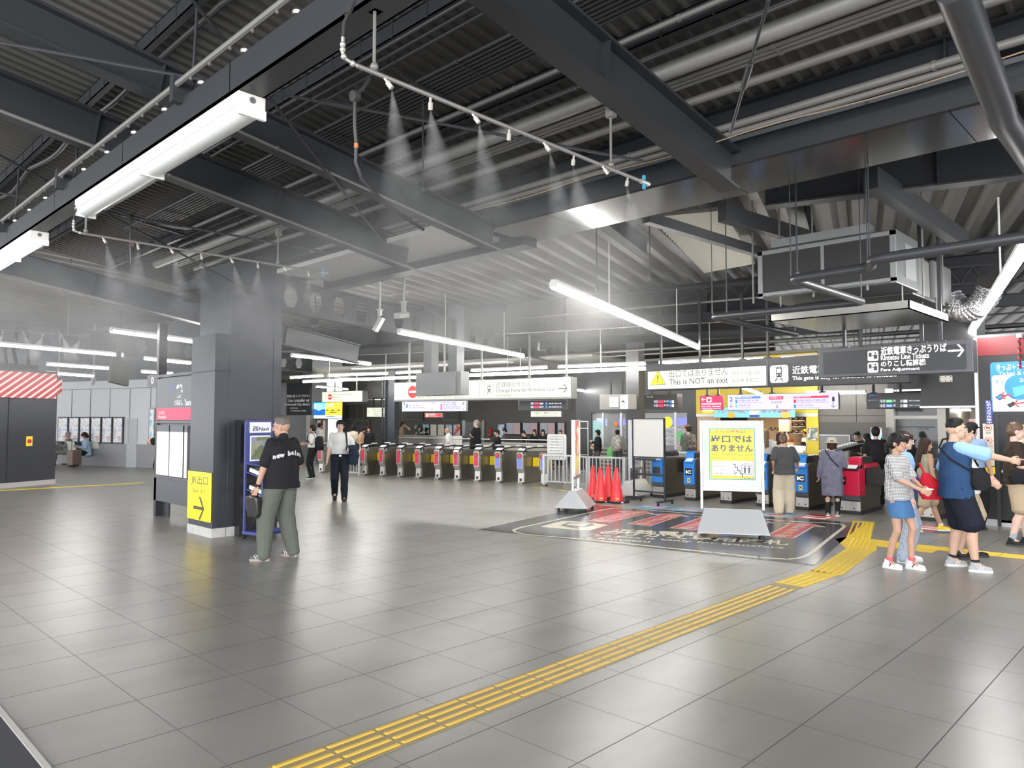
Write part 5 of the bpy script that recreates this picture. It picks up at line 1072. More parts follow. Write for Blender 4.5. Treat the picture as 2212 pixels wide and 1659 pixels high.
for i, (a, b) in enumerate(((1094, 1126), (1130, 1163), (1167, 1201), (1205, 1222))):
    F = FaceJ(a, b, 939, 912); t = thing('map_case', ('timetable case nearest the red alarm lamp', 'timetable case second along, above a seated traveller', 'timetable case above the two dark haired travellers', 'last timetable case, half behind the narrow stand')[i], 'notice case', F.o, F.rz, 'timetable cases with a pale and a pink sheet'); mb = MB(); mb.box((0, -.05, 0), (F.w, -.005, F.h)); mb.build('frame', STEEL_DK, t)
    mb = MB(); mb.box((.03, -.056, .03), (F.w * .49, -.05, F.h - .03)); mb.build('pale_sheet', BLS, t); mb = MB(); mb.box((F.w * .51, -.056, .03), (F.w - .03, -.05, F.h - .03)); mb.build('pink_sheet', PNK, t)
F = FaceJ(1007, 1045, 957, 911); mb = MB(); mb.box((0, -.06, -1.2), (F.w, -.01, F.h), F.T); mb.mi = 1; mb.box((-.14, -.1, -1.2), (0, 0, F.h + .06), F.T); mb.box((F.w, -.1, -1.2), (F.w + .05, 0, F.h + .06), F.T); mb.box((F.w * .84, -.1, .12), (F.w * .87, -.06, .40), F.T); struct(mb.build('door_2', [M('steel_door', (.16, .165, .165), .35, .3), ALU]))
for px, py, m_, nm in ((1059, 929, RED, 'alarm_lamp'), (1058, 939, RED, 'call_button')): P = oP(px, py, Gf(24.9, 0), 12); mb = MB(); mb.ell((0, 0, 0), .07); o = mb.build(nm, m_, smooth=True, loc=P); tag(o, 'small red %s on the far wall beside the metal door' % nm.replace('_', ' '), 'lamp' if 'lamp' in nm else 'button')
# staffed window at the far side
F = FaceG(24.4, 668, 703, 951, 908); t = thing('ticket_counter', 'lit ticket counter window with an orange curtain under the advertising screen', 'counter', F.o, F.rz)
mb = MB(); mb.box((-.05, -.02, -.05), (F.w + .05, .1, 0)); mb.box((-.05, -.02, F.h), (F.w + .05, .1, F.h + .06)); mb.box((-.06, -.02, -.05), (0, .1, F.h)); mb.box((F.w, -.02, -.05), (F.w + .05, .1, F.h)); mb.build('frame', ALU, t)
mb = MB(); mb.box((0, .02, 0), (F.w, .04, F.h)); mb.build('lit_back_wall', EM('warm_room', (.55, .50, .42), .35), t); mb = MB(); mb.box((F.w * .70, .0, .1), (F.w * .82, .02, F.h)); mb.build('curtain', M('orange_curtain', (.55, .12, .04), .6), t); mb = MB(); mb.box((-.1, -.35, -.12), (F.w + 1.6, 0, -.05)); mb.build('worktop', ALU, t)
mb = MB(); mb.box((-.1, -.3, -.98), (F.w + 1.6, -.05, -.12)); mb.build('front_panel', WALLM, t)
F = FaceG(23.6, 661, 669, 950, 885); t = thing('fare_list', 'tall narrow list of fares on a pale panel beside the ticket counter', 'poster', F.o, F.rz); mb = MB(); mb.box((0, 0, -.85), (F.w, .05, F.h)); mb.build('panel', WALLM, t); mb = MB(); mb.box((.01, -.01, 0), (F.w - .01, 0, F.h)); mb.build('sheet', CREP, t)
# wall mass left of the counter seen past the column
T = gfr(0, 0); mb = MB(); a = oP(618, 900, Gf(23.8, 0), 12); va = -a.x * math.sin(TG) + a.y * math.cos(TG); b = oP(664, 900, Gf(23.8, 0), 12); vb = -b.x * math.sin(TG) + b.y * math.cos(TG); mb.box((23.8, vb, 0), (25, va + 6, 3.4), T); struct(mb.build('wall_partition', WALLM))
# tiled parapets with steel rails behind the gates
BRK = M('glazed_brick', (.4, .38, .33), .2, var=0); n = NT(BRK); tc = n.n('ShaderNodeTexCoord'); bt = n.n('ShaderNodeTexBrick'); mp = n.n('ShaderNodeMapping'); mp.inputs['Rotation'].default_value = (math.pi / 2, 0, 0); 
n.l(tc.outputs['Object'], mp.inputs['Vector']); n.l(mp.outputs[0], bt.inputs['Vector']); bt.inputs['Scale'].default_value = 4; bt.inputs['Color1'].default_value = (.40, .38, .33, 1); bt.inputs['Color2'].default_value = (.33, .31, .27, 1); bt.inputs['Mortar'].default_value = (.12, .11, .10, 1); bt.inputs['Mortar Size'].default_value = .015; n.l(bt.outputs['Color'], n.b.inputs['Base Color'])
def parapet(P, Q, h, label, rails=True):
    P, Q = Vector(P), Vector(Q); d = Q - P; L_ = d.length; t = thing('tiled_parapet', label, 'parapet', P, math.atan2(d.y, d.x)); mb = MB(); mb.box((0, 0, 0), (L_, .25, h)); mb.build('tiled_wall', BRK, t); mb = MB(); mb.box((-.02, -.02, h), (L_ + .02, .27, h + .04)); mb.build('coping', ALU, t)
    if rails: mb = MB(); mb.tube([(0, .12, h + .14), (L_, .12, h + .14)], .02, 8); [mb.tube([(x * 1.2, .12, h + .03), (x * 1.2, .12, h + .14)], .012, 6) for x in range(int(L_ / 1.2) + 1)]; mb.build('handrail', BRUSH, t, smooth=True)
pa_, pb_ = oP(1066, 980, Gf(20.6, 0), 12), oP(1190, 980, Gf(20.6, 0), 12); parapet((pa_.x, pa_.y, 0), (pb_.x, pb_.y, 0), .86, 'glazed brick stair parapet behind the blue end of the closed gates')
pa_, pb_ = oP(830, 980, Gf(21.2, 0), 12), oP(1060, 980, Gf(21.2, 0), 12)
t = thing('steel_counter', 'long brushed steel counter rail behind the row of closed gates', 'counter', (pa_.x, pa_.y, 0), math.atan2((pb_ - pa_).y, (pb_ - pa_).x)); L_ = (pb_ - pa_).xy.length; mb = MB(); mb.box((0, 0, .75), (L_ * .75, .35, 1.08)); mb.build('top_panel', BRUSH, t, bevel=.02); mb = MB(); mb.box((0, .05, 0), (L_, .3, .86)); mb.build('front_panel', WALLM, t); mb = MB(); mb.tube([(0, -.05, .98), (L_, -.05, .98)], .02, 8); mb.build('handrail', ALU, t, smooth=True)
pa_, pb_ = oX(1455, 983, 16.2), oX(1800, 983, 16.2); parapet((16.2, pa_.y, 0), (16.2, pb_.y, 0), .82, 'glazed brick parapet with steel coping behind the open gates', False)
# escalator housing
a, b = oX(1793, 985, 16.6), oX(1868, 985, 17.6)
t = thing('escalator', 'escalator end with dark side panel and ribbed handrail beyond the crimson gate', 'escalator', (a.x, a.y, 0), math.atan2(b.y - a.y, b.x - a.x)); L_ = (b - a).xy.length
mb = MB(); mb.prism([(0, 0), (L_, 0), (L_, 1.06), (0, .88)], 'y', 0, .12); mb.build('side_panel', GATEB, t); mb = MB(); mb.prism([(-.05, .88), (L_ + .03, 1.08), (L_ + .03, 1.14), (-.05, .95)], 'y', -.02, .14); mb.build('handrail', RUBBER, t, bevel=.02)
mb = MB(); 
for k in range(12): x = L_ * k / 12; z = .955 + .19 * k / 12; mb.box((x, .14, z - .02), (x + L_ / 24, .32, z + .02))
mb.build('ribs', ALU, t)
# ================================================================= steel lattice pillar and pillar by the shop
def pill(P, w_, d_, h, mat, name='column'): mb = MB(); mb.box((P.x - d_ / 2, P.y - w_ / 2, 0), (P.x + d_ / 2, P.y + w_ / 2, h)); return mb
P = oP(848, 980, Gf(20.0, 0), 12); mb = MB(); T = Matrix.Translation((P.x, P.y, 0)) @ Matrix.Rotation(TG, 4, 'Z')
mb.box((-.12, -.18, 0), (.12, .18, 3.4), T); mb.box((-.2, .18, 0), (.05, .22, 3.4), T); mb.box((-.2, .30, 0), (-.16, .34, 3.4), T)
for k in range(9): mb.box((-.2, .20, .5 + k * .33), (-.17, .33, .53 + k * .33), T)
struct(mb.build('column', M('pillar_blue_grey', (.05, .055, .065), .35, .3, var=.05)))
P = oX(1373, 900, 17.0); mb = pill(P, .42, .3, 5.0, None); struct(mb.build('column', M('pillar_charcoal', (.075, .075, .078), .35, .2, var=.05)))
# ================================================================= kintetsu back wall with shops
TAU = M('taupe_panel', (.12, .110, .10), .45, var=.03); TAD = M('taupe_dark_panel', (.075, .070, .067), .45, var=.03)
def ky(px): return kw(px, 900).y
def kz(px, py): return kw(px, py).z
y_s0, y_s1 = ky(1279), ky(1486); y_f0, y_f1, y_f2 = ky(1506), ky(1743), ky(1769)
zc = 3.42
mb = MB(); mb.mi = 0; mb.box((KX, ky(1928), kz(1850, 912)), (KX + .2, y_f2, zc)); mb.mi = 1; mb.box((KX - .01, ky(1928), 0), (KX + .2, y_f2, kz(1850, 912))); mb.mi = 2; mb.box((KX - .012, ky(1928), kz(1850, 898)), (KX, y_f2, kz(1850, 897)))
for k in range(4): mb.box((KX - .013, y_f2 - k * .95, kz(1850, 912)), (KX, y_f2 - k * .95 + .012, zc))
struct(mb.build('wall_right', [TAU, TAD, STEEL_DK]))
mb = MB(); a = oX(1770, 941, KX - .03); b = oX(1834, 941, KX - .03); mb.box((KX - .04, b.y, 0), (KX - .012, a.y, a.z)); mb.mi = 1; mb.box((KX - .05, b.y - .03, a.z), (KX, a.y, a.z + .03)); mb.box((KX - .05, b.y - .03, 0), (KX, b.y, a.z)); struct(mb.build('door_3', [M('wall_hatch', (.19, .185, .18), .4), ALU]))
# glass shop
t = thing('convenience_shop', 'glass fronted shop with blue signs and packed shelves behind the pillar', 'shop', (KX, (y_s0 + y_s1) / 2, 0)); ym = t.location.y
zt_ = kz(1380, 891)
mb = MB(); mb.box((-.05, y_s0 - ym, 0), (.25, ky(1246) - ym, zc)); mb.box((-.05, y_f0 - ym, 0), (.25, y_s1 - ym, zc)); mb.box((-.05, y_s1 - ym, zt_), (.25, y_s0 - ym, zc)); mb.build('facade', WALLD, t)
mb = MB(); mb.box((0, y_s1 - ym, 0), (.06, y_s0 - ym, .75)); mb.build('tiled_base', BRK, t)
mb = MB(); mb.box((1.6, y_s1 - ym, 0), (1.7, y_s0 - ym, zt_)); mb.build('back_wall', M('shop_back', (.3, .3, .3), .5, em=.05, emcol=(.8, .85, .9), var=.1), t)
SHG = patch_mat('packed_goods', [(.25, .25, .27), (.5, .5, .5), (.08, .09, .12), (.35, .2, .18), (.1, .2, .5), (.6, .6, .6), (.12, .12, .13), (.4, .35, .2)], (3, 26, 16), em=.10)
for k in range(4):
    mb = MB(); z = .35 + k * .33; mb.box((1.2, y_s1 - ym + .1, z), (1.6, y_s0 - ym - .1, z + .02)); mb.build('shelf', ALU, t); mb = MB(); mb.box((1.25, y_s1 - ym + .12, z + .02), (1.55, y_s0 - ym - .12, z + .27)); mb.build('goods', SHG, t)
BSG = EM('blue_shop_sign', (.10, .13, .62), .9)
for a, b, c, d_, m_, nm in ((1445, 1486, 918, 902, BSG, 'blue_sign'), (1305, 1350, 919, 904, BSG, 'blue_sign'), (1279, 1300, 915, 903, EM('pink_blue_sign', (.35, .45, .85), .9), 'promo_sign'), (1310, 1322, 920, 904, EM('cyan_sign', (.2, .65, .85), .8), 'promo_sign')):
    A = oX(a, c, KX + .9); B = oX(b, d_, KX + .9); mb = MB(); mb.box((.88, B.y - ym, A.z), (.92, A.y - ym, B.z)); mb.build(nm, m_, t)
for px, py, r, m_, nm in ((1442, 912, .17, M('yellow_disc', (.8, .62, .02), .4, em=.2, emcol=(.8, .62, .02), var=0), 'yellow_disc'), (1470, 942, .14, M('green_disc', (.12, .5, .16), .4, var=.2, scale=14), 'green_disc'), (1323, 978, .22, MATS.get('green_disc') or M('green_disc', (.12, .5, .16)), 'green_disc'), (1331, 916, .07, M('orange_disc', (.8, .15, .03), .4), 'orange_disc')):
    A = oX(px, py, KX - .02); mb = MB(); mb.prism([(A.y - ym + r * math.cos(k * .26), A.z + r * math.sin(k * .26)) for k in range(24)], 'x', -.03, -.015); mb.build(nm, m_, t)
mb = MB(); A = oX(1285, 935, KX - .02); mb.prism([(A.y - ym + .35 * math.cos(k * .26), A.z + .42 * math.sin(k * .26)) for k in range(24)], 'x', .03, .04); mb.build('teal_disc', M('teal_disc', (.15, .45, .48), .4), t)
for px in (1303, 1342, 1459):
    mb = MB(); y = ky(px) - ym; mb.box((-.02, y - .03, .7), (.04, y + .03, zt_)); mb.build('mullion', ALU, t)
mb = MB(); mb.box((.005, y_s1 - ym, .75), (.015, y_s0 - ym, zt_)); mb.build('glass_front', M('shop_glass', (1, 1, 1), .02, var=0, alpha=.12), t)
for z_, k in ((1.1, 0), (1.1, 1)): mb = MB(); yy_ = y_s1 - ym + 1.1 + k * 2.6; mb.box((.5, yy_, 0), (1.0, yy_ + .9, .85)); mb.build('counter_unit', WALLM, t)
mb = MB(); R_ = Matrix.Translation((-.06, oX(1377, 884, KX).y - ym, oX(1377, 884, KX).z)) @ Matrix.Rotation(-math.pi / 2, 4, 'Z')
glyphs('neon_lettering', 'plus', EM('neon_yellow_white', (1, .95, .5), 1.3), t, size=.24, mat4=R_, bold=.008, shear=.15)
# cream food shop
t = thing('cream_puff_shop', 'warmly lit food counter with yellow frame and cyan banner behind the gates', 'shop', (KX, (y_f0 + y_f2) / 2, 0)); ym = t.location.y
YW = M('shop_yellow', (.62, .48, .04), .4, var=.03); WARM = M('warm_beige', (.55, .42, .28), .5, var=.04)
z_o = kz(1700, 903); z_cn = kz(1700, 972)
mb = MB(); mb.box((-.05, y_f2 - ym, 0), (.3, y_f1 - ym, z_o + .05)); mb.build('yellow_pillar', YW, t)
mb = MB(); mb.box((-.05, y_f2 - ym, z_o + .12), (.3, y_f0 - ym, zc)); mb.build('fascia', YW, t); mb = MB(); mb.box((-.06, y_f2 - ym, z_o + .04), (.3, y_f0 - ym, z_o + .12)); mb.build('steel_lintel', ALU, t)
mb = MB(); ys = oX(1545, 900, KX).y; mb.box((-.02, ys - ym, 0), (.3, y_f0 - ym, z_o + .1)); mb.build('side_wall', WARM, t)
mb = MB(); mb.box((-.3, y_f1 - ym, z_cn - .05), (.35, ys - ym, z_cn)); mb.build('countertop', PAPER, t); mb = MB(); mb.box((-.25, y_f1 - ym, 0), (.3, ys - ym, z_cn - .05)); mb.build('counter_front', ALU, t)
mb = MB(); mb.box((2.0, y_f1 - ym, 0), (2.1, ys - ym, z_o + .1)); mb.build('back_wall', WARM, t); mb = MB(); mb.box((.3, y_f1 - ym - .05, 0), (2.1, y_f1 - ym, z_o + .1)); mb.build('end_wall', WARM, t); mb = MB(); mb.box((.3, y_f2 - ym, z_o + .1), (2.1, y_f0 - ym, z_o + .14)); mb.build('ceiling_panel', WARM, t)
mb = MB(); mb.box((.4, y_f1 - ym + .4, z_o + .06), (.5, ys - ym - .4, z_o + .095)); mb.build('lamp_strip', M('warm_lamp', (1, .8, .5), .4, em=9, emcol=(1, .72, .42), var=0), t)
mb = MB(); A = oX(1519, 886, KX - .06); mb.box((-.07, oX(1542, 886, KX).y - ym, A.z - .015), (-.04, A.y - ym, A.z + .015)); mb.build('lamp_strip', MATS['warm_lamp'], t)
DSP = EM('lit_showcase', (.85, .85, .9), .5); mb = MB(); a, b = oX(1705, 962, KX), oX(1738, 962, KX); mb.box((-.28, b.y - ym, z_cn), (.1, a.y - ym, z_cn + .12)); mb.build('showcase', DSP, t, bevel=.02)
mb = MB(); a, b = oX(1640, 955, KX), oX(1700, 955, KX); mb.box((.4, b.y - ym, .6), (.9, a.y - ym, z_cn + .18)); mb.build('kitchen_unit', M('cream_unit', (.6, .5, .38), .5), t)
for z in (1.25, 1.45, 1.62): mb = MB(); a, b = oX(1712, 930, KX + 1.6), oX(1742, 930, KX + 1.6); mb.box((1.5, b.y - ym, z), (1.9, a.y - ym, z + .02)); mb.build('shelf', ALU, t); mb = MB(); [mb.ell((1.65, b.y - ym + .12 + k * .17, z + .07), (.08, .07, .06), None, 10, 6) for k in range(3)]; mb.build('bowls', BRUSH, t, smooth=True)
mb = MB(); a = oX(1697, 905, KX + .6); mb.box((.6, a.y - ym - .1, a.z - .35), (.75, a.y - ym + .2, a.z - .02)); mb.tube([(.65, a.y - ym, a.z - .35), (.65, a.y - ym - .05, a.z - .55), (.65, a.y - ym + .2, a.z - .65), (.65, a.y - ym + .2, a.z - .9)], .03, 8); mb.build('boiler', M('boiler_white', (.65, .58, .48), .5), t)
mb = MB(); a, b = oX(1658, 930, KX + 1.9), oX(1685, 930, KX + 1.9); mb.box((1.95, b.y - ym, a.z - .0), (1.99, a.y - ym, a.z + .10)); mb.build('tool_strip', patch_mat('tool_print', [(.5, .42, .3), (.05, .05, .05)], (2, 9, 2)), t)
A = oX(1745, 951, KX - .06); B = oX(1766, 924, KX - .06); mb = MB(); mb.box((-.07, B.y - ym, A.z), (-.05, A.y - ym, B.z)); mb.build('menu_poster', patch_mat('menu_print', [(.4, .42, .42), (.6, .6, .6), (.25, .12, .1), (.15, .2, .15)], (2, 3, 4)), t)
a, b = oX(1543, 902, KX - .35), oX(1717, 879, KX - .35); mb = MB(); mb.box((-.36, b.y - ym, a.z), (-.34, a.y - ym, b.z)); mb.build('cyan_banner', M('banner_cyan', (.20, .55, .72), .5, em=.15, emcol=(.2, .55, .72), var=.05), t)
F = FaceX(KX - .36, 1543, 1717, 902, 879); sb = SF(F, t); sb.tx('シュークリームに', M('banner_red', (.6, .08, .08), .5), 1551, 884, 1610, 892, bold=.02); sb.tx('なって登場！', MATS['banner_red'], 1646, 885, 1706, 892, bold=.02)
for px in (1580, 1697): x, z = sb.at(px, 897); sb.pol(M('cream_puff', (.75, .55, .10), .5), [(x + .13 * math.cos(k * .5), max(z - .07, z + .09 * math.sin(k * .5) )) for k in range(13)], 'cream_puff_picture')
x, z = sb.at(1630, 893); sb.polys(PAPER, [[(x - .14, z - .10), (x + .14, z - .10), (x + .15, z + .1), (x - .15, z + .1)]], 'cup_picture'); sb.polys(M('cup_blue', (.03, .08, .45), .5), [[(x - .14, z - .10), (x + .14, z - .10), (x + .145, z - .04), (x - .145, z - .04)]], 'cup_band', .009)
# vending machine and big dark glass panel, corridor with red notice
A, B = oX(1881, 1000, KX - .5), oX(1906, 923.5, KX - .5); t = thing('vending_machine', 'brightly lit drinks vending machine between the escalator and the dark glass panel', 'vending machine', (KX - .25, (A.y + B.y) / 2, 0)); hw = abs(A.y - B.y) / 2
mb = MB(); mb.box((-.24, -hw, 0), (.24, hw, B.z)); mb.build('cabinet', M('vending_grey', (.3, .3, .3), .4), t, bevel=.01)
VD = patch_mat('lit_drink_cans', [(.1, .45, .75), (.8, .85, .9), (.15, .6, .3), (.05, .15, .5), (.75, .2, .2), (.85, .9, .95)], (1, 8, 11), em=.9); mb = MB(); mb.box((-.26, -hw * .85, B.z * .48), (-.24, hw * .85, B.z * .96)); mb.build('drink_window', VD, t)
mb = MB(); mb.box((-.26, -hw * .6, B.z * .30), (-.24, hw * .1, B.z * .44)); mb.build('payment_panel', SCRK, t); mb = MB(); mb.box((-.255, -hw * .7, B.z * .08), (-.24, hw * .7, B.z * .18)); mb.build('delivery_slot', RUBBER, t)
mb = MB(); a, b = oX(1928, 893, KX), oX(2028, 893, KX); mb.mi = 0; mb.box((KX, b.y, 0), (KX + .05, a.y, 2.35)); mb.mi = 1; mb.box((KX - .06, a.y - .05, 0), (KX + .08, a.y + .14, 2.42)); mb.box((KX - .06, b.y - .16, 0), (KX + .08, b.y + .02, 2.42)); mb.box((KX - .05, b.y, oX(1960, 905, KX).z), (KX + .06, a.y, oX(1960, 898, KX).z)); mb.mi = 2; mb.box((KX - .01, b.y - 6, 2.40), (KX + .3, a.y + .1, 3.5))
mb.box((KX - .03, b.y + .1, oX(1960, 923, KX).z), (KX - .01, a.y - .1, oX(1960, 921.5, KX).z)); struct(mb.build('window_7', [M('smoked_glass', (.03, .033, .033), .06, spec=.9, var=0), BRUSH, STEEL_DK]))
FQ = FaceX(KX - .02, 1982, 2007, 928, 925); mb = MB(); tq = thing('glass_lettering', 'faint white wording on the dark glass panel', 'lettering', FQ.o); sq = SF(FQ, tq); sq.tx('ご利用のお客様へ', M('faint_print', (.3, .2, .2), .5), 1982, 925, 2007, 928)
BEI = M('corridor_beige', (.46, .42, .34), .5, var=.04)
mb = MB(); mb.box((21.5, -2, 0), (21.7, b.y, 3.5)); mb.box((KX, -8, 0), (KX + .2, -2, 3.5)); mb.box((KX + .1, b.y - .2, 0), (21.5, b.y - .1, 3.5)); struct(mb.build('wall_passage', BEI))
mb = MB(); mb.box((13.7, -8, 0), (13.9, -6, 5)); mb.box((13.9, -8.2, 0), (KX, -8, 5)); struct(mb.build('wall_end', WALLD))
FQ = FaceX(21.4, 2092, 2111, 985, 905); tq = thing('smoking_notice', 'pale pink notice reading Smoking in the lit passage', 'notice', FQ.o); sq = SF(FQ, tq); sq.panl(EM('pink_notice', (.75, .5, .5), .5), 0, 0, FQ.w, FQ.h, 'sheet'); sq.tx('Smoking', INK, 2098, 939, 2118, 943.5); sq.panl(ALU, -.08, -.8, -.02, FQ.h + .1, 'frame', -.02)
strip(oX(2063, 885.5, 20.5), oX(2098, 885.5, 20.5), 'tube lamp inside the lit passage', GL, .025)
# ================================================================= right hand black wall with door, ticket poster, notices; bulkhead beside it
BW = 13.68; BLKW = M('black_wall_panel', (.018, .018, .02), .4, var=.08)
y0_ = oX(2116, 1000, BW).y
zr = oX(2160, 767, BW).z; ztp = oX(2160, 727, BW).z
mb = MB(); mb.mi = 0; mb.box((BW, -7, .1), (BW + .25, y0_, zr)); mb.mi = 1; mb.box((BW - .01, -7, zr), (BW + .25, y0_, ztp)); mb.mi = 2; mb.box((BW - .03, y0_ - .02, 0), (BW + .27, y0_ + .03, ztp)); mb.box((BW - .02, -7, 0), (BW + .25, y0_, .1)); mb.mi = 3; mb.box((BW, -7, ztp), (BW + .25, y0_, ztp + .04))
struct(mb.build('wall_right', [BLKW, M('band_maroon', (.16, .012, .018), .4, var=.04), ALU, STEEL_MD]))
yd = oX(2160, 1000, BW).y; mb = MB(); zd = oX(2160, 896, BW).z; mb.mi = 0; mb.box((BW - .02, yd - .95, .06), (BW, yd, zd)); mb.mi = 1; mb.box((BW - .03, yd - 1.0, .0), (BW - .005, yd - .95, zd + .05)); mb.box((BW - .03, yd, 0), (BW - .005, yd + .05, zd + .05)); mb.box((BW - .03, yd - .95, zd), (BW - .005, yd, zd + .05)); struct(mb.build('door_4', [M('black_door', (.014, .014, .015), .35), STEEL_DK]))
K_ = oX(2169, 1019, BW - .05); t = thing('steel_doorknob', 'round steel knob on the black door', 'doorknob', (BW - .02, K_.y, K_.z)); mb = MB(); mb.ell((-.05, 0, 0), .035); mb.tube([(0, 0, 0), (-.04, 0, 0)], .015, 8); mb.build('knob', ALU, t, smooth=True)
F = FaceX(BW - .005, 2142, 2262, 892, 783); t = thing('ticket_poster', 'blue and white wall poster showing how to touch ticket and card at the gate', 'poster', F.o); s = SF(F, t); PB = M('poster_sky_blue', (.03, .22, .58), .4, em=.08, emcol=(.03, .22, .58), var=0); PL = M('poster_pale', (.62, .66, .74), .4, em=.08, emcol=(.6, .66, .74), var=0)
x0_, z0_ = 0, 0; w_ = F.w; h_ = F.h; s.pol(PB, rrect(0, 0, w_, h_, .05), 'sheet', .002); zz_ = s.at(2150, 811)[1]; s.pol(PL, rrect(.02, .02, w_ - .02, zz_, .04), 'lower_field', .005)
s.tx('きっぷ＋カード', PAPER, 2153, 787, 2230, 801, bold=.02, off=.011); s.tx('Ticket & Card', PAPER, 2157, 803, 2240, 811.5, bold=.008, off=.011); s.tx('タッチ', PB, 2148.5, 821, 2181, 829, bold=.02, off=.011)
cx, cz = s.at(2203, 836); s.pol(PB, circ(cx, cz, .20), 'disc', .008); s.tx('2枚', PAPER, 2203, 816, 2226, 826, bold=.02, off=.014); s.pol(M('card_mint', (.12, .55, .52), .4), [s.at(2187, 838), s.at(2212, 832), s.at(2216, 850), s.at(2192, 857)], 'card_picture', .014)
s.pol(PAPER, [s.at(2146, 842), s.at(2168, 848), s.at(2205, 868), s.at(2212, 892 - 3), s.at(2150, 888), s.at(2146, 860)], 'gate_picture', .008); s.polys(INK, [[s.at(2150, 858), s.at(2163, 850), s.at(2174, 856), s.at(2160, 865)], [s.at(2175, 874), s.at(2190, 867), s.at(2196, 873), s.at(2182, 881)]], 'slot_outline', .011); s.polys(PB, [[s.at(2153, 858), s.at(2163, 852), s.at(2171, 856), s.at(2160, 862.5)]], 'touch_pad', .014)
for px, py in ((2174, 854), (2203, 871)): x, z = s.at(px, py); s.pol(RP_, arrow_pts(x, z, .14, .02, 192, .4), 'arrow', .017)
F = FaceX(BW - .005, 2129.5, 2145, 916, 865); t = thing('camera_notice', 'narrow blue vertical sign saying security camera in operation', 'sign', F.o); s = SF(F, t); s.panl(M('notice_blue', (.03, .05, .25), .4), 0, 0, F.w, F.h, 'panel')
for i, ch in enumerate('防犯カメラ作動中'): s.txl(ch, PAPER, F.w * .18, F.h * (1 - (i + .95) / 8), F.w * .82, F.h * (1 - (i + .12) / 8), bold=.01)
F = FaceX(BW - .005, 2126, 2149.5, 1023, 915); t = thing('prohibition_notice', 'tall cream notice with three red prohibition circles and a yellow foot', 'notice', F.o); s = SF(F, t); s.panl(M('notice_cream', (.60, .57, .48), .5), 0, F.h * .14, F.w, F.h, 'sheet'); s.panl(YEL, -.005, 0, F.w + .005, F.h * .155, 'yellow_foot')
for i, tx in enumerate(('禁煙', 'かけ込み禁止', 'ポイ捨て禁止')):
    cz = F.h * (.915 - i * .255); r = F.w * .36
    mb = MB(); ringpoly(mb, F, F.w / 2, cz, r * .86, r, 24, .006); s.fix(mb.build('prohibition_ring', RP_)); s.pol(RP_, [(F.w / 2 - r * .66, cz + r * .58), (F.w / 2 - r * .58, cz + r * .66), (F.w / 2 + r * .66, cz - r * .58), (F.w / 2 + r * .58, cz - r * .66)], 'prohibition_bar', .010)
    s.pol(INK if i != 2 else PB, [(F.w / 2 - r * .5, cz - .01), (F.w / 2 + r * .45, cz - .01), (F.w / 2 + r * .45, cz + .012), (F.w / 2 - r * .5, cz + .012)] if i == 0 else [(F.w / 2 - r * .4, cz - r * .4), (F.w / 2, cz - r * .1), (F.w / 2 + r * .4, cz - r * .35), (F.w / 2 + r * .15, cz + r * .1), (F.w / 2 + r * .3, cz + r * .5), (F.w / 2 - r * .3, cz + r * .2)], 'pictogram', .0065)
    s.txl(tx, INK, F.w * (.25 if i == 0 else .1), cz - r - F.h * .055, F.w * (.75 if i == 0 else .9), cz - r - F.h * .015)
mb = MB(); ringpoly(mb, F, F.w / 2, F.h * .075, F.w * .13, F.w * .18, 16, .008); s.fix(mb.build('small_ring', RP_))
F = FaceX(BW - .025, 2194.5, 2215, 965, 917); t = thing('door_notice', 'pale gold notice on the black door behind the man in the brown shirt', 'notice', F.o); s = SF(F, t); s.panl(M('gold_notice', (.45, .36, .18), .4), 0, 0, F.w, F.h, 'frame'); s.panl(M('gold_notice_sheet', (.62, .56, .42), .5), .02, .02, F.w - .02, F.h - .02, 'sheet', .006)
P = oX(2202, 727, BW - .1); t = thing('twisted_cord', 'red and black twisted cord hanging from a white hook in front of the poster', 'cord', (BW - .12, P.y, P.z)); mb = MB(); mb.box((-.03, -.03, -.02), (.11, .03, .04)); mb.build('hook', WHITEP, t); zb_ = oX(2202, 797, BW - .1).z - P.z
for k, m_ in ((0, RED), (1, RUBBER)): mb = MB(); mb.tube([(.012 * math.cos(i * .8 + k * 3.14), .012 * math.sin(i * .8 + k * 3.14), zb_ * i / 40) for i in range(41)], .011, 6); mb.build('strand', m_, t, smooth=True)
a, b = oX(1990, 878, 13.9), oX(2112, 803, 13.9); mb = MB(); mb.mi = 0; mb.box((13.9, b.y, a.z), (14.5, a.y, 3.35)); mb.mi = 1; mb.box((13.88, b.y - .02, a.z - .03), (14.52, a.y + .02, a.z + .005)); mb.box((13.88, b.y, a.z), (13.9, b.y + .02, 3.35)); struct(mb.build('trim_7', [BLKW, ALU]))
a, b = oX(2029.5, 826, 13.88), oX(2057, 811, 13.88); t = thing('junction_plate', 'pale metal plate with six bolts on the dark bulkhead', 'cover plate', (13.9, (a.y + b.y) / 2, a.z)); hw = (a.y - b.y) / 2; mb = MB(); mb.box((-.03, -hw, 0), (0, hw, b.z - a.z)); mb.build('plate', M('plate_beige', (.42, .40, .36), .5), t, bevel=.008); mb = MB(); [mb.box((-.035, y - .008, z - .008), (-.03, y + .008, z + .008)) for y in (-hw * .8, 0, hw * .8) for z in (.02, b.z - a.z - .02)]; mb.build('bolts', STEEL_DK, t)
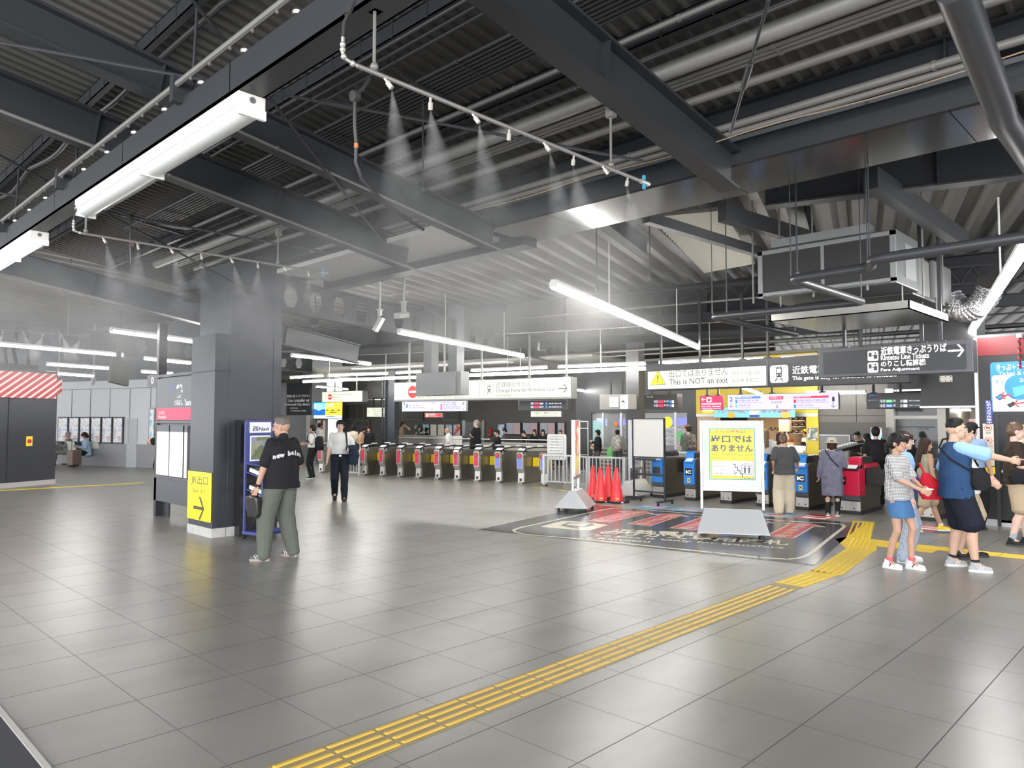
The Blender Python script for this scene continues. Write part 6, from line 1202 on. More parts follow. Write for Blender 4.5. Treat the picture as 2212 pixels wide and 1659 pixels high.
# ================================================================= conduits and pipes under the sloping roof (all run along Y)
def cx_(px, py, c=4.95): return RP(px, py, c).x
def yrun(X, z, y0, y1, r, mat, label, group=None, bend=0, cat='pipe', name='ceiling_pipe', n=8, clips=0, cm=None):
    mb = MB(); pts = [(X, y0, z), (X, y1, z)]
    if bend: pts = [(X, y0, z), (X, y1, z), (X - .03, y1 + .12, z + .01), (X - .12, y1 + .25, z + .04), (X - .32, y1 + .42, z + .08)]
    mb.tube(pts, r, n)
    if clips:
        y = y0 + .5
        while y < y1: mb.lathe([(r + .006, -.012), (r + .006, .012)], (0, 0, 0), 8, Matrix.Translation((X, y, z)) @ Matrix.Rotation(math.pi / 2, 4, 'X')); y += clips
    return tag(mb.build(name, mat, smooth=True), label, cat, group)
gc = 'bundle of black conduits under the sloping roof'
for i in range(8): yrun(3.64 + i * .048, 4.38, -4, 11.2 - .15 * i, .013, BLACKP, 'one of the parallel black conduits bundled under the corrugated roof', gc, clips=1.9, cat='conduit')
for i, px in enumerate(((820, 107), (820, 133), (820, 158))):
    X = cx_(*px) - .02; yrun(X, 4.42, -4, (8.2, 8.6, 6.9)[i], .014, BLACKP, ('black conduit running close beside the roof purlin', 'black conduit a hand further from the roof purlin', 'single thin black conduit nearest the conduit bundle')[i], bend=1, clips=2, cat='conduit')
yrun(4.17, 4.31, -4, 10.2, .019, GALV, 'thin pale pipe along the edge of the black conduit bundle', bend=1, clips=1.5, cat='conduit')
yrun(4.36, 4.24, -4, 11, .014, BLACKP, 'black conduit fixed below the purlin beside the fat pale duct', clips=1.4, cat='conduit'); yrun(4.33, 4.21, -4, 11, .014, BLACKP, 'second black conduit tight against the purlin beside the fat pale duct', clips=1.4, cat='conduit')
yrun(4.56, 4.20, -5, 12.5, .062, M('duct_pale', (.20, .196, .185), .45, .2, var=.1), 'fat pale round duct running the length of the sloping roof', n=16)
for i in range(3): yrun(4.70 + i * .058, 4.18, -5, 12.2, .019, GALV, ('pale pipe directly beside the fat duct', 'middle pipe of the three beside the fat duct', 'outer pipe of the three beside the fat duct')[i], clips=2.2)
yrun(4.98, 4.12, -1.0, 12, .034, GALV, 'separate pale pipe alone between the duct and the edge beam', clips=3, n=12)
yrun(5.33, 3.99, -4, 9, .03, GALV, 'pale pipe lying along the edge beam, upper one', clips=2.4, n=12); yrun(5.36, 3.94, 1.0, 8, .025, GALV, 'pale pipe lying along the edge beam, lower one', n=10)
mb = MB(); mb.tube([(5.31, -1 + i * .3, 3.91 - .03 * abs(math.sin(i * .55))) for i in range(30)], .005, 5); tag(mb.build('loose_wire', M('tan_wire', (.30, .22, .14), .6), smooth=True), 'thin tan wire sagging along the pipes by the edge beam', 'wire')
# horizontal batten brackets across the conduits
for i, Y in enumerate((4.6, 8.4, 10.6)):
    mb = MB(); mb.bar((3.5, Y, 4.40), (4.25, Y, 4.40 - .10), .03, .03); tag(mb.build('conduit_bracket', STEEL_DK), ('steel strap carrying the conduit bundle between the first two rafters', 'steel strap carrying the conduit bundle behind the deepest rafter', 'furthest steel strap carrying the conduit bundle')[i], 'bracket')
# pale pipes clipped along the rafters
def xrun(Y, z0c, x0, x1, r, mat, label, dy=-.10):
    mb = MB(); mb.tube([(x0, Y + dy, roofz(x0, z0c)), (x1, Y + dy, roofz(x1, z0c))], r, 8)
    x = x0 + .6
    while x < x1: mb.lathe([(r * 1.5, -.012), (r * 1.5, .012)], (x, Y + dy, roofz(x, z0c)), 8, None); x += 1.7
    return tag(mb.build('rafter_conduit', mat, smooth=True), label, 'conduit')
xrun(5.73, RAF - .012, 2.4, 6.4, .014, GALV, 'pale conduit along the underside of the middle rafter'); xrun(7.24, RAF - .012, -3, 6.3, .016, GALV, 'pale conduit along the underside of the deepest rafter', dy=-.11)
# roof bracing rods
def brace(pxa, pxb, c, label, r=.012):
    a, b = RP(*pxa, c), RP(*pxb, c); mb = MB(); mb.tube([a, b], r, 7); m_ = a.lerp(b, .5); d = (b - a).normalized() * .12; mb.tube([m_ - d, m_ + d], r * 1.9, 7); return tag(mb.build('brace_rod', STEEL_DK, smooth=True), label, 'brace rod', 'thin diagonal brace rods under the roof')
brace((-20, 88), (1390, 348), 4.40, 'longest thin brace rod, crossing the whole roof under the lamp beam')
brace((400, -20), (860, 565), 4.40, 'brace rod slanting steeply behind the unlit covered lamp'); brace((-10, 415), (705, 545), 4.40, 'low brace rod passing under the end of the unlit covered lamp')
brace((-10, 330), (560, 640), 4.36, 'brace rod sloping down towards the column through the mist'); brace((1660, 0), (1578, 285), 4.2, 'near vertical brace rod in front of the fat pale duct', .010)
# hanger rods from the purlin to the lamp beam
for Y, l in ((5.2, 'by the unlit covered lamp'), (7.9, 'past the unlit covered lamp'), (10.2, 'over the lit covered lamp'), (2.7, 'nearest the camera')):
    rod('hanger_rod', (2.11, Y, 3.88), (2.14, Y, 4.72), .012, STEEL_DK, 'thin rod hanging the lamp beam from the purlin, ' + l, 'hanger rod', 'hanger rods of the lamp beam')
mb = MB(); mb.tube([(1.98, -4, 3.98), (1.98, 5.1, 3.98), (1.98, 5.6, 3.98), (1.98, 13.5, 3.98)], .022, 8)
for i in range(60): y = -3.8 + i * .29; mb.lathe([(.002, -.045), (.012, -.04), (.006, -.018)], (1.98, y, 3.98), 6)
tag(mb.build('water_pipe', GALV, smooth=True), 'wet dripping pipe running along the top edge of the lamp beam', 'pipe')
for Y in (5.15, 7.9, 10.2): mb = MB(); mb.box((1.95, Y - .03, 3.86), (2.08, Y + .03, 4.04)); o = mb.build('pipe_clamp', STEEL_DK); tag(o, {5.15: 'clamp tying the dripping pipe to the beam above the unlit lamp', 7.9: 'clamp tying the dripping pipe to the beam past the unlit lamp', 10.2: 'clamp tying the dripping pipe to the beam over the lit lamp'}[Y], 'clamp')
# bulb-like insulator hooks on the top of the lamp beam
for i in range(14):
    Y = 2.4 + i * .62; mb = MB(); mb.lathe([(.004, -.03), (.03, -.018), (.034, 0), (.02, .02), (.006, .028)], (2.05, Y, 3.935), 10); mb.tube([(2.05, Y, 3.9), (2.05, Y, 3.93)], .008, 6)
    tag(mb.build('beam_stud', BRUSH, smooth=True), 'shiny round stud fixed on top of the long lamp beam', 'stud', 'shiny studs along the lamp beam')
# ================================================================= misting pipes with nozzles and their feed
NOZ = M('nozzle_cream', (.45, .43, .38), .4, .3); FIT = M('fitting_steel', (.42, .41, .38), .35, .6)
MISTN = []
def mistpipe(Y, z, x0, x1, ns, label, feed=True, rodx=(), valve=True):
    t = thing('misting_pipe', label, 'misting pipe', (x0, Y, z)); mb = MB(); mb.tube([(0, 0, 0), (x1 - x0, 0, 0)], .012, 8); mb.build('pipe', M('mist_pipe_steel', (.25, .24, .23), .4, .5), t, smooth=True)
    for i in range(ns):
        x = .16 + (x1 - x0 - .35) * i / (ns - 1); sgn = 1 if i % 2 else -1; a = Vector((x, 0, -.005)); b = Vector((x + .025, sgn * .03, -.06)); mb = MB(); mb.tube([a, a.lerp(b, .5)], .007, 6); mb.tube([a.lerp(b, .45), b], .013, 8); mb.build('nozzle', NOZ, t, smooth=True); MISTN.append((Vector((x0, Y, z)) + b, i % 2, sgn))
    if feed:
        mb = MB(); mb.tube([(0, 0, 0), (-.04, 0, .004), (-.075, 0, .012), (-.082, 0, .035), (-.082, 0, .11)], .009, 8)
        for c in ((-.025, 0, .002), (-.076, 0, .018), (-.082, 0, .05), (-.082, 0, .075)): mb.ell(c, .015, None, 10, 6)
        mb.build('elbow_fitting', FIT, t, smooth=True); mb = MB(); mb.tube([(-.082, 0, .10), (-.078, 0, .18), (-.05, 0, .25)], .008, 8); mb.tube([(-.06, 0, .23), (-.03, 0, .31)], .018, 8); mb.build('hose', RUBBER, t, smooth=True)
    for x, zt in rodx: mb = MB(); mb.tube([(x - x0, 0, .02), (x - x0, 0, zt - z)], .009, 6); mb.ell((x - x0, 0, .03), .022, None, 8, 6); mb.box((x - x0 - .02, -.03, zt - z - .02), (x - x0 + .03, .03, zt - z + .06)); mb.build('hanger', GALV, t)
    if valve: mb = MB(); L_ = x1 - x0; mb.tube([(L_ - .03, 0, 0), (L_ + .07, 0, 0)], .018, 8); mb.build('end_valve', FIT, t, smooth=True); mb = MB(); mb.box((L_ + .0, -.008, .015), (L_ + .02, .008, .05)); mb.box((L_ + .0, -.008, -.05), (L_ + .02, .008, -.015)); mb.build('valve_lever', M('valve_blue', (.03, .28, .42), .4), t)
    return t
mistpipe(2.98, 3.39, 2.0, 4.45, 8, 'misting pipe spraying in the middle of the ceiling, ending in a blue valve', rodx=((2.10, 3.72), (4.06, 3.77)))
mistpipe(7.55, 3.39, 2.1, 4.62, 8, 'misting pipe spraying under the beam near the column', rodx=((2.12, 3.72), (4.05, 3.74)))
mistpipe(17.0, 3.40, 2.2, 4.9, 8, 'distant misting pipe above the striped column', feed=False, rodx=((2.6, 4.9), (4.5, 4.9)), valve=False)
# black float switch / cable drop by the first misting pipe, and its twin
def drop(px, py, z0, label, depthY):
    P = oY(px, py, depthY); t = thing('cable_drop', label, 'cable', P); mb = MB(); mb.lathe([(.008, -.025), (.032, -.02), (.036, 0), (.032, .02), (.008, .025)], (0, 0, 0), 14, Matrix.Rotation(math.radians(80), 4, 'Y')); mb.build('junction_puck', RUBBER, t, smooth=True)
    mb = MB(); mb.tube([(0, 0, -.03), (0, 0, -.17), (.02, .015, -.26), (.03, .03, -.38), (.09, .05, -.46), (.3, .1, -.56), (.6, .1, -.66)] if depthY < 5 else [(0, 0, -.03), (0, 0, -.3), (.02, .02, -.5)], .011, 8); mb.tube([(.01, 0, .02), (.05, 0, .06), (.1, 0, .14)], .010, 8); mb.build('black_cable', BLACKP, t, smooth=True)
    mb = MB(); mb.tube([(.022, .016, -.27), (.024, .019, -.295)], .0125, 8); mb.build('orange_tape', M('orange_tape', (.6, .12, .03), .5), t, smooth=True)
drop(767, 208, 0, 'black cable drop with orange tape beside the central misting pipe', 3.6); drop(283, 470, 0, 'black cable drop with orange tape behind the second misting pipe', 8.2)
# ================================================================= air handling unit and its pipes
t = thing('air_handling_unit', 'large grey air handling unit hung under the hall roof', 'air conditioner', (9.0, 3.45, 3.22)); AG = M('ahu_grey', (.10, .105, .11), .4, .3, var=.06); AP = M('ahu_pale', (.22, .225, .23), .4, .4, var=.06)
mb = MB(); mb.box((0, -.82, 0), (.85, .82, .62)); mb.build('filter_box', AG, t, bevel=.01); mb = MB(); mb.box((.85, -.75, -.02), (2.45, .75, .50)); mb.build('fan_box', M('ahu_dark', (.045, .047, .05), .45, .2), t, bevel=.01)
for y0_, y1_ in ((-.76, -.02), (.02, .76)):
    mb = MB(); mb.box((-.02, y0_, .06), (0, y1_, .55)); mb.build('filter_panel', M('filter_black', (.012, .012, .013), .6), t)
mb = MB(); 
for (a, b, c, d_) in ((-.82, .55, .82, .60), (-.82, .02, .82, .06), (-.02, .06, .02, .55), (.76, .0, .82, .6), (-.82, 0, -.76, .6)): mb.box((-.03, a, b), (0, c, d_))
mb.build('filter_frame', AP, t); mb = MB(); mb.box((-.06, -.55, .62), (.12, .62, .72)); mb.box((.3, -.82, .1), (.7, -.83, .5)); mb.build('cable_tray', AP, t); mb = MB(); mb.box((.9, -.78, .0), (1.45, -.75, .45)); mb.box((1.55, -.80, .02), (2.4, -.76, .50)); mb.build('side_panel', M('ahu_steel', (.30, .30, .30), .3, .7), t)
for x, y in ((0, -.5), (0, .9), (.9, -.85), (1.9, -.82), (2.4, .8), (.02, .55), (.06, .15)): mb = MB(); mb.tube([(x, y, -.05), (x, y, 1.3)], .012, 6); mb.build('hanger_rod', GALV, t)
t = thing('drip_tray', 'wide shallow steel drip tray hung below the air handling unit', 'tray', (9.15, 3.35, 2.93)); mb = MB(); mb.box((0, -.80, 0), (1.65, .85, .012)); mb.box((0, -.80, 0), (.015, .85, .10)); mb.box((1.635, -.80, 0), (1.65, .85, .10)); mb.box((0, -.80, 0), (1.65, -.785, .10)); mb.box((0, .835, 0), (1.65, .85, .10)); mb.build('pan', M('tray_steel', (.38, .37, .34), .25, .85, var=.04), t)
for x, y in ((.1, -.7), (1.5, -.7), (.1, .75), (1.5, .75)): mb = MB(); mb.tube([(x, y, .02), (x, y, .32)], .008, 6); mb.build('hanger_rod', GALV, t)
LAG = M('lagged_pipe_black', (.035, .037, .042), .38, spec=.6, var=.05)
def lag(px, z, r, label, group=None):
    mb = MB(); P = [G(x, y, z) for x, y in px]; pts = [P[0]]
    for i in range(1, len(P) - 1):
        a, b, c = P[i - 1], P[i], P[i + 1]; pts += [b + (a - b).normalized() * r * 1.6, b + (a - b).normalized() * r * .4 + (c - b).normalized() * r * .4, b + (c - b).normalized() * r * 1.6]
    pts.append(P[-1]); mb.tube(pts, r, 14)
    for p in px: 
        q = G(*p, z); mb.tube([q + Vector((.06, .04, r)), q + Vector((.06, .04, 1.9))], .006, 5)
    return tag(mb.build('lagged_pipe', LAG, smooth=True, sharp=60), label, 'pipe', group)
lag([(2260, 505), (1885, 561), (1880, 577), (1712, 603), (1865, 652), (1540, 685), (1720, 722)], 2.95, .042, 'black lagged pipe zigzagging back and forth below the air handling unit')
mb = MB(); pts = [G(2060, -30, 3.75), G(2158, 225, 3.62), G(2166, 255, 3.60), G(2290, 440, 3.55)]; mb.tube([pts[0], pts[1] + (pts[0] - pts[1]) * .1, pts[1], pts[2], pts[2] + (pts[3] - pts[2]) * .1, pts[3]], .085, 18)
tag(mb.build('flue_pipe', LAG, smooth=True, sharp=50), 'fat black flue pipe bending down at the upper right of the ceiling', 'pipe'); bpy.data.objects['flue_pipe']['label'] = 'fat black flue pipe with a bend crossing the glossy girder panel'
# silver flexible hose
mb = MB(); a, b, c, d_ = oX(2048, 640, 11.6), oX(2085, 690, 11.6), oX(2130, 660, 11.4), oX(2140, 610, 11.2); pts = []; rs = []
for i in range(60):
    f = i / 59; p = a * (1 - f) ** 3 + (b + Vector((0, 0, -.05))) * 3 * f * (1 - f) ** 2 + c * 3 * f * f * (1 - f) + d_ * f ** 3; pts.append(p); rs.append(.155 + .012 * (i % 2) + .008 * math.sin(i * 1.7))
mb.tube(pts, rs, 16); tag(mb.build('flexible_duct', M('crinkled_foil', (.5, .5, .52), .18, .95, var=.1, scale=20, bump=.8), smooth=False), 'crinkled silver flexible air duct curving behind the slanting tube lamp', 'duct')
# long dark ducts and beams near the unit
for (pa, pb, z, w_, h_, l) in (((1640, 545), (1395, 470), 3.95, .10, .12, 'dark steel channel reaching from the girder to the air handling unit'), ((1880, 385), (2080, 520), 4.1, .14, .22, 'dark steel beam above the air handling unit'), ((1560, 460), (1760, 520), 4.15, .12, .2, 'dark steel member crossing behind the air handling unit')):
    mb = MB(); mb.bar(G(*pa, z), G(*pb, z), w_, h_); tag(mb.build('steel_channel', STEEL_DK), l, 'steel channel')
# ================================================================= ceiling rods, cameras, wires in the hall
for i, (px, py, z, l) in enumerate(((1289, 625, 3.3, 'before the glossy soffit, above the long tube lamp'), (913, 410, 3.6, 'in the misty gap above the grey monitor'), (1404, 600, 3.6, 'right of the long tube lamp'), (1722, 590, 3.1, 'passing in front of the air handling unit'), (1570, 680, 3.0, 'left of the drip tray'))):
    P = G(px, py, z); rod('drop_rod', P, Vector((P.x, P.y, topz(P.x, P.y) + (.0 if P.x > 5.4 else 0))), .008, STEEL_DK, 'thin hanging rod ' + l, 'hanger rod', 'thin rods hanging from the hall roof')
def camera_(px, py, X, label, ang, down, long_=False):
    P = oX(px, py, X); t = thing('security_camera', label, 'security camera', P, ang); CW = M('camera_white', (.50, .50, .48), .4, var=.05); zt = (4.95 if P.x > 5.5 else roofz(P.x)) - P.z
    mb = MB(); mb.tube([(0, 0, .22), (0, 0, zt)], .022, 8); mb.build('drop_pole', CW, t, smooth=True); mb = MB(); mb.box((-.035, -.03, .05), (.035, .03, .22)); mb.lathe([(.08, .22), (.08, .235)], (0, 0, 0), 14); mb.build('bracket', CW, t)
    R_ = Matrix.Rotation(down, 4, 'X'); mb = MB(); mb.prism([(-.06, -.05), (.06, -.05), (.065, .03), (.03, .055), (-.03, .055), (-.065, .03)], 'y', -.10, .26 if long_ else .2, R_ @ Matrix.Translation((0, 0, -.0))); mb.build('housing', CW, t, bevel=.008); mb = MB(); mb.prism(circ(0, 0, .035, 12), 'y', -.115, -.10, R_); mb.build('lens', RUBBER, t)
camera_(820, 695, 8.3, 'white security camera on a straight pole, pointing down steeply', .4, -1.0); camera_(872, 680, 8.0, 'white security camera pointing sideways below the cable bracket', 2.0, -.2, True)
mb = MB(); a, b = oX(752, 598, 8.2), oX(830, 604, 8.2); mb.bar(a, b, .05, .05); mb.bar(oX(770, 592, 8.2), oX(812, 586, 8.2), .12, .02); mb.bar(oX(835, 600, 8.2), oX(890, 590, 8.2), .03, .03); [mb.tube([oX(x, 592, 8.2), oX(x, 592, 8.2) + Vector((0, 0, .9))], .008, 6) for x in (845, 862, 880)]; mb.bar(oX(838, 637, 8.1), oX(880, 632, 8.1), .06, .03)
tag(mb.build('camera_bracket', M('camera_white', (.5, .5, .48))), 'pale metal bracket frame holding the two security cameras', 'bracket')
camera_(127, 812, 7.6, 'white security camera on a pole in front of the grey poster wall, left one', .8, -.4, True); camera_(202, 820, 8.2, 'white security camera on a pole above the poster wall, right one', .2, -1.1)
for (px, py, X, l) in ((682, 695, 8.6, 'black loudspeaker hung below the castellated beam beside the column'), (1173, 748, 12.5, 'black loudspeaker hung under the hexagon beam behind the long tube lamp')):
    P = oX(px, py, X); t = thing('loudspeaker', l, 'loudspeaker', P, .9); mb = MB(); mb.prism([(-.14, -.09), (.14, -.09), (.17, .02), (.10, .11), (-.10, .11), (-.17, .02)], 'y', -.08, .1); mb.build('case', RUBBER, t, bevel=.01); mb = MB(); mb.tube([(-.4, 0, .05), (.5, 0, .06)], .008, 6); mb.tube([(-.1, 0, .1), (-.1, 0, .55)], .012, 6); mb.build('mount_rod', STEEL_DK, t)
# grey hanging ducts at the left hall and far pipes over the gates
for (a, b, r, m_, l) in (((17.6, 2, 3.55), (16.2, 17, 3.55), .03, GALV, 'pale pipe running over the ticket gates, upper one'), ((17.9, 2, 3.45), (16.5, 17, 3.45), .02, GALV, 'pale pipe running over the ticket gates, lower one'), ((18.2, 1.5, 3.60), (16.8, 17, 3.60), .05, STEEL_DK, 'dark pipe running over the ticket gates'), ((18.5, 2, 3.9), (17.1, 18, 3.9), .02, GALV, 'thin pale conduit high over the ticket gates'), ((14.2, 3.5, 4.05), (12.6, 12.0, 4.05), .02, GALV, 'thin pale conduit crossing before the hall girder')):
    mb = MB(); mb.tube([a, b], r, 8); tag(mb.build('hall_pipe', m_, smooth=True), l, 'pipe')
mb = MB(); a = oP(770, 795, Gf(18.9, 0), 12); b = oP(1100, 775, Gf(18.9, 0), 12); b.z = a.z; mb.bar(a, b, .5, .12); tag(mb.build('white_duct', M('white_duct', (.6, .6, .58), .5)), 'flat white duct above the far rows of tube lamps', 'duct')
mb = MB(); P0 = Bf(17.0, -6, 4.35); P1 = Bf(17.0, 5, 4.35); n_ = 26
for i in range(n_): a, b = P0.lerp(P1, i / n_), P0.lerp(P1, (i + .5) / n_) + Vector((0, 0, .35)); c = P0.lerp(P1, (i + 1) / n_); mb.bar(a, b, .03, .03); mb.bar(b, c, .03, .03)
mb.bar(P0, P1, .06, .06); mb.bar(P0 + Vector((0, 0, .35)), P1 + Vector((0, 0, .35)), .06, .06); o = mb.build('lattice_truss', STEEL_DK); struct(o)
# dark folded banner / hanging cloth-like duct at the left
a = oX(255, 830, 5.6); t = thing('hanging_display_back', 'dark tilted display seen from behind, hung in the mist near the information sign', 'display', a, .6); mb = MB(); mb.box((-.28, -.05, 0), (.28, .05, .52), Matrix.Rotation(.12, 4, 'Y')); mb.build('case', M('display_back', (.06, .058, .056), .5, var=.2, scale=5), t, bevel=.01); mb = MB(); mb.box((-.05, -.03, .5), (.05, .03, 1.6)); mb.build('post', STEEL_DK, t)
# ================================================================= people
from mathutils import noise as NZ
DGR = math.radians
def fab(name, col, rough=.85, var=.10, scale=3): return M('cloth_' + name, col, rough, var=var, scale=scale, spec=.2)
SK = {'a': M('skin_light', (.52, .33, .24), .5, var=.05, scale=9, spec=.35), 'b': M('skin_tan', (.42, .25, .17), .5, var=.05, scale=9, spec=.35), 'c': M('skin_pale', (.60, .40, .33), .5, var=.05, scale=9, spec=.35)}
HRK = M('hair_black', (.008, .0075, .008), .6, var=.2, scale=30, spec=.25); HRB = M('hair_dark_brown', (.030, .015, .011), .6, var=.3, scale=30, spec=.25); HRL = M('hair_light_brown', (.16, .10, .055), .5, var=.3, scale=30); HRG = M('hair_grey', (.22, .21, .20), .55, var=.3, scale=30)
EYW = M('eye_white', (.6, .58, .55), .3, var=0); EYK = M('eye_dark', (.01, .008, .006), .2, var=0); LIP = M('lips', (.38, .14, .12), .5, var=0)
def cap(mb, p, q, r0, r1, n=12, k=4, sq=None):
    """tapered limb with rounded ends"""
    p, q = Vector(p), Vector(q); d = q - p; L = max(d.length, 1e-4); u = d / L; pts = []; rs = []
    for i in range(k + 1): a = -math.pi / 2 + math.pi / 2 * i / k; pts.append(p + u * r0 * math.sin(a)); rs.append(max(1e-4, r0 * math.cos(a)))
    for i in range(1, k + 1): a = math.pi / 2 * i / k; pts.append(q + u * r1 * math.sin(a)); rs.append(max(1e-4, r1 * math.cos(a)))
    if len(pts) and (pts[k + 1] - pts[k]).length < 1e-5: pass
    mb.tube(pts, rs, n); return mb
def loftz(mb, secs, n=20):
    """secs: (centre, rx, ry)"""
    vs = []; N = len(secs)
    for c, rx, ry in secs:
        for k in range(n): a = 2 * math.pi * k / n; ca, sa = math.cos(a), math.sin(a); vs.append(Vector(c) + Vector((rx * math.copysign(abs(ca) ** .85, ca), ry * math.copysign(abs(sa) ** .85, sa), 0)))
    fs = [(i * n + k, i * n + (k + 1) % n, (i + 1) * n + (k + 1) % n, (i + 1) * n + k) for i in range(N - 1) for k in range(n)] + [tuple(range(n - 1, -1, -1)), tuple((N - 1) * n + k for k in range(n))]
    mb.add(vs, fs)
def ik(a, t, l1, l2, pole):
    a, t, pole = Vector(a), Vector(t), Vector(pole); d = t - a; L = min(d.length, (l1 + l2) * .999); u = d.normalized(); t = a + u * L
    x = (l1 * l1 - l2 * l2 + L * L) / (2 * L); h = math.sqrt(max(0, l1 * l1 - x * x)); w = (pole - u * pole.dot(u)).normalized(); return a + u * x + w * h, t
def fuse(name, mb, mat, parent, vox, S, smooth=4, wr=0.0, wf=14, stretch=(1, 1, 1)):
    """one continuous skin over all the overlapping limbs"""
    me = bpy.data.meshes.new(name); me.from_pydata([S @ Vector(v) for v in mb.v], [], mb.f); me.update()
    bm = bmesh.new(); bm.from_mesh(me)
    # every closed piece must face outwards
    bmesh.ops.recalc_face_normals(bm, faces=bm.faces); bm.to_mesh(me); bm.free()
    o = bpy.data.objects.new(name, me); COL.objects.link(o); r = o.modifiers.new('r', 'REMESH'); r.mode = 'VOXEL'; r.voxel_size = vox
    if smooth: s_ = o.modifiers.new('s', 'SMOOTH'); s_.factor = .5; s_.iterations = smooth
    dg = bpy.context.evaluated_depsgraph_get(); me2 = bpy.data.meshes.new_from_object(o.evaluated_get(dg)); o.modifiers.clear(); o.data = me2; bpy.data.meshes.remove(me); me2.name = name
    if wr:
        me2.update(); nn = [v.normal.copy() for v in me2.vertices]
        for v, nm in zip(me2.vertices, nn):
            q = Vector((v.co.x * stretch[0], v.co.y * stretch[1], v.co.z * stretch[2])); f = NZ.noise(q * wf) + .5 * abs(NZ.noise(q * wf * 2.1)); v.co += nm * (wr * f)
    me2.materials.clear(); me2.materials.append(mat); me2.polygons.foreach_set('use_smooth', [True] * len(me2.polygons)); o.parent = parent; return o
def person(label, P, ang, H=1.7, skin='a', top=None, bottom=None, shoes=None, hair=('short', HRK), head=(0, 0), lean=0, wrL=None, wrR=None, anL=None, anR=None, poleL=(-1, .3, 0), poleR=(-1, -.3, 0), pz=.92, vox=.014, build=1.0, fy=(0, 0), glasses=False, point=False, face=True, sx=0.0, group=None):
    """local frame: x forward, y to the person's left, z up; lengths for a 1.70 m figure, scaled to H"""
    t = thing('person', label, 'person', (P[0], P[1], 0), ang, group); k = H / 1.70; S = Matrix.Scale(k, 4); B = build; dz = pz - .92
    near = vox < .009
    hipz = .90 + dz; Lm = Matrix.Translation((sx, 0, hipz)) @ Matrix.Rotation(DGR(lean), 4, 'Y') @ Matrix.Translation((0, 0, -hipz))
    def up(x, y, z): return Lm @ Vector((x, y, z + dz))
    BS = (B + 1) / 2; shL, shR = up(0, .155 * BS, 1.365), up(0, -.155 * BS, 1.365); wl = Vector(wrL) if wrL else up(.06, .25 * B, .86); wrr = Vector(wrR) if wrR else up(.06, -.25 * B, .86)
    eL, wl = ik(shL, wl, .27, .25, poleL); eR, wrr = ik(shR, wrr, .27, .25, poleR)
    hL, hR = Vector((sx, .085, hipz)), Vector((sx, -.085, hipz)); aL = Vector(anL) if anL else Vector((0, .095, .085)); aR = Vector(anR) if anR else Vector((0, -.095, .085))
    kL, aL = ik(hL, aL, .42, .415, (1, .1, 0)); kR, aR = ik(hR, aR, .42, .415, (1, -.1, 0))
    hc = up(.02, 0, 1.565); HR_ = Matrix.Rotation(DGR(lean), 4, 'Y') @ Matrix.Rotation(DGR(head[0]), 4, 'Z') @ Matrix.Rotation(DGR(head[1]), 4, 'Y'); hm = Matrix.Translation(hc) @ HR_
    def hd(x, y, z): return hm @ Vector((x, y, z))
    HR3 = HR_.to_3x3()
    # ---- body
    mb = MB(); T_ = [(.895, .10, .155), (.98, .095, .15), (1.07, .088, .135), (1.17, .10, .15), (1.27, .112, .165), (1.34, .10, .17), (1.395, .075, .135), (1.42, .05, .06)]
    TS = [(up(0, 0, z), rx * B, ry * (B if z > 1 else (B + 1) / 2)) for z, rx, ry in T_]; loftz(mb, TS)
    mb.ell(hL + Vector((-.01, -.01, 0)), (.10 * B, .085, .10)); mb.ell(hR + Vector((-.01, .01, 0)), (.10 * B, .085, .10))
    cap(mb, up(-.01, 0, 1.38), hd(-.02, 0, -.06), .056 * (B + 1) / 2, .052)
    mb.ell(hd(-.012, 0, .022), (.094, .077, .096), HR3, 20, 14); mb.ell(hd(.02, 0, -.045), (.066, .060, .072), HR3, 16, 12); mb.ell(hd(.058, 0, -.088), (.026, .028, .022), HR3)
    if face:
        cap(mb, hd(.086, 0, .012), hd(.104, 0, -.028), .008, .0125, 8); mb.ell(hd(.098, .012, -.034), .008, HR3, 8, 6); mb.ell(hd(.098, -.012, -.034), .008, HR3, 8, 6); mb.ell(hd(.073, .035, -.022), (.018, .02, .018), HR3, 8, 6); mb.ell(hd(.073, -.035, -.022), (.018, .02, .018), HR3, 8, 6); mb.ell(hd(.080, 0, .035), (.014, .045, .014), HR3, 10, 6)
    for s_ in (1, -1): mb.ell(hd(-.008, s_ * .078, -.012), (.019, .009, .031), HR3, 10, 8)
    for sh, e, w in ((shL, eL, wl), (shR, eR, wrr)): mb.ell(sh, (.052 * BS, .052 * BS, .055)); cap(mb, sh, e, .047 * BS, .038 * BS); cap(mb, e, w, .039 * B, .026 * (B + 1) / 2)
    for h_, kn, an in ((hL, kL, aL), (hR, kR, aR)):
        cap(mb, h_, kn, .088 * B, .056 * B); d = (an - kn).normalized(); c = kn.lerp(an, .32) - Vector((.012, 0, 0)) + d.cross(Vector((0, 1, 0))) * -.006; cap(mb, kn, c, .052 * B, .054 * B); cap(mb, c, an, .054 * B, .036); cap(mb, an, an + Vector((.07, 0, -.035)), .036, .028)
    # ---- hands
    for sd, e, w in ((1, eL, wl), (-1, eR, wrr)):
        d = (w - e).normalized(); side = Vector((0, 0, 1)).cross(d); side = side.normalized() if side.length > .2 else Vector((1, 0, 0)); nr = d.cross(side).normalized()
        if abs(d.z) > .7: side = Vector((1, 0, 0)) - d * d.x; side.normalize(); nr = d.cross(side).normalized() * sd
        th = side if abs(d.z) > .7 else nr
        if abs(d.z) <= .7: side, nr = nr, side
        pc = w + d * .048; R3 = Matrix((d, side, d.cross(side))).transposed(); mb.ell(pc, (.05, .040, .019), R3, 12, 8)
        nrm = d.cross(side).normalized() * (sd if abs(d.z) > .7 else 1); curl = -nrm
